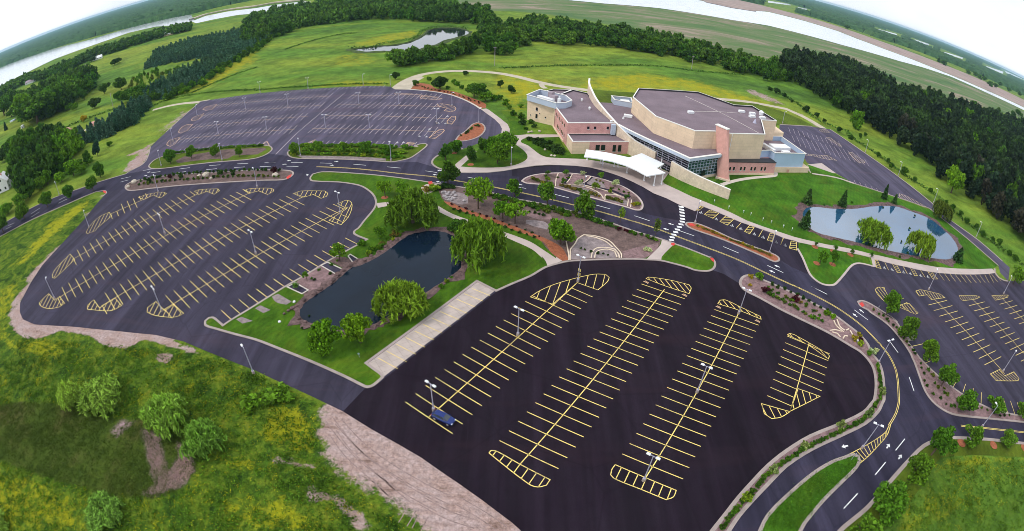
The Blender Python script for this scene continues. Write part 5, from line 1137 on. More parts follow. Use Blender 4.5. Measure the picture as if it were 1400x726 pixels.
# --- entrance canopy
CN = empty('entrance_canopy', (40, 168, 0)); CO = Vector((40, 168, 0))
tag(CN, 'white curved entrance canopy on slim white posts beside the loop drive', 'canopy')
top = [(24.3, 170.2), (25.9, 177.4), (33.4, 175.4), (41.0, 171.9), (46.8, 177.0), (53.4, 168.1), (49.4, 163.6), (51.8, 159.9), (44.2, 156.1), (41.4, 160.6), (38.3, 164.2), (34.3, 167.0), (29.8, 168.9)]
m = MB(); m.prism([(x - CO.x, y - CO.y) for x, y in top], 4.15, 4.5, bottom=True); m.build('canopy_roof', 'white_metal', CN)
for px in ((802.5, 219.5), (821, 224.5), (824, 224.8), (839.5, 228.5), (844.5, 229), (856.7, 237), (880, 247.5), (893.5, 254.5), (904, 252.5), (888, 243), (903, 231)):
    x, y = G(*px); m = MB(); m.tube((x - CO.x, y - CO.y, 0.14), (x - CO.x, y - CO.y, 4.15), 0.2, n=10); m.box((x - CO.x, y - CO.y, 0.3), (0.6, 0.6, 0.35)); m.build('post', 'white_metal', CN)

# ================================================================== VEGETATION (every plant has radius 1 and height 1 before scaling)
def leaf_quads(C, size, rr, tall=1.0, up=0.35, zs=1.0):
    """one small randomly turned leaf face per row of C (x, y, z); zs: how much the later scaling stretches z against x"""
    n = len(C); a = rr.normal(size=(n, 3)); a /= np.linalg.norm(a, axis=1)[:, None]
    b = rr.normal(size=(n, 3)); b[:, 2] += up; b = b - (b * a).sum(1)[:, None] * a; b /= np.linalg.norm(b, axis=1)[:, None]
    c = np.cross(a, b)
    s = size * rr.uniform(0.6, 1.35, n)[:, None]
    u_, v_ = b * s * tall, c * s * 0.72
    sc = np.array([1, 1, 1 / zs])
    V = np.stack([C + (-u_) * sc, C + (v_ - u_ * .1) * sc, C + u_ * sc, C + (-v_ - u_ * .1) * sc], 1).reshape(-1, 3)
    F = np.arange(n * 4).reshape(-1, 4)
    return V, F

def crown_points(rr, n, z0=0.22, clumps=16, fill=0.25, flat=1.0, zs=1.4, top=1.0, cone=0.0):
    """points of an uneven crown made of overlapping clumps, z from z0 to top, radius 1"""
    zc, hz = (z0 + top) / 2, (top - z0) / 2
    out = []; K = []
    for _ in range(clumps):
        d = rr.normal(size=3); d /= np.linalg.norm(d); d[2] = d[2] * 0.95 + 0.05
        f = rr.uniform(0.48, 0.88); k = np.array([d[0] * f, d[1] * f, d[2] * f])
        if cone: k[:2] *= 1 - cone * max(0, k[2])
        K.append((k, rr.uniform(0.18, 0.42)))
    K.append((np.array([0, 0, 0.05]), 0.46)); K.append((np.array([0, 0, 0.62]), 0.28))
    w = np.array([k[1] ** 2 for k in K]); w /= w.sum()
    idx = rr.choice(len(K), n, p=w)
    d = rr.normal(size=(n, 3)); d /= np.linalg.norm(d, axis=1)[:, None]
    rad = np.where(rr.random(n) < fill, rr.random(n) ** 0.5, rr.uniform(0.85, 1.08, n))
    C = np.array([K[i][0] for i in idx]) + d * (np.array([K[i][1] for i in idx]) * rad)[:, None]
    C[:, 2] = zc + C[:, 2] * hz
    return C

def trunk_mesh(name, r=0.055, h=0.62, limbs=4, seed=0, z_s=1.4):
    rr = np.random.default_rng(seed); m = MB()
    m.tube((0, 0, -0.02), (0.01, 0.0, h * .55), r * 1.25, r * 0.85, 7); m.tube((0.01, 0, h * .55), (0.03, 0.02, h), r * 0.85, r * 0.4, 7)
    for i in range(limbs):
        t = 2 * PI * i / limbs + rr.uniform(-.4, .4); z = h * rr.uniform(0.45, 0.75); L = rr.uniform(0.35, 0.6)
        m.tube((0.01, 0, z), (L * math.cos(t), L * math.sin(t), z + rr.uniform(0.12, 0.25)), r * 0.5, r * 0.15, 5)
    o = m.build(name, 'bark'); me = o.data; bpy.data.objects.remove(o); return me

CR = {}
for i in range(4):
    r_ = np.random.default_rng(100 + i)
    CR['round', i] = np_mesh('crown', *leaf_quads(crown_points(r_, 2300, 0.16, 18, 0.22), 0.085, r_, zs=1.5), 'leaves')
    CR['oval', i] = np_mesh('crown', *leaf_quads(crown_points(r_, 1900, 0.07, 15, 0.22, cone=0.72), 0.098, r_, zs=2.2), 'leaves')
    CR['airy', i] = np_mesh('crown', *leaf_quads(crown_points(r_, 1000, 0.2, 13, 0.15), 0.085, r_, zs=1.6), 'leaves')
    CR['thin', i] = np_mesh('crown', *leaf_quads(crown_points(r_, 420, 0.25, 9, 0.2, cone=0.5), 0.13, r_, zs=3.0), 'leaves')
    CR['shrub', i] = np_mesh('shrub', *leaf_quads(crown_points(r_, 300, 0.0, 9, 0.2), 0.19, r_, zs=1.0), 'leaves')
    CR['wood', i] = np_mesh('tree', *leaf_quads(crown_points(r_, 480, 0.02, 12, 0.12, cone=0.5), 0.16, r_, zs=2.2), 'leaves')
    CR['far', i] = np_mesh('tree', *leaf_quads(crown_points(r_, 520, 0.03, 13, 0.15), 0.155, r_, zs=1.5), 'leaves')
    # willow: long strands that arch out of the dome and hang
    P_ = []
    ph1, ph2 = r_.uniform(0, 6, 2)
    for k in range(170):
        a = r_.uniform(0, 2 * PI); lob = 1 + 0.17 * math.sin(3 * a + ph1) + 0.13 * math.sin(5 * a + ph2); rad0 = 0.72 * lob * math.sqrt(r_.random()); z0 = 0.74 + 0.26 * (1 - min(1, (rad0 / .85) ** 2)) * r_.uniform(0.45, 1) - 0.16 * r_.random() + 0.07 * math.sin(2 * a + ph2)
        out_ = min(1.2, rad0 + r_.uniform(0.05, 0.34)); drop = r_.uniform(0.22, 0.62) * (0.45 + 0.75 * rad0); jx, jy = r_.normal(0, .03, 2)
        nn_ = 21
        for t in np.linspace(0, 1, nn_):
            rad = rad0 + (out_ - rad0) * (1 - (1 - t) ** 2); z = z0 + 0.07 * math.sin(min(1, t * 3) * PI) - drop * t ** 1.6
            P_.append((rad * math.cos(a) + jx * t + r_.normal(0, .022), rad * math.sin(a) + jy * t + r_.normal(0, .022), max(0.05, z)))
    CR['willow', i] = np_mesh('crown', *leaf_quads(np.array(P_), 0.050, r_, tall=3.0, up=3.0, zs=1.1), 'leaves')
    # conifer: whorls of drooping boughs
    def conifer(levels, per, sub, size, bare=0.06, jag=0.2):
        Q = []
        for l in range(levels):
            z = bare + (1 - bare) * (l + r_.uniform(-.2, .2)) / levels; R_ = (1 - z) ** 0.85 * r_.uniform(0.85, 1.1) + 0.04
            for b_ in range(per):
                a = 2 * PI * b_ / per + l * 0.7 + r_.uniform(-.25, .25); rr_ = R_ * r_.uniform(1 - jag, 1.08)
                for s_ in range(1, sub + 1):
                    f = s_ / sub; Q.append((rr_ * f * math.cos(a) + r_.normal(0, .02), rr_ * f * math.sin(a) + r_.normal(0, .02), min(0.995, max(0.01, z + 0.02 - 0.07 * f * f))))
        Q.append((0, 0, 0.98)); return np.array(Q)
    CR['spruce', i] = np_mesh('crown', *leaf_quads(conifer(17, 10, 5, 1), 0.13, r_, tall=1.4, zs=2.2), 'leaves')
    CR['pine_far', i] = np_mesh('tree', *leaf_quads(conifer(11, 7, 3, 1), 0.20, r_, tall=1.3, zs=2.4), 'leaves')
    TR_ = trunk_mesh('trunk', seed=i); CR['trunk', i] = TR_
    CR['thin_trunk', i] = trunk_mesh('trunk', 0.05, 0.75, 3, 20 + i)

GREENS = dict(mid=(0.105, 0.230, 0.014), dark=(0.065, 0.155, 0.014), deep=(0.042, 0.092, 0.016), bright=(0.150, 0.300, 0.014), willow=(0.205, 0.320, 0.024), meadow_willow=(0.25, 0.40, 0.060), lime=(0.24, 0.33, 0.020), olive=(0.135, 0.175, 0.024), spruce=(0.036, 0.092, 0.056), pine=(0.026, 0.045, 0.022), gold=(0.36, 0.29, 0.022), maroon=(0.07, 0.012, 0.020), flower=(0.50, 0.55, 0.32), sedge=(0.24, 0.19, 0.045), street=(0.105, 0.225, 0.016))
_cnt = [0]
def tree(kind, x, y, h, r, col, label, cat='tree', name='tree', group=None, trunk=True, sink=0.0):
    i = _cnt[0] % 4; _cnt[0] += 1
    t = empty(name, (x, y, -sink), random.uniform(0, 6.28)); t.scale = (r, r, h); tag(t, label, cat, group)
    c = bpy.data.objects.new('crown', CR[kind, i]); link(c); c.parent = t
    g = GREENS[col] if isinstance(col, str) else col; k = random.uniform(0.88, 1.12)
    c.color = (g[0] * k, g[1] * k, g[2] * k, 1)
    if trunk:
        tr = bpy.data.objects.new('trunk', CR['thin_trunk' if kind in ('thin', 'airy', 'spruce') else 'trunk', i]); link(tr); tr.parent = t
    return t
def T(kind, base, top, wpx, col, label, **k):
    """a tree surveyed in the photograph: foot, tip and crown width"""
    b = G(*base); d = math.sqrt(b[0] ** 2 + b[1] ** 2 + CAM_H ** 2); r = wpx / 2 / LENS_F * d * 1.12
    if kind in ('willow', 'shrub'):      # what shows lowest is the near skirt of the crown, not the stem
        q = math.hypot(*b); b = (b[0] * (1 + 0.8 * r / q), b[1] * (1 + 0.8 * r / q))
        q = math.hypot(*b); back = (b[0] * (1 + 0.45 * r / q), b[1] * (1 + 0.45 * r / q))
        return tree(kind, b[0], b[1], max(1.5, height_at(back, top) * 1.1), r, col, label, **k)
    return tree(kind, b[0], b[1], min(24, max(1.2, height_at(b, top))), r, col, label, **k)
def solo(kind, x, y, h, r, col, label, cat, name, group=None, z=0.0):
    """a plant too small in the photograph to show its parts: one mesh"""
    i = _cnt[0] % 4; _cnt[0] += 1
    o = bpy.data.objects.new(name, CR[kind, i]); link(o); o.location = (x, y, z); o.rotation_euler = (0, 0, random.uniform(0, 6.28)); o.scale = (r, r, h)
    g = GREENS[col] if isinstance(col, str) else col; k = random.uniform(0.8, 1.2)
    o.color = (g[0] * k, g[1] * k, g[2] * k, 1); tag(o, label, cat, group); return o
def shrub(x, y, r, h, col, label, group, z=0.12, name='shrub', cat='shrub'):
    if name == 'shrub':
        for word, nm in ((' tuft', 'tuft'), (' plant', 'bedding_plant'), (' bush', 'bush')):
            if word in label: name, cat = nm, nm.split('_')[-1]; break
    return solo('shrub', x, y, h, r, col, label, cat, name, group, z)

# --- willows
T('willow', (566, 320), (571, 262), 68, (0.12, 0.23, 0.020), 'big dark green weeping willow at the top left bank of the dark pond', name='willow_tree')
T('willow', (659, 376), (655, 303), 68, 'willow', 'yellow green weeping willow with shaggy crown on the right bank of the dark pond', name='willow_tree')
T('willow', (551, 445), (548, 386), 70, 'willow', 'round weeping willow between the dark pond and the pale concrete bays', name='willow_tree')
T('willow', (1188, 338), (1190, 299), 45, 'willow', 'weeping willow on the near bank at the middle of the blue pond', name='willow_tree')
T('willow', (1253, 352), (1259, 317), 38, 'willow', 'round weeping willow on the near bank, right of the blue pond centre', name='willow_tree')
T('willow', (1283, 302), (1284, 275), 27, 'olive', 'hazy olive willow at the far right bank of the blue pond beside the service road', name='willow_tree')
T('willow', (106, 560), (106, 513), 36, 'meadow_willow', 'small meadow willow leaning against the wider willow above the reed marsh', name='willow_tree')
T('willow', (154, 565), (153, 508), 63, 'meadow_willow', 'wide meadow willow above the brown reed marsh, touching a smaller one', name='willow_tree')
T('willow', (245, 597), (246, 526), 62, 'meadow_willow', 'meadow willow at the upper right rim of the pink reed patch', name='willow_tree')
T('willow', (293, 628), (296, 563), 56, 'meadow_willow', 'meadow willow nearest the sandy ground, right of the pink reed patch', name='willow_tree')
T('willow', (159, 720), (159, 660), 58, 'meadow_willow', 'lone meadow willow below the reed marsh', name='willow_tree')
T('willow', (8, 735), (9, 685), 42, 'meadow_willow', 'meadow willow cut off by the bottom left corner of the photo', name='willow_tree')
T('shrub', (385, 557), (387, 527), 42, 'mid', 'broad green thicket bush beside the drive on the meadow', name='bush', cat='bush', trunk=False)
T('shrub', (345, 566), (346, 538), 34, 'mid', 'smaller green thicket bush on the meadow, left of a broader one', name='bush', cat='bush', trunk=False)
# --- trees round the dark pond and garden
T('round', (447, 479), (447, 440), 43, 'bright', 'bright green young tree at the near left corner of the dark pond', name='pond_tree')
T('round', (493, 469), (493, 431), 35, 'bright', 'bright green young tree right of its wider twin at the near pond end', name='pond_tree')
T('airy', (465, 357), (467, 333), 25, 'bright', 'light green tree standing among the pads at the pond edge of the bays', name='pond_tree')
T('thin', (420, 384), (419, 371), 12, 'mid', 'sapling on gravel beside the stepped pond landing', name='sapling')
T('thin', (405.5, 397), (405, 386), 10, 'mid', 'sapling inside the lowest kerbed pad by the pond', name='sapling')
T('airy', (520.5, 327), (520.5, 309), 16, 'mid', 'small dark green tree on the lawn, left of the dark pond willow', name='pond_tree')
T('shrub', (496, 338), (496, 330), 12, 'mid', 'dark bush at the upper end of the pond bays', name='bush', cat='bush', trunk=False)
T('airy', (526.7, 270), (526.5, 247), 22, 'bright', 'left one of two pale young trees on the wedge shaped lawn', name='lawn_tree')
T('airy', (549.3, 270), (549, 247), 22, 'bright', 'right one of two pale young trees on the wedge shaped lawn', name='lawn_tree')
T('oval', (609.4, 219), (608.5, 197), 18, 'dark', 'dark tree behind the tall street tree on the small walkway lawn', name='lawn_tree')
T('round', (623, 209), (623, 191), 20, 'mid', 'rounded tree near the orange mulch teardrop on the small walkway lawn', name='lawn_tree')
T('oval', (644.5, 221), (644.5, 198), 15, 'dark', 'narrow dark tree at the path crossing the small walkway lawn', name='lawn_tree')
T('round', (662, 209), (662, 189), 19, 'dark', 'dark tree at the left of the tree clump on the plaza lawn', name='lawn_tree')
T('round', (680, 224), (680, 192), 30, 'mid', 'largest tree of the clump on the plaza lawn', name='lawn_tree')
T('round', (692, 205), (691, 181), 26, 'mid', 'tree at the back of the plaza lawn clump beside the curved walk', name='lawn_tree')
T('round', (671, 214), (671, 187), 22, 'mid', 'tree in the middle of the plaza lawn clump', name='lawn_tree')
T('oval', (612.5, 253), (612.5, 218), 26, 'dark', 'tall dark street tree where the road meets the rock garden', name='street_tree')
T('airy', (654, 286), (652, 242), 38, 'bright', 'tall feathery light green tree beside the pale rock bed', name='garden_tree')
T('airy', (687.4, 300), (690, 275), 28, 'bright', 'left tree of a touching pair in the brown garden bed', name='garden_tree')
T('airy', (704, 306), (708, 278), 34, 'bright', 'right tree of a touching pair in the brown garden bed', name='garden_tree')
T('round', (766, 334), (770, 300), 36, (0.15, 0.30, 0.014), 'bright tree by the orange mulch end of the garden', name='garden_tree')
T('oval', (702.5, 269.5), (701, 244), 20, 'street', 'dark street tree at the left end of the loop garden', name='street_tree')
T('oval', (748, 281.5), (748.5, 248), 26, 'street', 'street tree along the road below the loop garden, second of three large ones', name='street_tree')
T('oval', (799, 297), (799, 260), 28, 'street', 'largest street tree along the road below the loop garden', name='street_tree')
T('thin', (847.6, 305), (847.5, 282), 11, 'lime', 'slim yellow green street sapling below the right part of the loop garden', name='street_tree')
T('thin', (896.2, 321), (897, 297), 13, 'olive', 'slim olive street sapling near the zebra crossing', name='street_tree')
# --- road islands
for (bx, by), (tx, ty), w_, lab in (((233.7, 224), (232, 203), 16, 'first tree on the gravelly road island, by its left tip'), ((262.3, 217), (262, 200), 14, 'second tree from the left on the gravelly road island'), ((295.3, 213.5), (294.5, 197), 13, 'third tree from the left on the gravelly road island, beside a lamp post'), ((327.5, 215), (327, 199), 10, 'slim tree at the right end of the gravelly road island')):
    T('round', (bx, by), (tx, ty), w_, 'mid', lab, name='street_tree')
for (bx, by), (tx, ty), w_, lab in (((403, 212), (403, 194), 14, 'round tree at the left tip of the hedge island'), ((436, 209), (436, 192.5), 15, 'second tree from the left on the hedge island'), ((469, 210.5), (468.5, 193), 16, 'middle tree of the hedge island'), ((499, 212), (499, 192.5), 18, 'widest dark tree on the hedge island'), ((529, 213.5), (528.5, 197), 13, 'tree at the right end of the hedge island beside a lamp post')):
    T('round', (bx, by), (tx, ty), w_, 'mid', lab, name='street_tree')
# --- along the left road
for (bx, by), (tx, ty), w_, lab in (((5, 318), (4, 293), 20, 'tree by the left road, cut by the photo edge'), ((33.8, 299), (33.8, 274), 19, 'bushy tree on the near side of the left road, second from the photo edge'), ((65.2, 283), (65, 259.5), 17, 'bushy tree by the left road just below a lamp post'), ((96.5, 271.5), (97.5, 249.5), 16, 'bushy tree overhanging the left road between the lamp post and the meadow tip'), ((127.8, 261.5), (128.5, 240.5), 16, 'bushy tree over the left road opposite the meadow tip')):
    T('round', (bx, by), (tx, ty), w_, (0.095, 0.205, 0.018), lab, name='street_tree')
for (bx, by), (tx, ty), w_, c_, lab in (((138, 243), (138, 220), 16, 'dark', 'dark round tree by the road where the sandy verge begins'), ((12, 292), (12, 275), 20, 'mid', 'tree beyond the left road nearest the photo edge'), ((30, 282), (30, 262), 22, 'mid', 'bright rounded tree beyond the left road near the white house'), ((44, 268), (44, 252), 16, 'mid', 'small round tree below the dark wood by the lamp post'), ((66, 252), (66, 230), 18, 'mid', 'tree behind the lamp post of the left road'), ((85, 249), (85, 233), 16, 'bright', 'light green tree between the lamp post and the dark wood'), ((101, 240), (99, 217), 22, 'bright', 'light green tree at the corner of the dark wood'), ((121, 226), (121, 206), 11, 'dark', 'slim dark tree in the open grass by the upper lot'), ((134, 213), (134, 192), 12, 'spruce', 'narrow dark fir between the spruce belt and the upper lot'), ((112, 238), (112, 226), 14, 'mid', 'low bushy tree in the hollow beside the upper lot'), ((150, 200), (150, 193), 8, 'mid', 'little tree in the grass near the upper lot corner')):
    T('round', (bx, by), (tx, ty), w_, c_, lab, name='meadow_tree')
# --- loop garden and building side
for k, ((bx, by), (tx, ty), w_, c_, lab) in enumerate((((345, 140), (345, 90), 52, 'dark', 'dark little tree at the left of the loop garden rim'), ((515, 140), (515, 85), 66, 'mid', 'little tree on the loop garden rim, left of a pale flowering one'), ((490, 222), (490, 165), 55, 'dark', 'dark little tree in the middle of the loop garden'), ((680, 137), (680, 96), 62, 'flower', 'pale flowering little tree on the loop garden rim'), ((845, 167), (845, 106), 60, 'bright', 'light green little tree on the loop garden rim by the loop lamp post'), ((795, 280), (795, 203), 80, 'lime', 'yellow green little tree inside the right half of the loop garden'), ((985, 245), (980, 178), 72, 'flower', 'pale green shrub tree on the right rim of the loop garden'), ((935, 322), (935, 268), 46, 'lime', 'small yellow tree above the right row of grasses in the loop garden'), ((1090, 372), (1090, 318), 52, 'dark', 'dark little tree at the right end of the loop garden'), ((340, 202), (340, 148), 58, 'lime', 'yellow green shrub tree at the left of the loop garden'), ((630, 240), (630, 183), 70, 'flower', 'pale shrub tree in the centre of the loop garden'))):
    T('airy', (700 + bx / 6.98, 220 + by / 6.98), (700 + tx / 6.98, 220 + ty / 6.98), w_ / 6.98, c_, lab, name='garden_tree')
T('airy', (1120.3, 361), (1124, 339), 18, 'mid', 'left faint tree with a mulch ring on the triangular lawn', name='lawn_tree')
T('airy', (1136.8, 362.5), (1140.5, 342.5), 14, 'mid', 'right faint tree with a mulch ring on the triangular lawn', name='lawn_tree')
for (bx, by), (tx, ty), w_, lab in (((803, 322), (803, 280), 40, 'first sapling along the walk over the triangular lawn'), ((985, 370), (990, 310), 48, 'second sapling along the walk over the triangular lawn'), ((1143, 402), (1150, 340), 48, 'third sapling along the walk over the triangular lawn'), ((1325, 432), (1325, 375), 38, 'sapling at the corner where the walk meets the pond bays')):
    T('airy', (1000 + bx / 6.98, 290 + by / 6.98), (1000 + tx / 6.98, 290 + ty / 6.98), w_ / 6.98, 'dark', lab, name='sapling')
for base, top_, w_, lab in (((1102.6, 279), (1103.5, 256.5), 16, 'dark fir on the lawn at the upper left of the blue pond'), ((1150.3, 283), (1153.5, 258.5), 13, 'dark narrow fir on the far bank of the blue pond'), ((1208, 272), (1208.5, 250), 9, 'slim grey fir on the far bank near the parking bays'), ((1221.7, 279), (1222, 263.5), 9, 'small dark fir on the far bank, right of a slim grey one'), ((1099, 312), (1099, 285), 17, 'dark fir on the left bank of the blue pond'), ((1308, 357), (1309.5, 335.5), 17, 'dark fir at the right end of the blue pond')):
    T('spruce', base, top_, w_, (0.050, 0.115, 0.028), lab, name='fir_tree')
# --- divider by the east lot and the branch road
for base, top_, w_, lab in (((1211.5, 429), (1219, 396), 27, 'cone shaped tree at the nose of the east lot strip'), ((1236, 462), (1241, 427), 28, 'second tree along the east lot strip, beside a kerbed bump'), ((1264.3, 493), (1273, 460), 27, 'third tree along the east lot strip'), ((1286, 528), (1293, 492), 30, 'fourth tree of the east lot strip, above its wide corner'), ((1313, 561), (1319, 527), 32, 'bushy tree in the wide corner of the east lot strip'), ((1358.5, 561), (1359, 535), 27, 'round tree after the wide corner of the east lot strip'), ((1393.4, 567), (1396, 547), 22, 'tree of the east lot strip at the right photo edge')):
    T('oval', base, top_, w_, 'street', lab, name='street_tree')
for base, top_, w_, lab in (((1273, 622), (1289, 577), 40, 'street tree at the inner corner where the branch road begins'), ((1240.5, 658), (1257, 617), 40, 'second tree of the verge row going down from the branch corner'), ((1203, 703), (1221, 654), 50, 'large tree in the verge row near the bottom of the photo'), ((1168, 740), (1184, 703), 50, 'verge tree cut by the bottom of the photo'), ((1324.5, 607), (1329, 577), 30, 'left tree with an orange mulch ring below the branch road'), ((1372, 605.5), (1374.5, 583.5), 28, 'right tree with an orange mulch ring below the branch road'), ((1408, 606), (1411, 588), 24, 'tree below the branch road at the right photo edge')):
    T('oval', base, top_, w_, 'street', lab, name='street_tree')
for px in ((1314, 606), (1358, 609), (1400, 613), (1116.5, 360.5), (1138, 362), (1114, 338), (1139, 344), (1162.5, 348.8), (621, 209.5), (643.5, 225.5), (526, 270.5), (549, 271)):
    x, y = G(*px); r_ = 1.3 if px[0] > 1300 else 1.2
    sheet('mulch_ring', [(x + r_ * math.cos(t), y + r_ * math.sin(t)) for t in np.linspace(0, 2 * PI, 15)[:-1]], 0.165, 'orange_mulch')
# --- beds between the upper lot and the building
for (bx, by), (tx, ty), w_, lab, c_ in (((601.6, 122), (602, 103.5), 23, 'dark round tree above the orange bed of the upper lot', 'deep'), ((648, 132), (648, 112.5), 26, 'wide dark tree between the upper lot and the yellow meadow', 'dark'), ((568, 117.5), (568, 109), 9, 'little tree at the start of the gravel road', 'dark'), ((684, 120), (684, 110), 9, 'small dark ball tree in the yellow meadow strip', 'deep'), ((699, 127.5), (699, 116.5), 11, 'dark ball tree nearest the pale blue plant screen', 'deep'), ((637.4, 103.5), (637.4, 96.5), 8, 'tiny dark tree beside the gravel road', 'deep'), ((541, 108.5), (541, 98), 10, 'dark tree between the meadow and the gravel road start', 'deep'), ((664, 139), (664, 126), 18, 'tree beside the shrubs above the sidewalk', 'mid')):
    T('round', (bx, by), (tx, ty), w_, c_, lab, name='bed_tree')
for x, y, w_, c_ in ((560, 90, 60, 'mid'), (600, 120, 70, 'mid'), (640, 150, 60, 'dark'), (830, 160, 80, 'dark'), (880, 200, 80, 'dark'), (940, 260, 90, 'mid'), (1000, 250, 70, 'dark'), (1060, 300, 90, 'mid'), (1090, 340, 60, 'mid'), (1130, 400, 80, 'dark'), (1200, 330, 60, 'bright'), (1200, 430, 90, 'dark'), (1210, 490, 90, 'deep'), (1290, 480, 70, 'dark'), (1330, 520, 60, 'deep'), (1250, 540, 50, 'dark'), (320, 70, 60, 'mid'), (500, 150, 50, 'mid')):
    b_ = G(540 + x / 6.98, 100 + y / 6.98); d_ = math.hypot(*b_); r_ = w_ / 6.98 / 2 / LENS_F * d_
    shrub(b_[0], b_[1], r_, r_ * 1.3, c_, 'rounded green shrub in the thicket between the upper lot and the stone wing', 'shrubs between the upper lot and the building', 0.0)
for x, y in ((200, 195), (280, 240), (330, 250), (370, 280), (420, 300), (470, 300), (500, 330), (540, 350), (580, 360), (300, 200), (400, 240), (450, 240), (520, 290), (600, 330), (250, 205), (350, 210), (560, 310)):
    b_ = G(700 + x / 8.75, 170 + y / 8.75); shrub(b_[0], b_[1], random.uniform(1.2, 1.9), random.uniform(1.2, 1.9), 'deep', 'dark evergreen shrub in the bed beside the brick wing', 'evergreen shrubs beside the brick wing', 0.1)
for x, y in ((195, 205), (260, 215), (300, 230), (350, 300), (455, 375), (510, 380), (650, 360)):
    b_ = G(700 + x / 8.75, 170 + y / 8.75)
def rocks(pts, r0, r1, mat, label, group, name='boulder', z=0.1):
    for x, y in pts:
        rr = random.uniform(r0, r1); bm = bmesh.new(); bmesh.ops.create_icosphere(bm, subdivisions=2, radius=1)
        for v_ in bm.verts: v_.co = Vector((v_.co.x * rr * random.uniform(.85, 1.15), v_.co.y * rr * 0.8 * random.uniform(.85, 1.15), v_.co.z * rr * 0.65 * random.uniform(.85, 1.15)))
        me = bpy.data.meshes.new(name); bm.to_mesh(me); bm.free(); me.materials.append(MATS[mat]); o = link(bpy.data.objects.new(name, me))
        o.location = (x, y, z + rr * 0.35); o.rotation_euler = (0, 0, random.uniform(0, 6)); tag(o, label, 'boulder', group)
rocks([G(700 + x / 8.75, 170 + y / 8.75) for x, y in ((470, 380), (510, 385), (395, 310), (330, 90), (235, 95), (200, 100))], 0.4, 0.7, 'boulder_stone', 'pale boulder at the edge of the evergreen bed by the brick wing', 'boulders by the brick wing')
rocks([G(190 + x / 6.98, 170 + y / 6.98) for x, y in ((575, 500), (690, 522))], 0.7, 1.0, 'boulder_stone', 'cream boulder half way along the long shrub strip', 'cream boulders in the long shrub strip')
rocks([G(190 + x / 6.98, 170 + y / 6.98) for x, y in ((640, 495),)], 1.6, 1.7, 'boulder_stone', 'largest cream boulder, half way along the long shrub strip', None)
rocks([G(183.5, 250.5)], 1.5, 1.6, 'boulder_stone', 'big pale boulder at the left tip of the long shrub strip', None)
rocks([G(175.5, 256.5)], 1.1, 1.2, 'boulder_stone', 'lower pale boulder at the left tip of the long shrub strip', None)
rocks([G(376.5, 241)], 1.3, 1.4, 'boulder_stone', 'round cream boulder near the right tip of the long shrub strip', None)
rr = random.Random(3)
rocks([G(590 + x / 6.98, 250 + y / 6.98) for x, y in ((110, 100), (130, 95), (150, 120), (165, 100), (185, 125), (205, 110), (125, 140), (150, 150), (175, 145), (200, 150), (165, 170), (190, 170), (310, 180), (230, 130), (215, 95), (140, 112), (222, 155))], 0.45, 0.85, 'grey_boulder', 'grey rock of the heap at the head of the garden', 'grey rocks heaped at the head of the garden', z=0.12)
rocks([G(370 + x / 6.98, 310 + y / 6.98) for x, y in ((690, 430), (720, 400), (640, 470), (580, 545), (600, 520), (480, 610), (420, 650), (760, 380), (820, 340), (900, 330), (960, 290), (1030, 250), (1100, 200), (1150, 150), (1200, 130))] + [G(280 + x / 6.98, 390 + y / 6.98) for x, y in ((800, 250), (840, 230), (760, 280), (880, 210), (950, 150), (900, 330), (960, 360))], 0.35, 0.8, 'bank_rock', 'brown rock on the left bank of the dark pond', 'brown rocks on the dark pond bank', z=0.2)
rocks([G(280 + x / 6.98, 390 + y / 6.98) for x, y in ((855, 165), (715, 355))], 0.35, 0.45, 'white_siding', 'small white stone on the left bank of the dark pond', 'white stones on the pond bank')

# --- planted rows
def row_of(px, n, r, h, cols, label, group, jitter=0.3, name='shrub', z=0.13, cat='shrub'):
    P_ = smooth(W(px), False, 4); L_ = sum(math.dist(a, b) for a, b in zip(P_[:-1], P_[1:]))
    for p in resample(P_, L_ / n)[:n]:
        k = random.uniform(0.75, 1.25)
        shrub(p[0] + random.uniform(-jitter, jitter), p[1] + random.uniform(-jitter, jitter), r * k, h * k, random.choice(cols), label, group, z, name, cat)
row_of(c7(190, 170, (20, 545), (150, 520), (300, 495), (450, 480), (560, 470), (720, 462), (900, 455), (1100, 445), (1250, 445), (1396, 450)), 34, 0.75, 1.2, ['deep', 'dark', 'deep', 'dark'], 'small dark shrub in the upper row of the long shrub strip', 'upper shrub row of the long strip')
row_of(c7(190, 170, (10, 580), (150, 565), (300, 545), (450, 535), (560, 528), (720, 515), (900, 507), (1100, 500), (1250, 505), (1396, 505)), 30, 0.7, 1.0, ['olive', 'dark', 'deep', 'olive'], 'small dark shrub in the lower row of the long shrub strip', 'lower shrub row of the long strip')
for (x, y), r_, c_, lab in (((100, 560), 1.5, 'deep', 'dark dwarf conifer near the left end of the long shrub strip'), ((300, 520), 1.2, 'maroon', 'dark red shrub left of the cream boulders'), ((410, 510), 1.2, 'deep', 'dark shrub just left of the cream boulders'), ((785, 485), 1.4, 'deep', 'dark dwarf conifer right of the cream boulders'), ((905, 480), 1.2, 'deep', 'dark dwarf conifer in the middle right of the long shrub strip'), ((1290, 462), 1.5, 'maroon', 'maroon shrub near the right end of the long shrub strip')):
    b_ = G(190 + x / 6.98, 170 + y / 6.98); shrub(b_[0], b_[1], r_, r_ * 1.5, c_, lab, None)
row_of(c7(370, 150, (300, 350), (500, 350), (750, 355), (1000, 360), (1250, 370), (1380, 385)), 26, 1.6, 1.15, ['mid', 'bright', 'mid'], 'green hedge bush in the back row of the hedge island', 'back hedge row of the hedge island', 0.8, 'hedge_bush', cat='hedge')
row_of(c7(370, 150, (330, 385), (600, 395), (850, 400), (1100, 415), (1300, 420)), 26, 1.6, 1.0, ['mid', 'bright', 'bright'], 'green hedge bush in the middle row of the hedge island', 'middle hedge row of the hedge island', 0.8, 'hedge_bush', cat='hedge')
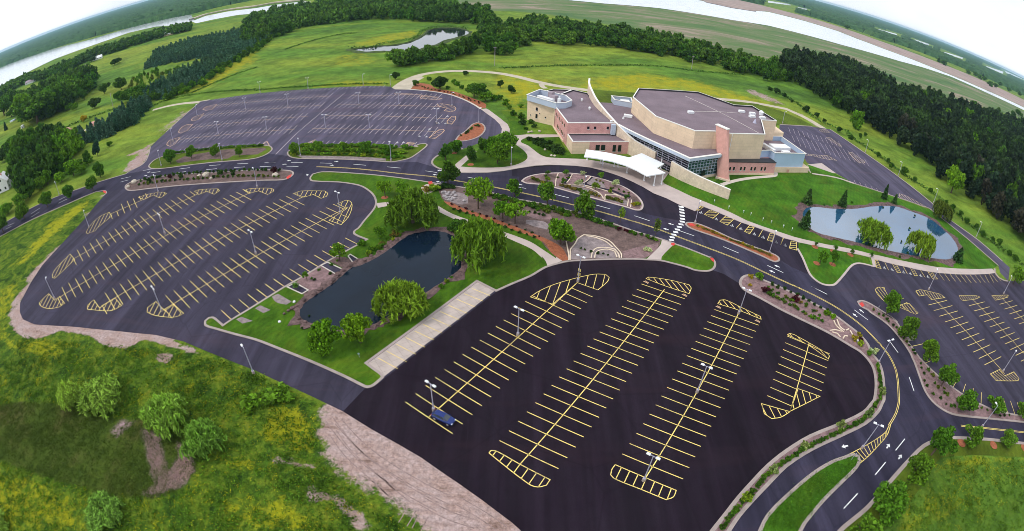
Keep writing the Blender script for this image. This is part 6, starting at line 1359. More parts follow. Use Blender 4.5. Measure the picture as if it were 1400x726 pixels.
row_of(c7(370, 150, (210, 420), (350, 425), (500, 430), (750, 435), (1000, 445), (1100, 460), (1300, 455)), 28, 1.3, 0.9, ['bright', 'lime', 'mid'], 'yellow green bush in the front row of the hedge island', 'front hedge row of the hedge island', 0.5, 'hedge_bush', cat='hedge')
row_of(c7(190, 170, (340, 282), (600, 252), (900, 222), (1200, 212)), 34, 0.9, 1.0, ['mid', 'dark'], 'low clipped hedge plant along the back of the gravelly road island', 'hedge along the gravelly road island', 0.2, 'hedge_bush', cat='hedge')
row_of(c7(590, 250, (575, 125), (700, 155), (830, 190), (960, 220), (1100, 245), (1250, 285), (1396, 320)) + c7(740, 290, (560, 110), (700, 150)), 40, 1.0, 1.0, ['dark', 'mid', 'olive', 'dark'], 'low shrub in the border between the road and the brown garden bed', 'border shrubs between road and garden', 0.5)
row_of(c7(590, 250, (600, 150), (760, 190), (900, 225), (1050, 260), (1200, 300), (1350, 330)), 22, 0.9, 0.8, ['dark', 'olive', 'mid'], 'low shrub in the inner border row of the brown garden bed', 'inner border shrubs of the garden', 0.6)
row_of(c7(740, 290, (720, 150), (820, 200), (960, 230), (1130, 280)), 12, 0.7, 0.7, ['dark', 'mid', 'maroon'], 'small dark plant near the walk end of the garden border', 'small plants at the walk end of the border', 0.6)
row_of(c7(590, 250, (80, 60), (150, 45), (230, 60)), 7, 1.3, 1.2, ['deep'], 'very dark bush above the grey rock heap', 'dark bushes above the rock heap', 0.4)
row_of(c7(590, 250, (200, 215), (300, 245), (400, 285), (520, 330), (640, 365), (760, 410), (880, 450), (1000, 505), (1100, 550)), 13, 0.45, 0.5, ['deep', 'maroon'], 'dark tuft along the upper edge of the orange mulch band', 'tufts along the upper edge of the orange mulch', 0.2)
row_of(c7(590, 250, (215, 258), (310, 290), (410, 325), (510, 362), (620, 400), (700, 432), (810, 470), (930, 510), (1040, 555)), 13, 0.55, 0.6, ['deep'], 'dark bush along the lower edge of the orange mulch band', 'bushes along the lower edge of the orange mulch', 0.2)
row_of(c7(590, 250, (930, 290), (1020, 300), (1100, 335)), 4, 0.6, 0.7, ['deep'], 'dark tuft on the pink gravel of the garden', 'tufts on the pink garden gravel', 0.3)
row_of(c7(740, 290, (380, 350), (430, 370), (500, 400), (630, 410), (700, 410)), 6, 0.45, 0.6, ['deep'], 'dark tuft inside the ring paths of the garden', 'tufts inside the garden ring paths', 0.4)
row_of(c7(740, 290, (1000, 365), (1040, 375)), 3, 0.9, 0.8, ['flower'], 'pale shrub at the corner of the garden by the zebra crossing walk', 'pale shrubs at the garden corner', 0.3)
row_of(c7(560, 170, (160, 640), (220, 620), (260, 650)), 4, 1.6, 1.5, ['sedge', 'lime'], 'pale yellow bush by the walk at the head of the garden', 'pale bushes at the head of the garden', 0.4)
row_of(c7(700, 220, (190, 170), (240, 195), (290, 210), (340, 218)), 8, 0.75, 0.8, ['sedge', 'olive', 'gold'], 'tan grass tuft at the left tip of the loop garden', 'grass tufts at the left tip of the loop garden', 0.3, 'grass_tuft', cat='grass tuft')
row_of(c7(700, 220, (460, 245), (520, 258), (600, 280), (680, 295)), 9, 0.75, 0.9, ['sedge', 'olive'], 'tan grass tuft in the left row along the loop garden', 'left grass row of the loop garden', 0.15, 'grass_tuft', cat='grass tuft')
row_of(c7(700, 220, (740, 315), (800, 335), (850, 350)), 5, 0.75, 0.9, ['sedge', 'olive'], 'tan grass tuft in the middle row along the loop garden', 'middle grass row of the loop garden', 0.15, 'grass_tuft', cat='grass tuft')
row_of(c7(700, 220, (900, 360), (980, 380), (1070, 405)), 7, 0.75, 0.9, ['sedge', 'olive'], 'tan grass tuft in the right row along the loop garden', 'right grass row of the loop garden', 0.15, 'grass_tuft', cat='grass tuft')
row_of(c7(700, 220, (1160, 425), (1190, 415), (1215, 430)), 4, 0.9, 0.8, ['gold', 'lime'], 'yellow bush at the right tip of the loop garden', 'yellow bushes at the loop garden tip', 0.3)
row_of(c7(880, 250, (505, 415), (620, 460), (750, 515), (880, 570)) + c7(1000, 290, (100, 310), (200, 350), (300, 390), (400, 430)), 30, 0.55, 0.6, ['gold', 'olive', 'sedge'], 'golden green tuft in the narrow island beside the accessible bays', 'tufts in the narrow island', 0.15, 'grass_tuft', cat='grass tuft')
row_of(c7(1010, 370, (315, 140), (370, 165), (440, 190), (515, 225), (585, 265), (660, 300), (710, 330), (775, 365), (840, 395), (890, 430)), 10, 0.55, 0.85, ['deep'], 'dark upright shrub along the road side of the pink mulch strip', 'upright shrubs on the road side of the pink strip', 0.15)
row_of(c7(1010, 370, (290, 235), (335, 250), (375, 275), (430, 295), (450, 320), (500, 345), (585, 390), (640, 420), (690, 460), (770, 470), (840, 510)), 14, 0.75, 0.8, ['mid', 'olive', 'dark'], 'rounded green shrub along the lot side of the pink mulch strip', 'shrubs on the lot side of the pink strip', 0.3)
for (x, y), r_, c_, lab in (((245, 205), 1.25, 'maroon', 'big maroon shrub near the head of the pink mulch strip'), ((530, 285), 1.35, 'maroon', 'big dark maroon shrub half way along the pink mulch strip'), ((190, 85), 1.5, 'mid', 'green bush at the head of the pink mulch strip'), ((115, 75), 0.9, 'gold', 'yellow bush at the head of the pink mulch strip'), ((105, 150), 0.6, 'gold', 'small yellow bush behind the kerb at the head of the pink strip'), ((840, 425), 1.2, 'bright', 'light green shrub above the edging paths of the pink strip'), ((890, 450), 1.0, 'bright', 'light green shrub beside the edging paths of the pink strip'), ((1100, 670), 1.1, 'gold', 'yellow shrub below the white stone in the strip'), ((1145, 630), 0.9, 'gold', 'yellow shrub above the white stone in the strip'), ((1160, 710), 1.1, 'lime', 'lime shrub at the narrow end of the pink strip'), ((1155, 675), 0.8, 'maroon', 'dark red shrub between the yellow ones in the strip')):
    b_ = G(1010 + x / 6.98, 370 + y / 6.98); shrub(b_[0], b_[1], r_, r_ * 1.15, c_, lab, None)
rocks([G(1010 + 1125 / 6.98, 370 + 672 / 6.98)], 0.5, 0.55, 'white_siding', 'white stone among yellow shrubs in the divider strip', None)
row_of(c4(1050, 364, (545, 480), (575, 470), (605, 465)), 4, 0.9, 1.0, ['olive', 'flower', 'mid'], 'loose olive bush at the narrow neck of the divider strip', 'olive bushes at the neck of the divider', 0.3)
row_of(c4(1050, 364, (592, 540), (605, 600), (610, 660), (608, 726)) + c4(1050, 544, (598, 20), (560, 75), (500, 130), (440, 165), (350, 205), (250, 255), (150, 310), (60, 370), (0, 415)) + c4(700, 544, (1310, 515), (1240, 590), (1180, 660), (1130, 740)), 72, 0.62, 0.75, ['dark', 'mid', 'dark'], 'small clipped green bush in the curving hedge beside the front lot', 'curving hedge beside the front lot', 0.08, 'hedge_bush', cat='hedge')
for (ox, oy, x, y), lab in (((1050, 364, 622, 690), 'white flowering bush at the upper end of the curving hedge'), ((1050, 544, 390, 160), 'white flowering bush in the curving hedge above the road median'), ((1050, 544, 195, 270), 'white flowering bush in the curving hedge beside the grass median'), ((700, 544, 1265, 555), 'yellowish flowering bush in the lower part of the curving hedge'), ((1050, 544, 25, 395), 'white flowering bush lower down the curving hedge'), ((1050, 544, 545, 95), 'green bush where the curving hedge bends')):
    b_ = G(ox + x / 3.989, oy + y / 3.989); shrub(b_[0], b_[1], 1.15, 1.5, 'lime' if '700' in str(ox) or ox == 700 else (0.22, 0.30, 0.10), lab, None)
row_of(c7(1190, 390, (40, 250), (100, 290), (200, 370), (300, 490), (380, 590), (450, 690)), 14, 0.5, 0.6, ['deep', 'dark', 'olive'], 'small dark plant in the upper part of the east lot strip', 'plants in the upper east lot strip', 0.5)
row_of(c7(1200, 490, (420, 60), (450, 200), (500, 310), (600, 400), (700, 470), (950, 480), (1050, 500), (1150, 540), (1300, 565)), 20, 0.5, 0.6, ['deep', 'dark'], 'small dark plant in the wide corner of the east lot strip', 'plants in the wide corner of the east lot strip', 0.7)
row_of(c7(1200, 490, (490, 130), (600, 340), (650, 300), (660, 340), (620, 370)), 7, 0.6, 0.7, ['dark', 'olive'], 'olive bush behind the fourth tree of the east lot strip', 'bushes behind the trees of the east lot strip', 0.6)
row_of(c7(540, 100, (640, 600), (680, 570), (740, 520), (780, 500), (820, 530)), 9, 0.7, 0.8, ['mid', 'deep', 'dark'], 'green plant on the orange mulch teardrop', 'plants on the orange mulch teardrop', 0.5)
row_of(c7(540, 100, (200, 120), (300, 145), (400, 170), (520, 190), (640, 225), (740, 260), (840, 300)), 24, 0.55, 0.6, ['maroon', 'deep', 'dark'], 'small dark plant in the orange bed along the upper lot kerb', 'plants in the orange bed of the upper lot', 0.8)
sheet('mulch_bed', smooth(W(c7(540, 100, (150, 150), (220, 90), (330, 110), (400, 150), (560, 175), (700, 225), (860, 290), (870, 330), (820, 340), (760, 300), (650, 245), (520, 200), (350, 170)))), 0.06, 'orange_mulch')
row_of(c7(1010, 370, (260, 170), (400, 240), (470, 270), (600, 330), (700, 385), (800, 440)), 16, 0.55, 0.6, ['mid', 'dark', 'olive', 'sedge'], 'low plant in the middle of the pink mulch strip', 'plants in the middle of the pink strip', 0.9)
row_of(c7(700, 220, (320, 160), (450, 170), (600, 180), (720, 190), (850, 220), (960, 260), (1060, 300), (1160, 350)), 22, 0.5, 0.55, ['mid', 'olive', 'maroon', 'sedge', 'dark'], 'small mixed plant in the beds of the loop garden', 'small plants of the loop garden beds', 1.6)
# pond bank plants
row_of(c7(370, 310, (1180, 60), (1200, 100), (1080, 130), (1060, 190), (1010, 210), (950, 260), (890, 280)), 9, 0.8, 0.9, ['lime', 'mid', 'olive', 'sedge'], 'mixed low shrub on the upper left bank of the dark pond', 'shrubs on the upper left pond bank', 0.6)
row_of(c7(370, 310, (1250, 60), (1150, 140), (1050, 200), (960, 250), (880, 310)), 12, 0.75, 0.8, ['mid', 'dark', 'lime', 'olive'], 'leafy plant in the second row on the upper left bank of the dark pond', 'second plant row on the upper left pond bank', 0.7)
row_of(c7(370, 310, (630, 330), (680, 350), (470, 410), (350, 545), (720, 400)), 6, 0.5, 0.5, ['deep', 'mid'], 'low tuft among the gravel pads by the dark pond', 'tufts among the pond pads', 0.4)
row_of(c7(280, 390, (925, 430), (985, 455), (1350, 520), (870, 200)), 5, 0.35, 0.4, ['deep'], 'dark tuft on the stony near bank of the dark pond', 'tufts on the near pond bank', 0.5)
row_of(c4(350, 364, (1040, 90), (990, 130), (1060, 75), (1110, 45)), 5, 0.7, 0.7, ['mid', 'lime'], 'green tuft on the right bank of the dark pond', 'tufts on the right pond bank', 0.4)
T('round', (626, 318), (626, 300), 26, 'dark', 'dark bush tree on the upper right bank of the dark pond', name='pond_tree')
row_of(c4(1050, 182, (300, 395), (500, 385), (800, 455), (690, 680), (915, 690), (390, 585), (460, 600)), 10, 0.5, 0.8, ['deep', 'dark'], 'small dark plant on the bank of the blue pond', 'plants on the blue pond bank', 0.5)
# verge trees along the service road
VT = [(445, 45, 34), (500, 28, 26), (530, 20, 22), (597, 132, 30), (650, 165, 26), (668, 195, 34), (740, 232, 44), (797, 268, 30), (880, 328, 28), (998, 425, 40), (1048, 455, 30), (1078, 495, 36), (1133, 522, 28), (1165, 565, 34), (1218, 590, 28), (1255, 612, 40), (1308, 668, 30), (968, 388, 24), (1342, 700, 40)]
for x, y, h in VT:
    T('round', (1050 + x / 3.989, 182 + y / 3.989), (1050.6 + x / 3.989, 182 + (y - h * 1.15) / 3.989), h * 0.85 / 3.989, 'dark', 'small dark tree in the grass verge beside the service road', name='verge_tree', group='small trees along the service road', trunk=False)
for x, y, h in ((45, 512, 36), (85, 535, 30), (205, 612, 40), (262, 640, 30), (305, 668, 22), (10, 500, 26), (385, 722, 34), (130, 560, 18)):
    T('round', (1050 + x / 3.989, y / 3.989), (1050.5 + x / 3.989, (y - h) / 3.989), h * 1.0 / 3.989, 'deep', 'small dark tree in the row beyond the gravel road', name='verge_tree', group='small trees beyond the gravel road', trunk=False)
T('airy', (1385, 388), (1378, 354), 22, 'mid', 'tree at the corner where the service road meets the east lot', name='street_tree')

# --- trees one can tell apart on the left
for (bx, by), (tx, ty), w_, c_, lab in (((52, 168), (52, 114), 58, 'dark', 'great round oak at the front of the farm grove'), ((75, 155), (78, 108), 40, 'dark', 'oak at the right front of the farm grove'), ((98, 140), (98, 96), 40, 'dark', 'tall oak in the middle of the farm grove'), ((124, 120), (126, 88), 28, 'deep', 'oak with bare stem at the right end of the farm grove'), ((34, 160), (36, 118), 30, 'mid', 'oak at the left end of the farm grove'), ((18, 148), (18, 114), 32, 'dark', 'dark tree left of the farm grove'), ((6, 158), (6, 132), 24, 'dark', 'dark tree at the left edge by the farm road'),
                                        ((143, 128), (143, 113), 11, 'dark', 'small oval tree right of the farm grove'), ((149, 120), (149, 113), 7, 'deep', 'tiny dark tree right of the farm grove'), ((166, 123), (166, 104), 17, 'dark', 'tall oval tree beside the bush thicket'), ((116, 136), (116, 121), 11, 'dark', 'small tree below the oak with bare stem'), ((130, 148), (130, 133), 17, 'deep', 'dark round bush tree in the open field'), ((95, 150), (95, 142), 13, 'mid', 'pale small tree in the field below the grove'), ((104, 150), (104, 140), 10, 'mid', 'thin small tree in the field below the grove'), ((16, 160), (12, 150), 16, 'dark', 'dark bush tree at the farm yard'), ((115, 167), (114.5, 157), 9, 'gold', 'yellow green little tree beside the field hedge'), ((125, 85), (127, 78), 15, 'deep', 'dark round tree in the far field beside a hedge bank'), ((157, 89), (157, 80), 13, 'deep', 'left one of two dark trees on a field bank'), ((163, 86), (164, 78), 10, 'deep', 'right one of two dark trees on a field bank')):
    T('round', (bx, by), (tx, ty), w_, c_, lab, name='field_tree')
for x, y, w_ in ((165, 137, 16), (172, 140, 18), (182, 137, 20), (190, 134, 22), (186, 141, 20), (176, 134, 14), (196, 130, 18)):
    T('round', (x, y), (x, y - w_ * 0.85), w_ * 1.1, 'dark', 'rounded bush tree of the thicket before the spruce belt', name='thicket_tree', group='thicket before the spruce belt', trunk=False)
for x, y, w_, c_ in ((24, 222, 26, 'deep'), (40, 238, 30, 'deep'), (50, 246, 36, 'deep'), (65, 238, 34, 'deep'), (30, 215, 30, 'deep'), (48, 222, 34, 'deep'), (75, 225, 30, 'dark'), (85, 228, 24, 'dark'), (60, 215, 28, 'deep'), (90, 214, 22, 'dark'), (18, 214, 26, 'dark'), (10, 218, 24, 'deep'), (40, 254, 20, 'dark'), (75, 208, 20, 'dark'), (98, 205, 18, 'mid'), (34, 264, 22, 'mid'), (58, 258, 20, 'mid')):
    T('round', (x, y), (x + 0.5, y - w_ * 0.95), w_, c_, 'tall dark tree of the grove behind the white house', name='grove_tree', group='grove behind the white house')
for x, y, w_ in ((88, 236, 12), (95, 238, 12), (104, 232, 14), (110, 226, 12), (118, 230, 14), (125, 222, 12)):
    T('shrub', (x, y), (x, y - 9), w_, 'mid', 'green bush in the hollow beside the upper lot road', cat='bush', name='bush', group='bushes in the hollow by the road', trunk=False)

# ------------------------------------------------------------------ woods
GROVE_PX = [(26, 166), (48, 170), (70, 164), (100, 146), (128, 122), (124, 108), (90, 116), (50, 136), (22, 152)]
def scatter(poly, spacing, n_max=99999, jit=0.42):
    A = np.array(poly); x0, y0 = A.min(0); x1, y1 = A.max(0); out = []
    for i, y in enumerate(np.arange(y0, y1, spacing * 0.87)):
        for x in np.arange(x0 + (i % 2) * spacing / 2, x1, spacing):
            p = (x + random.uniform(-jit, jit) * spacing, y + random.uniform(-jit, jit) * spacing)
            if inside(p, poly): out.append(p)
    return out
def wood(pts, kind, hr, rr_, mat, name, label, cat, group, cols, limit, stuff_name):
    """the trees nearest the camera stand as things, the rest of the wood is one mass"""
    pts = sorted(pts, key=lambda p: p[0] ** 2 + p[1] ** 2)
    for p in pts[:limit]:
        r_ = random.uniform(*rr_); k_ = 0.5 + 0.5 * math.sin(p[0] * 0.045 + 1.3 * math.sin(p[1] * 0.03)); cc = cols[min(len(cols) - 1, int((k_ * 0.75 + random.random() * 0.25) * len(cols)))]; solo(kind, p[0], p[1], random.uniform(*hr), r_, cc, label, cat, name, group)
    rest = pts[limit:]
    if not rest: return
    Vs, Fs, o_ = [], [], 0; rg = np.random.default_rng(len(rest))
    base = []
    for i in range(4):
        me = CR[kind, i]; v_ = np.empty(len(me.vertices) * 3, np.float32); me.vertices.foreach_get('co', v_); v_ = v_.reshape(-1, 4, 3)
        base.append(v_)
    for k, p in enumerate(rest):
        d_ = math.hypot(*p); v_ = base[k % 4]
        keep = int(np.clip(len(v_) * min(1.0, 260.0 / d_), 40, len(v_)))
        q = v_[rg.permutation(len(v_))[:keep]]
        g = math.sqrt(len(v_) / keep) ** 0.8
        c_ = q.mean(1, keepdims=True); q = c_ + (q - c_) * g
        a = rg.uniform(0, 6.28); R_ = random.uniform(*rr_); H_ = random.uniform(*hr)
        ca, sa = math.cos(a) * R_, math.sin(a) * R_
        q = np.stack([q[..., 0] * ca - q[..., 1] * sa + p[0], q[..., 0] * sa + q[..., 1] * ca + p[1], q[..., 2] * H_], -1)
        Vs.append(q.reshape(-1, 3))
    V = np.concatenate(Vs); F = np.arange(len(V)).reshape(-1, 4)
    o = link(bpy.data.objects.new(stuff_name, np_mesh(stuff_name, V, F, mat))); o['kind'] = 'stuff'
pw = W(c4(1050, 0, (60, 425), (200, 480), (330, 575), (600, 722)) + c4(1050, 182, (620, 10), (850, 172), (1000, 302), (1200, 452), (1396, 612), (1500, 700))) + [(330, 60), (640, 120), (900, 330), (860, 520), (560, 470), (400, 455), (395, 560), (290, 520)]
wood(scatter(pw, 8.6), 'wood', (8, 18), (3.6, 6.8), 'pine_leaves', 'pine_tree', 'dark pine of the dense wood to the right of the service road', 'pine', 'pines of the dense dark wood', ['pine', (0.024, 0.046, 0.024), 'pine', (0.046, 0.046, 0.034), (0.032, 0.058, 0.024), 'pine', (0.045, 0.085, 0.024)], 285, 'pine_wood')
bw = W(c4(1050, 0, (860, 620), (950, 600), (1100, 620), (1250, 650), (1396, 670)) + c4(1050, 182, (1396, 60), (1250, 40), (1100, 0), (1000, -40)))
def px_wood(px, spacing): return scatter(W(px), spacing)
# left spruce plantation and belts
BELT = W([(194, 139), (228, 135), (270, 117), (306, 92.5), (349, 67.6), (391, 39), (374, 37), (338, 53), (302, 71), (270, 91), (231, 110), (199, 128)])
BELT_LOW = W([(114, 199), (149, 189), (185, 171), (210, 143), (203, 139), (178, 148), (142, 173), (107, 187)])
BLOCK = W([(199, 95), (228, 88), (270, 81), (300, 72), (356, 38), (302, 48), (249, 59.5), (213, 72)])
wood(scatter(BELT_LOW, 4.6) + scatter(BELT, 5.4), 'pine_far', (5.5, 9), (2.2, 3.1), 'spruce_leaves', 'spruce_tree', 'blue green spruce of the belts along the upper lot field', 'spruce', 'spruces of the left belts', [(0.060, 0.135, 0.095), (0.048, 0.115, 0.072), (0.080, 0.165, 0.12)], 215, 'spruce_belt')
wood(scatter(BLOCK, 6.0), 'pine_far', (5, 8.5), (2.3, 3.3), 'spruce_leaves', 'spruce_tree', 'blue green spruce of the plantation block in the left fields', 'spruce', 'spruces of the plantation block', [(0.065, 0.145, 0.105), (0.085, 0.175, 0.135)], 75, 'spruce_plantation')
for p in scatter(W([(172, 112), (205, 100), (262, 96), (300, 84), (268, 94), (235, 108), (200, 126), (178, 130)]), 11.0):
    solo('far', p[0], p[1], random.uniform(3.5, 7), random.uniform(1.4, 2.8), random.choice(['mid', 'mid', 'olive', 'dark']), 'loose young tree in the rough grass between the spruce belts', 'tree', 'young_tree', 'young trees between the spruce belts')
for p in scatter(W([(195, 134), (230, 129), (275, 112), (310, 88), (352, 64), (392, 37), (396, 41), (354, 70), (312, 95), (276, 120), (232, 138), (196, 142)]), 7.0):
    solo('far', p[0], p[1], random.uniform(3.5, 6.5), random.uniform(2.2, 3.6), random.choice(['mid', 'dark', 'dark']), 'rounded bush along the field edge of the spruce belt', 'bush', 'bush', 'bushes at the edge of the spruce belt')
# broadleaf belts
pts = scatter(W(GROVE_PX), 13.0)
wood(pts, 'far', (15, 22), (7.5, 10.5), 'forest_leaves', 'grove_tree', 'dark oak inside the farm grove in the left fields', 'tree', 'farm grove', ['dark', (0.048, 0.105, 0.016)], 60, 'farm_grove')
sl_pts = scatter(W([(-4, 290), (0, 250), (10, 235), (30, 200), (60, 190), (95, 200), (108, 205), (100, 222), (80, 240), (50, 258), (30, 285)]), 9.0)
sl_pts = [p for p in sl_pts if not inside(p, W([(-20, 225), (26, 225), (30, 300), (-20, 300)]))]
wood(sl_pts, 'far', (11, 17), (5.5, 7.5), 'forest_leaves', 'grove_tree', 'leafy tree of the wood around the white house', 'tree', 'wood around the white house', ['dark', 'deep', (0.060, 0.130, 0.018), 'mid'], 90, 'house_wood')
cw = W(c4(350, 0, (-60, 250), (0, 262), (60, 215), (180, 185), (260, 150), (400, 131), (560, 112), (700, 106), (850, 118), (1000, 128), (1250, 138))) + W(c4(350, 0, (1300, 85), (1050, 45), (700, 20), (400, 25), (200, 60), (60, 90), (-60, 130)))
nw = W(c4(350, 0, (705, 372), (850, 362), (1000, 342), (1100, 318), (1200, 292), (1390, 300)) + c4(700, 0, (0, 268), (150, 240), (300, 246), (600, 272), (900, 322), (1100, 368), (1230, 410), (1330, 395), (1280, 330), (1100, 285), (950, 255), (750, 205), (600, 172), (400, 160), (250, 140), (100, 120))) + W(c4(350, 0, (1390, 150), (1290, 135), (1250, 140), (1225, 200), (1200, 255), (1130, 282), (1040, 304), (940, 326), (860, 340), (740, 354)))
pts = px_wood(c4(350, 0, (705, 372), (850, 362), (1000, 342), (1100, 318), (1185, 288), (1150, 268), (1060, 296), (960, 324), (860, 340), (740, 352)), 8.0)
pts += [p for p in scatter(nw, 9.5) if random.random() < 0.84]
wood(pts, 'far', (6, 13), (4.2, 7.4), 'forest_leaves', 'broadleaf_tree', 'bushy broadleaf tree of the belt between the meadow and the river flats', 'tree', 'broadleaf belt beyond the meadow', ['dark', (0.075, 0.160, 0.020), (0.10, 0.20, 0.026)], 170, 'broadleaf_belt')
pts = [p for p in scatter(cw, 10.5) if random.random() < 0.84]
wood(pts, 'far', (8, 17), (5, 8.5), 'forest_leaves', 'broadleaf_tree', 'broadleaf tree in the wood behind the far meadow at the top of the photo', 'tree', 'wood behind the far meadow', ['dark', (0.065, 0.140, 0.022)], 90, 'far_meadow_wood')
sh = W([(-5, 137), (36, 114), (63, 110), (106, 92), (129, 80), (160, 71), (200, 58), (230, 49), (262, 43), (262, 37), (228, 43), (198, 52), (158, 64), (126, 74), (103, 86), (60, 103), (34, 108), (-5, 129)])
pts = scatter(sh, 12.0)
wood(pts, 'far', (9, 14), (6, 9), 'forest_leaves', 'shore_tree', 'broadleaf tree on the near shore of the left lake', 'tree', 'trees on the near shore of the left lake', ['dark', (0.070, 0.145, 0.030)], 110, 'shore_wood')
edge_pts = [G(1050 + x / 3.989, 182 + y / 3.989) for x, y in ((1010, 250), (1090, 300), (1180, 330), (900, 120), (1300, 420), (1250, 180), (1370, 250), (1330, 120), (1180, 60), (1050, 20), (1396, 180), (1320, 330), (1100, 100))]
for p in edge_pts:
    solo('far', p[0], p[1], random.uniform(13, 18), random.uniform(5, 7), random.choice(['mid', (0.075, 0.150, 0.020), 'dark']), 'lighter broadleaf tree standing among the dark pines', 'tree', 'broadleaf_tree', 'broadleaf trees among the pines')
for x, y in ((480, 690), (360, 570), (520, 605), (500, 590), (880, 610), (910, 640), (960, 660), (780, 520), (1080, 660), (1180, 690), (1110, 600), (1250, 620), (1330, 640), (560, 500), (620, 480), (1396, 700), (840, 560)):
    p = G(1050 + x / 3.989, y / 3.989 + 3)
    solo('far', p[0], p[1], random.uniform(12, 17), random.uniform(5, 7.5), random.choice(['mid', (0.08, 0.16, 0.022), 'dark']), 'light green tree along the back of the dark pine wood', 'tree', 'broadleaf_tree', 'light trees behind the pine wood')
T('round', (1300, 264), (1298, 226), 28, 'bright', 'big fresh green tree at the edge of the dark pine wood', name='wood_edge_tree')
pts = px_wood([(1045, 110), (1050, 95), (1075, 90), (1078, 110), (1062, 118)], 9) + px_wood([(985, 93), (1010, 82), (1045, 92), (1046, 108), (1020, 102)], 11)
wood(pts, 'far', (7, 12), (4, 6), 'forest_leaves', 'broadleaf_tree', 'loose broadleaf tree where the belt runs down to the pine wood', 'tree', 'loose trees at the end of the belt', ['mid', 'dark'], 40, 'belt_end_thicket')
# trees on the river flats and far shores (right)
pts = [G(1050 + x / 3.989, y / 3.989) for x, y in ((430, 160), (1130, 415), (1210, 470), (1265, 470), (1240, 480), (930, 340), (960, 355), (1090, 405), (1310, 500), (1370, 520), (1150, 430), (1180, 440))]
for p in pts: solo('far', p[0], p[1], 16, 12, 'dark', 'lone tree on the flats beyond the right lake', 'tree', 'shore_tree', 'lone trees beyond the right lake')
T('round', (1392, 158), (1392, 150), 12, 'dark', 'dark tree at the right photo edge below the lake', name='field_tree')
hb = MB()
def hedge_bank(px, w, h, name):
    P_ = resample(smooth(W(px), False, 4), 2.0); Q = []
    for p in P_:
        for _ in range(12): Q.append((p[0] + random.gauss(0, w), p[1] + random.gauss(0, w), random.uniform(0.0, h)))
    V, F = leaf_quads(np.array(Q), 0.55, np.random.default_rng(3)); o = link(bpy.data.objects.new(name, np_mesh(name, V, F, 'forest_leaves'))); o['kind'] = 'stuff'
hedge_bank(c4(350, 0, (0, 495), (150, 480), (300, 472), (450, 462), (720, 458)), 0.7, 0.7, 'undergrowth')
hedge_bank(c4(0, 0, (830, 580), (900, 550), (1000, 525), (1200, 500), (1396, 490)), 0.8, 0.7, 'undergrowth')
hedge_bank(c4(0, 0, (1050, 505), (1200, 440), (1300, 400), (1396, 370)), 0.8, 0.6, 'undergrowth')
hedge_bank(c4(350, 0, (160, 270), (300, 225), (450, 190), (550, 180)), 0.9, 0.8, 'undergrowth')
hedge_bank(c4(350, 0, (520, 265), (640, 262), (700, 240), (850, 215), (900, 180), (930, 160), (1040, 145), (1150, 160)), 1.4, 1.8, 'undergrowth')
hedge_bank(c4(700, 0, (-60, 372), (100, 366), (300, 358), (400, 358), (800, 362), (1000, 388), (1260, 410)), 0.9, 0.8, 'undergrowth')
hedge_bank(c4(0, 0, (300, 720), (450, 660), (600, 605), (700, 575), (840, 545)), 1.0, 1.2, 'undergrowth')
hedge_bank(c4(1050, 0, (0, 475), (150, 560), (280, 660), (440, 722)) + c4(1050, 182, (460, 30), (600, 120), (750, 235), (900, 330), (1000, 420), (1200, 580), (1396, 726)), 1.0, 1.0, 'undergrowth')

# ------------------------------------------------------------------ rank meadow plants near the lots
def meadow_tufts(name, poly_px, n, mat_cols, hmax, avoid=(), seed=1, size=0.125):
    poly = W(poly_px); A = np.array(poly); rg = np.random.default_rng(seed); P_ = []
    av = [W(a) for a in avoid]
    lo, hi = A.min(0), A.max(0)
    lo = np.maximum(lo, (-135, 5)); hi = np.minimum(hi, (140, 140))
    cx = rg.uniform(lo, hi, (n // 14 + 1, 2))
    for c in cx:
        s = rg.uniform(0.6, 2.6)
        for q in rg.normal(c, s, (14, 2)):
            if inside(q, poly) and not any(inside(q, a) for a in av): P_.append(q)
    P_ = np.array(P_); m_ = len(P_)
    if not m_: return
    h = rg.uniform(0.25, 1, m_) * hmax
    k = 7
    C = np.repeat(np.column_stack([P_, h * 0.6]), k, 0) + rg.normal(0, 1, (m_ * k, 3)) * np.array([0.28, 0.28, 0.16])
    C[:, 2] = np.abs(C[:, 2]) + 0.02
    V, F = leaf_quads(C, size, rg, tall=1.3, up=0.9)
    o = link(bpy.data.objects.new(name, np_mesh(name, V, F, mat_cols))); o['kind'] = 'stuff'
leaf_mat('meadow_leaves', False, (0.082, 0.165, 0.012), 0.5, 1.7, True)
leaf_mat('meadow_bloom', False, (0.46, 0.42, 0.014), 0.5, 1.5, True)
leaf_mat('reed_leaves', False, (0.075, 0.115, 0.018), 0.5, 1.7, True)
leaf_mat('lawn_blades', False, (0.060, 0.150, 0.010), 0.35, 1.7, True)
leaf_mat('pink_reeds', False, (0.50, 0.34, 0.38), 0.35, 1.5, True)
MEADOW = [(-30, 372), (45, 290), (120, 270), (150, 282), (118, 330), (70, 400), (20, 430), (30, 462), (100, 468), (200, 478), (300, 492), (370, 520), (432, 560), (432, 620), (470, 660), (540, 710), (590, 770), (470, 790), (-40, 790)]
REEDS = c4(0, 544, (-60, 60), (120, 20), (300, 30), (420, 70), (580, 110), (760, 120), (850, 175), (960, 200), (1060, 280), (1075, 400), (1000, 495), (850, 545), (700, 545), (500, 505), (300, 450), (100, 380), (-60, 320))
meadow_tufts('meadow_plants', MEADOW, 26000, 'meadow_leaves', 0.9, [REEDS], 1, 0.15)
meadow_tufts('meadow_flowers', MEADOW, 9000, 'meadow_bloom', 0.95, [REEDS], 2, 0.085)
meadow_tufts('meadow_plants', [(1235, 660), (1300, 622), (1460, 630), (1480, 780), (1180, 780)], 4500, 'meadow_leaves', 0.5, [], 3)
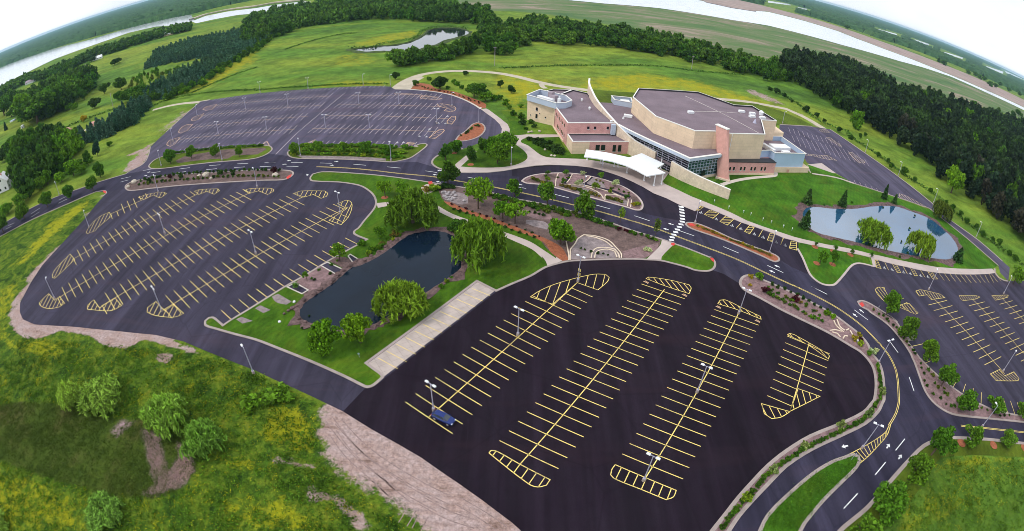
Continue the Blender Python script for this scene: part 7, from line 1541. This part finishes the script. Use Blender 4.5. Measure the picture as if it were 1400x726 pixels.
meadow_tufts('meadow_flowers', [(1290, 628), (1240, 660), (1215, 700), (1300, 740), (1360, 700), (1460, 640)], 1300, 'meadow_bloom', 0.5, [], 4, 0.075)
meadow_tufts('marsh_reeds', REEDS, 9000, 'reed_leaves', 0.28, [], 5, 0.10)
meadow_tufts('pink_marsh_plants', c4(0, 544, (790, 180), (860, 190), (890, 300), (920, 400), (980, 330), (960, 240), (1040, 300), (1060, 400), (1000, 480), (850, 530), (780, 520), (850, 470), (820, 380)), 4200, 'pink_reeds', 0.30, [], 6, 0.07)
meadow_tufts('lawn_grass', lawn_med, 5200, 'lawn_blades', 0.12, [], 7, 0.09)

# ================================================================== FAR FOREST to the horizon: one canopy surface, broken by fields and water
def far_forest():
    ph = np.radians(np.arange(-74, 74.01, 0.17)); rs = [1250.0]
    while rs[-1] < 21000: rs.append(rs[-1] * 1.0095)
    rs = np.array(rs); PH, RS = np.meshgrid(ph, rs)
    start = np.interp(np.degrees(PH), [-74, -65, -56.2, -50, -41.9, -35.2, -30, -10, 0, 20, 26.3, 32.3, 38.3, 44.5, 50.7, 60, 74], [3600, 3300, 2714, 2203, 1740, 1521, 1560, 1700, 1800, 1950, 2057, 2097, 1965, 2155, 2352, 2600, 3000])
    X, Y = RS * np.sin(PH), RS * np.cos(PH)
    rg = np.random.default_rng(9)
    def vnoise(x, y, s, seed):
        r_ = np.random.default_rng(seed); T_ = r_.random((256, 256)); x, y = x / s + 1000, y / s + 1000
        i, j = np.floor(x).astype(int), np.floor(y).astype(int); f, g = x - i, y - j; f, g = f * f * (3 - 2 * f), g * g * (3 - 2 * g)
        a, b, c, d = T_[i % 256, j % 256], T_[(i + 1) % 256, j % 256], T_[i % 256, (j + 1) % 256], T_[(i + 1) % 256, (j + 1) % 256]
        return a * (1 - f) * (1 - g) + b * f * (1 - g) + c * (1 - f) * g + d * f * g
    cover = 0.6 * vnoise(X, Y * 0.6, 700, 1) + 0.4 * vnoise(X, Y, 210, 2)
    thr = np.where(PH > 0.35, 0.36, 0.25)
    mask = (RS > start + 60 * vnoise(X, Y, 90, 3)) & ((cover > thr) | (RS < start + 130))
    for L_ in FAR_LAKES:
        A = np.array(L_); az = np.arctan2(A[:, 0], A[:, 1]); ra = np.hypot(A[:, 0], A[:, 1])
        mask &= ~((PH > az.min() - 0.01) & (PH < az.max() + 0.01) & (RS > ra.min() - 480) & (RS < ra.max() + 40))
    h = np.where(mask, 9.0 + 5.0 * vnoise(X, Y, 26, 4) + 6.0 * rg.random(X.shape), -0.5)
    h[0] = -0.5; h[-1] = 14
    J = rg.normal(0, 1, (2,) + X.shape) * np.minimum(6, RS * 0.0018)
    V = np.stack([X + J[0], Y + J[1], h], -1).reshape(-1, 3)
    n, m = X.shape; i = np.arange(n * m).reshape(n, m)
    Fq = np.stack([i[:-1, :-1], i[:-1, 1:], i[1:, 1:], i[1:, :-1]], -1).reshape(-1, 4)
    keep = (h.ravel()[Fq] > 0).any(1)
    m_, nt, out = new_mat('far_canopy'); b = NB(nt); p = b.pos()
    c = b.ramp(b.noise(p, 0.006, 6, 0.7), [(0.3, (0.028, 0.068, 0.026)), (0.55, (0.045, 0.100, 0.032)), (0.75, (0.080, 0.140, 0.040))])
    c = b.mix(1.0, c, b.ramp(b.noise(p, 0.05, 5, 0.8), [(0.3, 0.4), (0.7, 1.7)]), 'MULTIPLY')
    b.bsdf(out, c, 0.95, 0.05); MATS['far_canopy'] = m_
    o = link(bpy.data.objects.new('far_forest', np_mesh('far_forest', V, Fq[keep], 'far_canopy'))); o['kind'] = 'stuff'
far_forest()

# ================================================================== LAMP POSTS
def lamp_mesh():
    M = {}
    m = MB(); m.tube((0, 0, 0), (0, 0, 0.75), 0.34, 0.32, 12); o = m.build('lamp_base', 'kerb_concrete'); M['base'] = o.data; bpy.data.objects.remove(o)
    m = MB(); m.tube((0, 0, 0.75), (0, 0, 7.3), 0.115, 0.085, 10); m.box((0, 0, 0.80), (0.42, 0.42, 0.1)); o = m.build('pole', 'pole_metal'); M['pole'] = o.data; bpy.data.objects.remove(o)
    m = MB(); m.tube((0, 0, 7.2), (0.55, 0, 7.32), 0.06, n=6); o = m.build('arm', 'pole_metal'); M['arm'] = o.data; bpy.data.objects.remove(o)
    m = MB(); m.box((0.85, 0, 7.36), (0.78, 0.46, 0.2), taper=0.75); m.tube((0.85, 0, 7.26), (0.85, 0, 7.2), 0.2, 0.16, 10); o = m.build('lamp_head', 'white_metal'); M['head'] = o.data; bpy.data.objects.remove(o)
    return M
LM = lamp_mesh()
LAMP_H = 7.3
def lamp(base, label, heads=1, ang=0.0, h=7.4, col=None, foot=True):
    x, y = G(*base); t = empty('lamp_post', (x, y, 0.03), ang); t.scale = (1, 1, h / 7.4); tag(t, label, 'lamp post')
    for k in (('base', 'pole') if foot else ('pole',)):
        o = link(bpy.data.objects.new('lamp_base' if k == 'base' else k, LM[k])); o.parent = t
    for i in range(heads):
        for k in ('arm', 'head'):
            o = link(bpy.data.objects.new('lamp_head' if k == 'head' else k, LM[k])); o.parent = t; o.rotation_euler = (0, 0, PI * i)
    return t
UAr = math.radians(-35)
lamp((593, 561.5), 'twin headed lamp post behind the parked blue car in the black lot', 2, UAr)
lamp((708, 458.8), 'twin headed lamp post half way along the bay row nearest the concrete bays', 2, UAr)
f3 = lamp((790, 385), 'twin headed lamp post carrying yellow signs at the garden end of the black lot', 2, UAr)
for z_ in (3.3, 2.0):
    m = MB(); m.box((0, 0.16, z_), (0.75, 0.06, 0.8)); m.build('sign_plate', 'yellow_paint', f3)
lamp((1009.6, 429), 'twin headed lamp post at the top end of the third black lot row', 2, UAr)
lamp((952.7, 536.5), 'twin headed lamp post in the middle of the third bay row of the black lot', 2, UAr)
lamp((879.7, 657.3), 'twin headed lamp post on the striped end nearest the bottom of the black lot', 2, UAr)
lamp((75.2, 409), 'lamp post on the striped end nearest the sandy left edge of the west lot', 1, 2.2)
lamp((225.6, 320), 'twin headed lamp post in the middle of the third bay row of the west lot', 2, -0.6)
lamp((221.9, 425.4), 'twin headed lamp post on the striped end nearest the drive in the west lot', 2, -0.6)
lamp((350, 347), 'twin headed lamp post in the middle of the fourth west lot row', 2, -0.6)
lamp((465.3, 292.3), 'twin headed lamp post on the striped end beside the wedge lawn kerb', 2, -0.6)
lamp((122, 311), 'lamp post on the kerb between the west lot and the yellow meadow', 1, -0.4)
lamp((216.8, 263.5), 'lamp post on the striped end below the left part of the long shrub strip', 1, 2.4)
lamp((351.9, 256), 'lamp post on the striped end below the right part of the long shrub strip', 1, 2.4)
lamp((347, 510.7), 'single headed lamp post beside the drive on the meadow side', 1, 2.4)
lamp((81.5, 267.5), 'lamp post standing beyond the left road among the bushy trees', 1, -1.0)
lamp((220.8, 227.3), 'lamp post at the left tip of the gravelly road island', 1, 2.0)
lamp((303.9, 219.6), 'lamp post in the middle of the gravelly road island', 1, 2.0)
lamp((411, 213.8), 'lamp post at the left end of the hedge island', 1, 2.0)
lamp((534.8, 220), 'lamp post at the right end of the hedge island', 1, 2.0)
for b_, lab in (((236.6, 193), 'lamp post on the orange striped end nearest the road, upper lot'), ((298.9, 184.5), 'left lamp post of the lowest full bay row of the upper lot'), ((364.8, 178.8), 'lamp post in the lowest full bay row left of the white aisle line'), ((269.8, 158.7), 'lamp post on an orange striped end at the left kerb of the upper lot'), ((336, 150.3), 'left lamp post of the second bay row of the upper lot'), ((355.8, 126.6), 'left lamp post on the far kerb of the upper lot'), ((421.4, 121.6), 'middle lamp post on the far kerb of the upper lot'), ((496.7, 116.8), 'right lamp post on the far kerb of the upper lot'), ((393.9, 145.4), 'lamp post in the second bay row just left of the white aisle line'), ((490.9, 144), 'lamp post in the second bay row just right of the white aisle line'), ((545.5, 144.2), 'lamp post in the second bay row below the gravel road start'), ((618, 145), 'lamp post on the orange striped end near the red planting bed'), ((445.2, 176.6), 'lamp post in the lowest full bay row right of the white aisle line'), ((505.4, 177.2), 'lamp post in the lowest full bay row above the dark hedge tree'), ((654.6, 168), 'lamp post at the tip of the orange mulch teardrop'), ((597.3, 169), 'lamp post near the right end of the third bay row of the upper lot'), ((533.8, 118), 'lamp post beside the start of the gravel road')):
    lamp(b_, lab, 2 if b_[1] > 121 and b_[0] > 290 and b_[0] < 600 else 1, 0.1, 7.0)
lamp((698.7, 226.6), 'greenish lamp post on the plaza lawn edge by the walk', 1, -1.4)
lamp((798.9, 257), 'slim lamp post inside the loop garden', 1, -1.4, 4.6, foot=False)
lamp((822.5, 234.4), 'slim lamp post on the loop drive in front of the canopy', 1, -1.4, 4.8, foot=False)
lamp((950.2, 305.2), 'lamp post at the orange nose of the narrow island', 1, 1.0)
lamp((1051.2, 346.7), 'lamp post at the lower end of the narrow island', 1, 1.0)
lamp((1269.5, 396), 'lamp post on the striped end at the top of the first east lot row', 1, 1.0)
lamp((1372, 401.7), 'lamp post on the striped end at the top of the third east lot row', 1, 1.0)
lamp((1370.9, 508), 'lamp post on the striped end at the bottom of the first east lot row', 1, 0.4)
lamp((1200.4, 496.5), 'twin headed lamp post at the narrow neck between black lot and road', 2, 0.2)
lamp((1178, 613), 'twin headed lamp post at the striped tip of the grass median', 2, -0.6)
lamp((1342, 584), 'lamp post on the branch road kerb opposite the mulch ringed trees', 1, 1.6)
lamp((1182.9, 208.5), 'farthest lamp post along the service road', 1, 2.6)
lamp((1228, 239.9), 'second lamp post along the service road from the building', 1, 2.6)
lamp((1276, 277.6), 'lamp post along the service road beside the olive willow', 1, 2.6)
lamp((1334.5, 324), 'nearest lamp post along the service road', 1, 2.6)
lamp((1069.7, 168.8), 'lamp post on the lawn behind the tall hall', 1, 0.2)
def utility_pole(base, top, label):
    x, y = G(*base); h = min(14, height_at((x, y), top)); t = empty('utility_pole', (x, y, 0)); tag(t, label, 'utility pole')
    m = MB(); m.tube((0, 0, 0), (0, 0, h), 0.2, 0.14, 8); m.build('pole', 'dull_white_paint', t)
    m = MB(); m.box((0, 0, h - 0.5), (2.0, 0.14, 0.16)); m.build('crossarm', 'dull_white_paint', t)
utility_pole((676.4, 90), (676.4, 64), 'pale utility pole before the broadleaf belt beyond the gravel road')
utility_pole((945.2, 96), (945.2, 76), 'pale utility pole in the green meadow right of the spine wall')
utility_pole((155, 148), (152.5, 127), 'pale utility pole in the left field below the farm grove')
# low path lights on the lawns
for i, (ox, oy, k, x, y) in enumerate(((880, 250, 6.98, 672, 190), (880, 250, 6.98, 810, 247), (880, 250, 6.98, 950, 290), (880, 250, 6.98, 1020, 312), (880, 250, 6.98, 1135, 362), (880, 250, 6.98, 1215, 388), (880, 250, 6.98, 1330, 432), (1000, 290, 6.98, 492, 150), (1000, 290, 6.98, 575, 178))):
    x_, y_ = G(ox + x / k, oy + y / k); t = empty('path_light', (x_, y_, 0.1)); tag(t, 'small pale path light on the lawn above the accessible bays', 'path light', 'path lights on the lawn')
    m = MB(); m.tube((0, 0, 0), (0, 0, 0.75), 0.09, n=8); m.build('post', 'green_metal', t); m = MB(); m.tube((0, 0, 0.75), (0, 0, 1.05), 0.19, 0.16, 8); m.build('lamp_head', 'white_metal', t)

# small traffic signs
def sign_post(base, label, plate, rot, h=2.1, size=0.6, mat='dark_metal'):
    x, y = G(*base); t = empty('road_sign', (x, y, 0.15), rot); tag(t, label, 'sign')
    m = MB(); m.tube((0, 0, 0), (0, 0, h), 0.045, n=6); m.build('post', 'pole_metal', t)
    m = MB(); m.box((0, -0.06, h - size / 2), (size, 0.04, size)); m.build('sign_plate', plate, t)
sign_post((1163, 629.5), 'small grey sign at the nose of the grass median', 'pole_metal', 0.3)
sign_post((1198, 427), 'small grey sign on the east lot strip behind its nose', 'pole_metal', 0.3)
sign_post((491.5, 489), 'small pale sign on the lawn beside the lowest concrete bay', 'green_metal', 0.3, 1.2, 0.4)

# ================================================================== THE PARKED CAR
plain('car_paint', (0.016, 0.034, 0.17), 0.18, 0.6, 0.35, var=0.02)
glass_mat('car_glass', (0.035, 0.045, 0.06), 0.06)
plain('tyre_rubber', (0.012, 0.012, 0.013), 0.85)
plain('rim_metal', (0.55, 0.55, 0.58), 0.35, 0.5, 0.6)
plain('tail_light_red', (0.45, 0.02, 0.02), 0.25, 0.5)
plain('number_plate_white', (0.75, 0.75, 0.72), 0.5)
def parked_car():
    cpos = (np.array(G(589.5, 566)) + np.array(G(624, 582))) / 2; ax = np.array(G(624, 582)) - np.array(G(589.5, 566))
    t = empty('parked_car', (cpos[0], cpos[1], 0.045), math.atan2(ax[1], ax[0])); tag(t, 'blue hatchback parked alone in a bay of the black lot', 'car')
    # side profile stations: x, half width at sill / belt, z of sill, belt, top of the bonnet or boot
    st = [(-2.22, .70, .74, .34, .62, .86), (-2.10, .80, .83, .25, .80, 1.00), (-1.70, .86, .89, .20, .92, 1.02), (-1.0, .88, .90, .19, .93, .98), (0.0, .88, .90, .19, .92, .97), (0.85, .88, .90, .19, .90, .96), (1.35, .87, .88, .20, .84, .93), (1.85, .82, .82, .22, .76, .84), (2.12, .70, .70, .27, .62, .70), (2.22, .56, .56, .34, .52, .56)]
    m = MB(); rings = []
    for x, ws, wb, zs, zb, zt in st:
        rings.append([(x, -ws * .9, zs), (x, -ws, zs + .14), (x, -wb, zb - .10), (x, -wb * .95, zb), (x, -wb * .72, zt), (x, 0, zt + .025), (x, wb * .72, zt), (x, wb * .95, zb), (x, wb, zb - .10), (x, ws, zs + .14), (x, ws * .9, zs)])
    for r0, r1 in zip(rings[:-1], rings[1:]):
        for i in range(10): m.face([r0[i], r1[i], r1[i + 1], r0[i + 1]])
        m.face([r0[10], r1[10], r1[0], r0[0]])
    m.face(rings[0]); m.face(rings[-1][::-1])
    m.build('body', 'car_paint', t, smooth_=True)
    # cabin: glass house with painted roof and pillars
    lo = [(-2.02, .72, .95), (-1.2, .80, .95), (0.0, .81, .95), (0.55, .80, .95), (1.22, .72, .93)]
    hi = [(-1.58, .54, 1.40), (-1.0, .58, 1.47), (-0.2, .59, 1.50), (0.18, .58, 1.47), (0.36, .55, 1.43)]
    m = MB()
    for i in range(4):
        for s in (-1, 1): m.face([(lo[i][0], s * lo[i][1], lo[i][2]), (lo[i + 1][0], s * lo[i + 1][1], lo[i + 1][2]), (hi[i + 1][0], s * hi[i + 1][1], hi[i + 1][2]), (hi[i][0], s * hi[i][1], hi[i][2])])
    m.build('side_window', 'car_glass', t)
    m = MB(); m.face([(1.22, -.72, .93), (1.22, .72, .93), (.36, .55, 1.43), (.36, -.55, 1.43)]); m.build('windscreen', 'car_glass', t)
    m = MB(); m.face([(-2.02, -.72, .95), (-2.02, .72, .95), (-1.58, .54, 1.40), (-1.58, -.54, 1.40)]); m.build('rear_window', 'car_glass', t)
    m = MB()
    for i in range(4):
        a, b_ = hi[i], hi[i + 1]; m.face([(a[0], -a[1], a[2]), (b_[0], -b_[1], b_[2]), (b_[0], 0, b_[2] + .05), (a[0], 0, a[2] + .05)]); m.face([(a[0], a[1], a[2]), (b_[0], b_[1], b_[2]), (b_[0], 0, b_[2] + .05), (a[0], 0, a[2] + .05)])
    for s in (-1, 1):
        for i in (0, 1, 2, 4): m.tube((lo[i][0], s * (lo[i][1] + .005), lo[i][2]), (hi[i][0], s * (hi[i][1] + .005), hi[i][2]), 0.05 if i in (0, 4) else 0.035, n=5)
    m.build('roof', 'car_paint', t, smooth_=True)
    for s in (-1, 1):
        for x in (-1.36, 1.36):
            m = MB(); m.tube((x, s * .70, .32), (x, s * .905, .32), .325, n=18); w_ = m.build('wheel', 'tyre_rubber', t)
            m = MB(); m.tube((x, s * .90, .32), (x, s * .918, .32), .21, n=14); m.build('rim', 'rim_metal', w_)
        m = MB(); m.box((2.08, s * .55, .64), (.22, .30, .15), s * -.5); m.build('headlight', 'white_metal', t)
        m = MB(); m.box((-2.14, s * .66, .80), (.14, .18, .26)); m.build('tail_light', 'tail_light_red', t)
        m = MB(); m.box((.85, s * .98, .98), (.14, .18, .13)); m.build('wing_mirror', 'car_paint', t)
    m = MB(); m.box((2.21, 0, .42), (.06, .9, .16)); m.build('grille', 'tyre_rubber', t)
    m = MB(); m.box((-2.235, 0, .62), (.03, .5, .12)); m.build('number_plate', 'number_plate_white', t)
parked_car()

# ================================================================== HOUSES
def house(x, y, rz, L, Wd, h, roof_h, wall, roof, label, wins=2):
    t = empty('house', (x, y, 0), rz); tag(t, label, 'house')
    m = MB(); a, b_ = L / 2, Wd / 2
    m.prism([(-a, -b_), (a, -b_), (a, b_), (-a, b_)], 0, h, top=False)
    for s in (-1, 1): m.face([(s * a, -b_, h), (s * a, b_, h), (s * a, 0, h + roof_h)])
    m.build('wall', wall, t)
    m = MB(); o_ = 0.5
    for s in (-1, 1): m.face([(-a - o_, s * (b_ + o_), h - o_ * roof_h / b_), (a + o_, s * (b_ + o_), h - o_ * roof_h / b_), (a + o_, 0, h + roof_h + .05), (-a - o_, 0, h + roof_h + .05)]); m.face([(-a - o_, s * (b_ + o_), h - o_ * roof_h / b_ - .2), (a + o_, s * (b_ + o_), h - o_ * roof_h / b_ - .2), (a + o_, s * (b_ + o_), h - o_ * roof_h / b_), (-a - o_, s * (b_ + o_), h - o_ * roof_h / b_)])
    rf = m.build('roof', roof, t)
    m = MB(); m.box((a * .3, 0.4, h + roof_h), (.8, .8, 1.6)); m.build('chimney', 'rusty_steel', rf)
    for s in (-1, 1):
        for i in range(wins):
            for z in ([1.7, 4.4] if h > 4 else [1.6]):
                m = MB(); m.box((-a + L * (i + .5) / wins, s * (b_ + .03), z), (1.0, .08, 1.3)); f = m.build('window', 'dark_glass', t)
                m = MB(); m.box((-a + L * (i + .5) / wins, s * (b_ + .02), z), (1.25, .06, 1.55)); m.build('frame', 'white_metal', f)
        for yy in (-b_ * .45, b_ * .45):
            m = MB(); m.box((s * (a + .03), yy, 1.7), (.08, 1.0, 1.3)); m.build('window', 'dark_glass', t)
        m = MB(); m.box((s * (a + .03), 0, h + roof_h * .3), (.08, .9, 1.1)); m.build('window', 'dark_glass', t)
hx, hy = G(8, 258)
house(hx, hy, -0.9, 10, 8, 5.6, 3.6, 'white_siding', 'white_siding', 'white two storey gabled house at the left photo edge')
for px, rz, L, w_, wl, rf, lab in (((110, 96.5), 0.5, 20, 11, 'white_siding', 'grey_shingle', 'grey roofed farm house between the grove and the lake shore trees'), ((134, 81), 0.6, 16, 10, 'white_siding', 'white_metal', 'small white roofed house under the lake shore trees'), ((42, 113.5), 0.4, 18, 11, 'white_siding', 'grey_shingle', 'low pale house on the lake shore left of the farm grove'), ((232.5, 47.5), 0.2, 18, 14, 'cream_stone', 'white_metal', 'left of two white roofed buildings at the far shore meadow'), ((251, 43), 0.5, 18, 14, 'cream_stone', 'white_metal', 'right of two white roofed buildings at the far shore meadow')):
    x, y = G(*px); house(x, y, rz, L, w_, 3.2, 3.0, wl, rf, lab, 3)
x, y = G(17.5, 165.5); t = empty('swimming_pool', (x, y, 0)); tag(t, 'round blue above ground pool in the farm yard', 'pool')
m = MB(); m.tube((0, 0, 0), (0, 0, 1.2), 3.6, n=20, cap=False); m.build('pool_wall', 'white_metal', t); m = MB(); m.tube((0, 0, 0.1), (0, 0, 1.0), 3.5, n=20); m.build('water', 'blue_panel', t)
x, y = G(31.5, 175); t = empty('garden_shed', (x, y, 0), 0.4); tag(t, 'tiny white shed on the farm lawn', 'shed')
m = MB(); m.box((0, 0, 1.2), (3.2, 2.4, 2.4)); m.build('wall', 'white_siding', t); m = MB(); m.prism([(-1.8, -1.4), (1.8, -1.4), (1.8, 1.4), (-1.8, 1.4)], 2.4, 2.6); m.box((0, 0, 2.8), (3.6, .9, .5), taper=.6); m.build('roof', 'white_metal', t)
m = MB(); m.box((0, -1.23, 1.0), (.9, .08, 1.8)); m.build('door', 'dark_metal', t)
spx, spy = G(8.5, 178); tree('spruce', spx, spy, 9, 2.6, 'spruce', 'blue spruce alone on the farm lawn', name='spruce_tree')
rb = MB()
for (px, py, r_) in ((92, 184, 4.5), (128, 173, 3.5), (136, 170.5, 3.2)):
    x, y = G(px, py); rocks([(x, y)], r_, r_ + .4, 'rusty_steel', {92: 'larger reddish soil heap at the end of the dirt track', 128: 'left reddish soil heap by the spruce belt', 136: 'right reddish soil heap by the spruce belt'}[px], None, 'soil_heap', 0)

# ================================================================== AIR, SKY, LIGHT, CAMERA
hz = MB(); hz.box((0, 10700, 44.5), (47000, 24600, 91)); ho = hz.build('haze', 'white_metal'); ho.data.materials.clear()
hm, nt, out = new_mat('haze_air'); vol = nt.nodes.new('ShaderNodeVolumePrincipled'); vol.inputs['Color'].default_value = (0.44, 0.68, 0.92, 1); vol.inputs['Density'].default_value = 0.00005; vol.inputs['Anisotropy'].default_value = 0.2
nt.links.new(vol.outputs[0], out.inputs['Volume']); ho.data.materials.append(hm); ho['kind'] = 'stuff'

w = bpy.data.worlds.new('World'); SC.world = w; w.use_nodes = True; nt = w.node_tree; nt.nodes.clear(); b = NB(nt)
SUN_EL, SUN_AZ = math.radians(50), math.radians(-108)      # azimuth from +Y towards +X: soft light from the left
sky = b.n('ShaderNodeTexSky', sky_type='NISHITA', sun_disc=False, sun_elevation=SUN_EL, sun_rotation=SUN_AZ, air_density=1.0, dust_density=2.5, altitude=250)
tc = b.n('ShaderNodeTexCoord').outputs['Generated']
mp = b.n('ShaderNodeMapping', ins={'Vector': tc, 'Scale': (1, 1, 2.6)}).outputs[0]
cl_ = b.ramp(b.noise(mp, 1.1, 5, 0.55, 0.3), [(0.34, 0.55), (0.58, 1.0)])
cloud = b.mix(b.noise(mp, 2.6, 5, 0.55), (9.0, 10.1, 11.6), (12.2, 12.4, 12.6))
col = b.mix(cl_, sky.outputs[0], cloud)
bg = b.n('ShaderNodeBackground', ins={'Color': col, 'Strength': 0.1}); ow = b.n('ShaderNodeOutputWorld'); nt.links.new(bg.outputs[0], ow.inputs[0])
sl = bpy.data.lights.new('sun', 'SUN'); sl.energy = 1.5; sl.angle = math.radians(12); sl.color = (1.0, 0.955, 0.89)
so = link(bpy.data.objects.new('sun', sl)); so.rotation_euler = Vector((-math.sin(SUN_AZ) * math.cos(SUN_EL), -math.cos(SUN_AZ) * math.cos(SUN_EL), -math.sin(SUN_EL))).to_track_quat('-Z', 'Y').to_euler(); so.location = (0, 0, 300)

cd = bpy.data.cameras.new('camera'); cd.type = 'PANO'
cd.panorama_type = 'FISHEYE_LENS_POLYNOMIAL'; cd.fisheye_fov = PI; cd.sensor_width = 36.0; cd.clip_start = 0.5; cd.clip_end = 60000
mm = 36.0 / 1400.0
_r = np.linspace(0, 900, 400); _t = np.array([theta_of(x / LENS_F) for x in _r]); _rm = _r * mm
k_ = np.linalg.lstsq(np.stack([_rm, _rm ** 2, _rm ** 3, _rm ** 4], 1), _t, rcond=None)[0]
cd.fisheye_polynomial_k0 = 0.0
for i in range(4): setattr(cd, 'fisheye_polynomial_k%d' % (i + 1), -float(k_[i]))
co = link(bpy.data.objects.new('camera', cd)); co.location = (0, 0, CAM_H)
co.matrix_world = Matrix(((_X[0], _U[0], -_F[0], 0), (_X[1], _U[1], -_F[1], 0), (_X[2], _U[2], -_F[2], CAM_H), (0, 0, 0, 1)))
SC.camera = co

SC.render.engine = 'CYCLES'
try:
    cy = SC.cycles
    cy.use_denoising = True; cy.max_bounces = 5; cy.diffuse_bounces = 3; cy.glossy_bounces = 2; cy.transmission_bounces = 2; cy.transparent_max_bounces = 4; cy.volume_bounces = 1
    cy.caustics_reflective = cy.caustics_refractive = False; cy.sample_clamp_indirect = 4
    SC.cycles.filter_width = 0.9
except Exception as e:
    print('cycles settings', e)
SC.view_settings.view_transform = 'Standard'; SC.view_settings.look = 'None'; SC.view_settings.gamma = 1.0; SC.view_settings.use_curve_mapping = False
SC.view_settings.exposure = 0.06
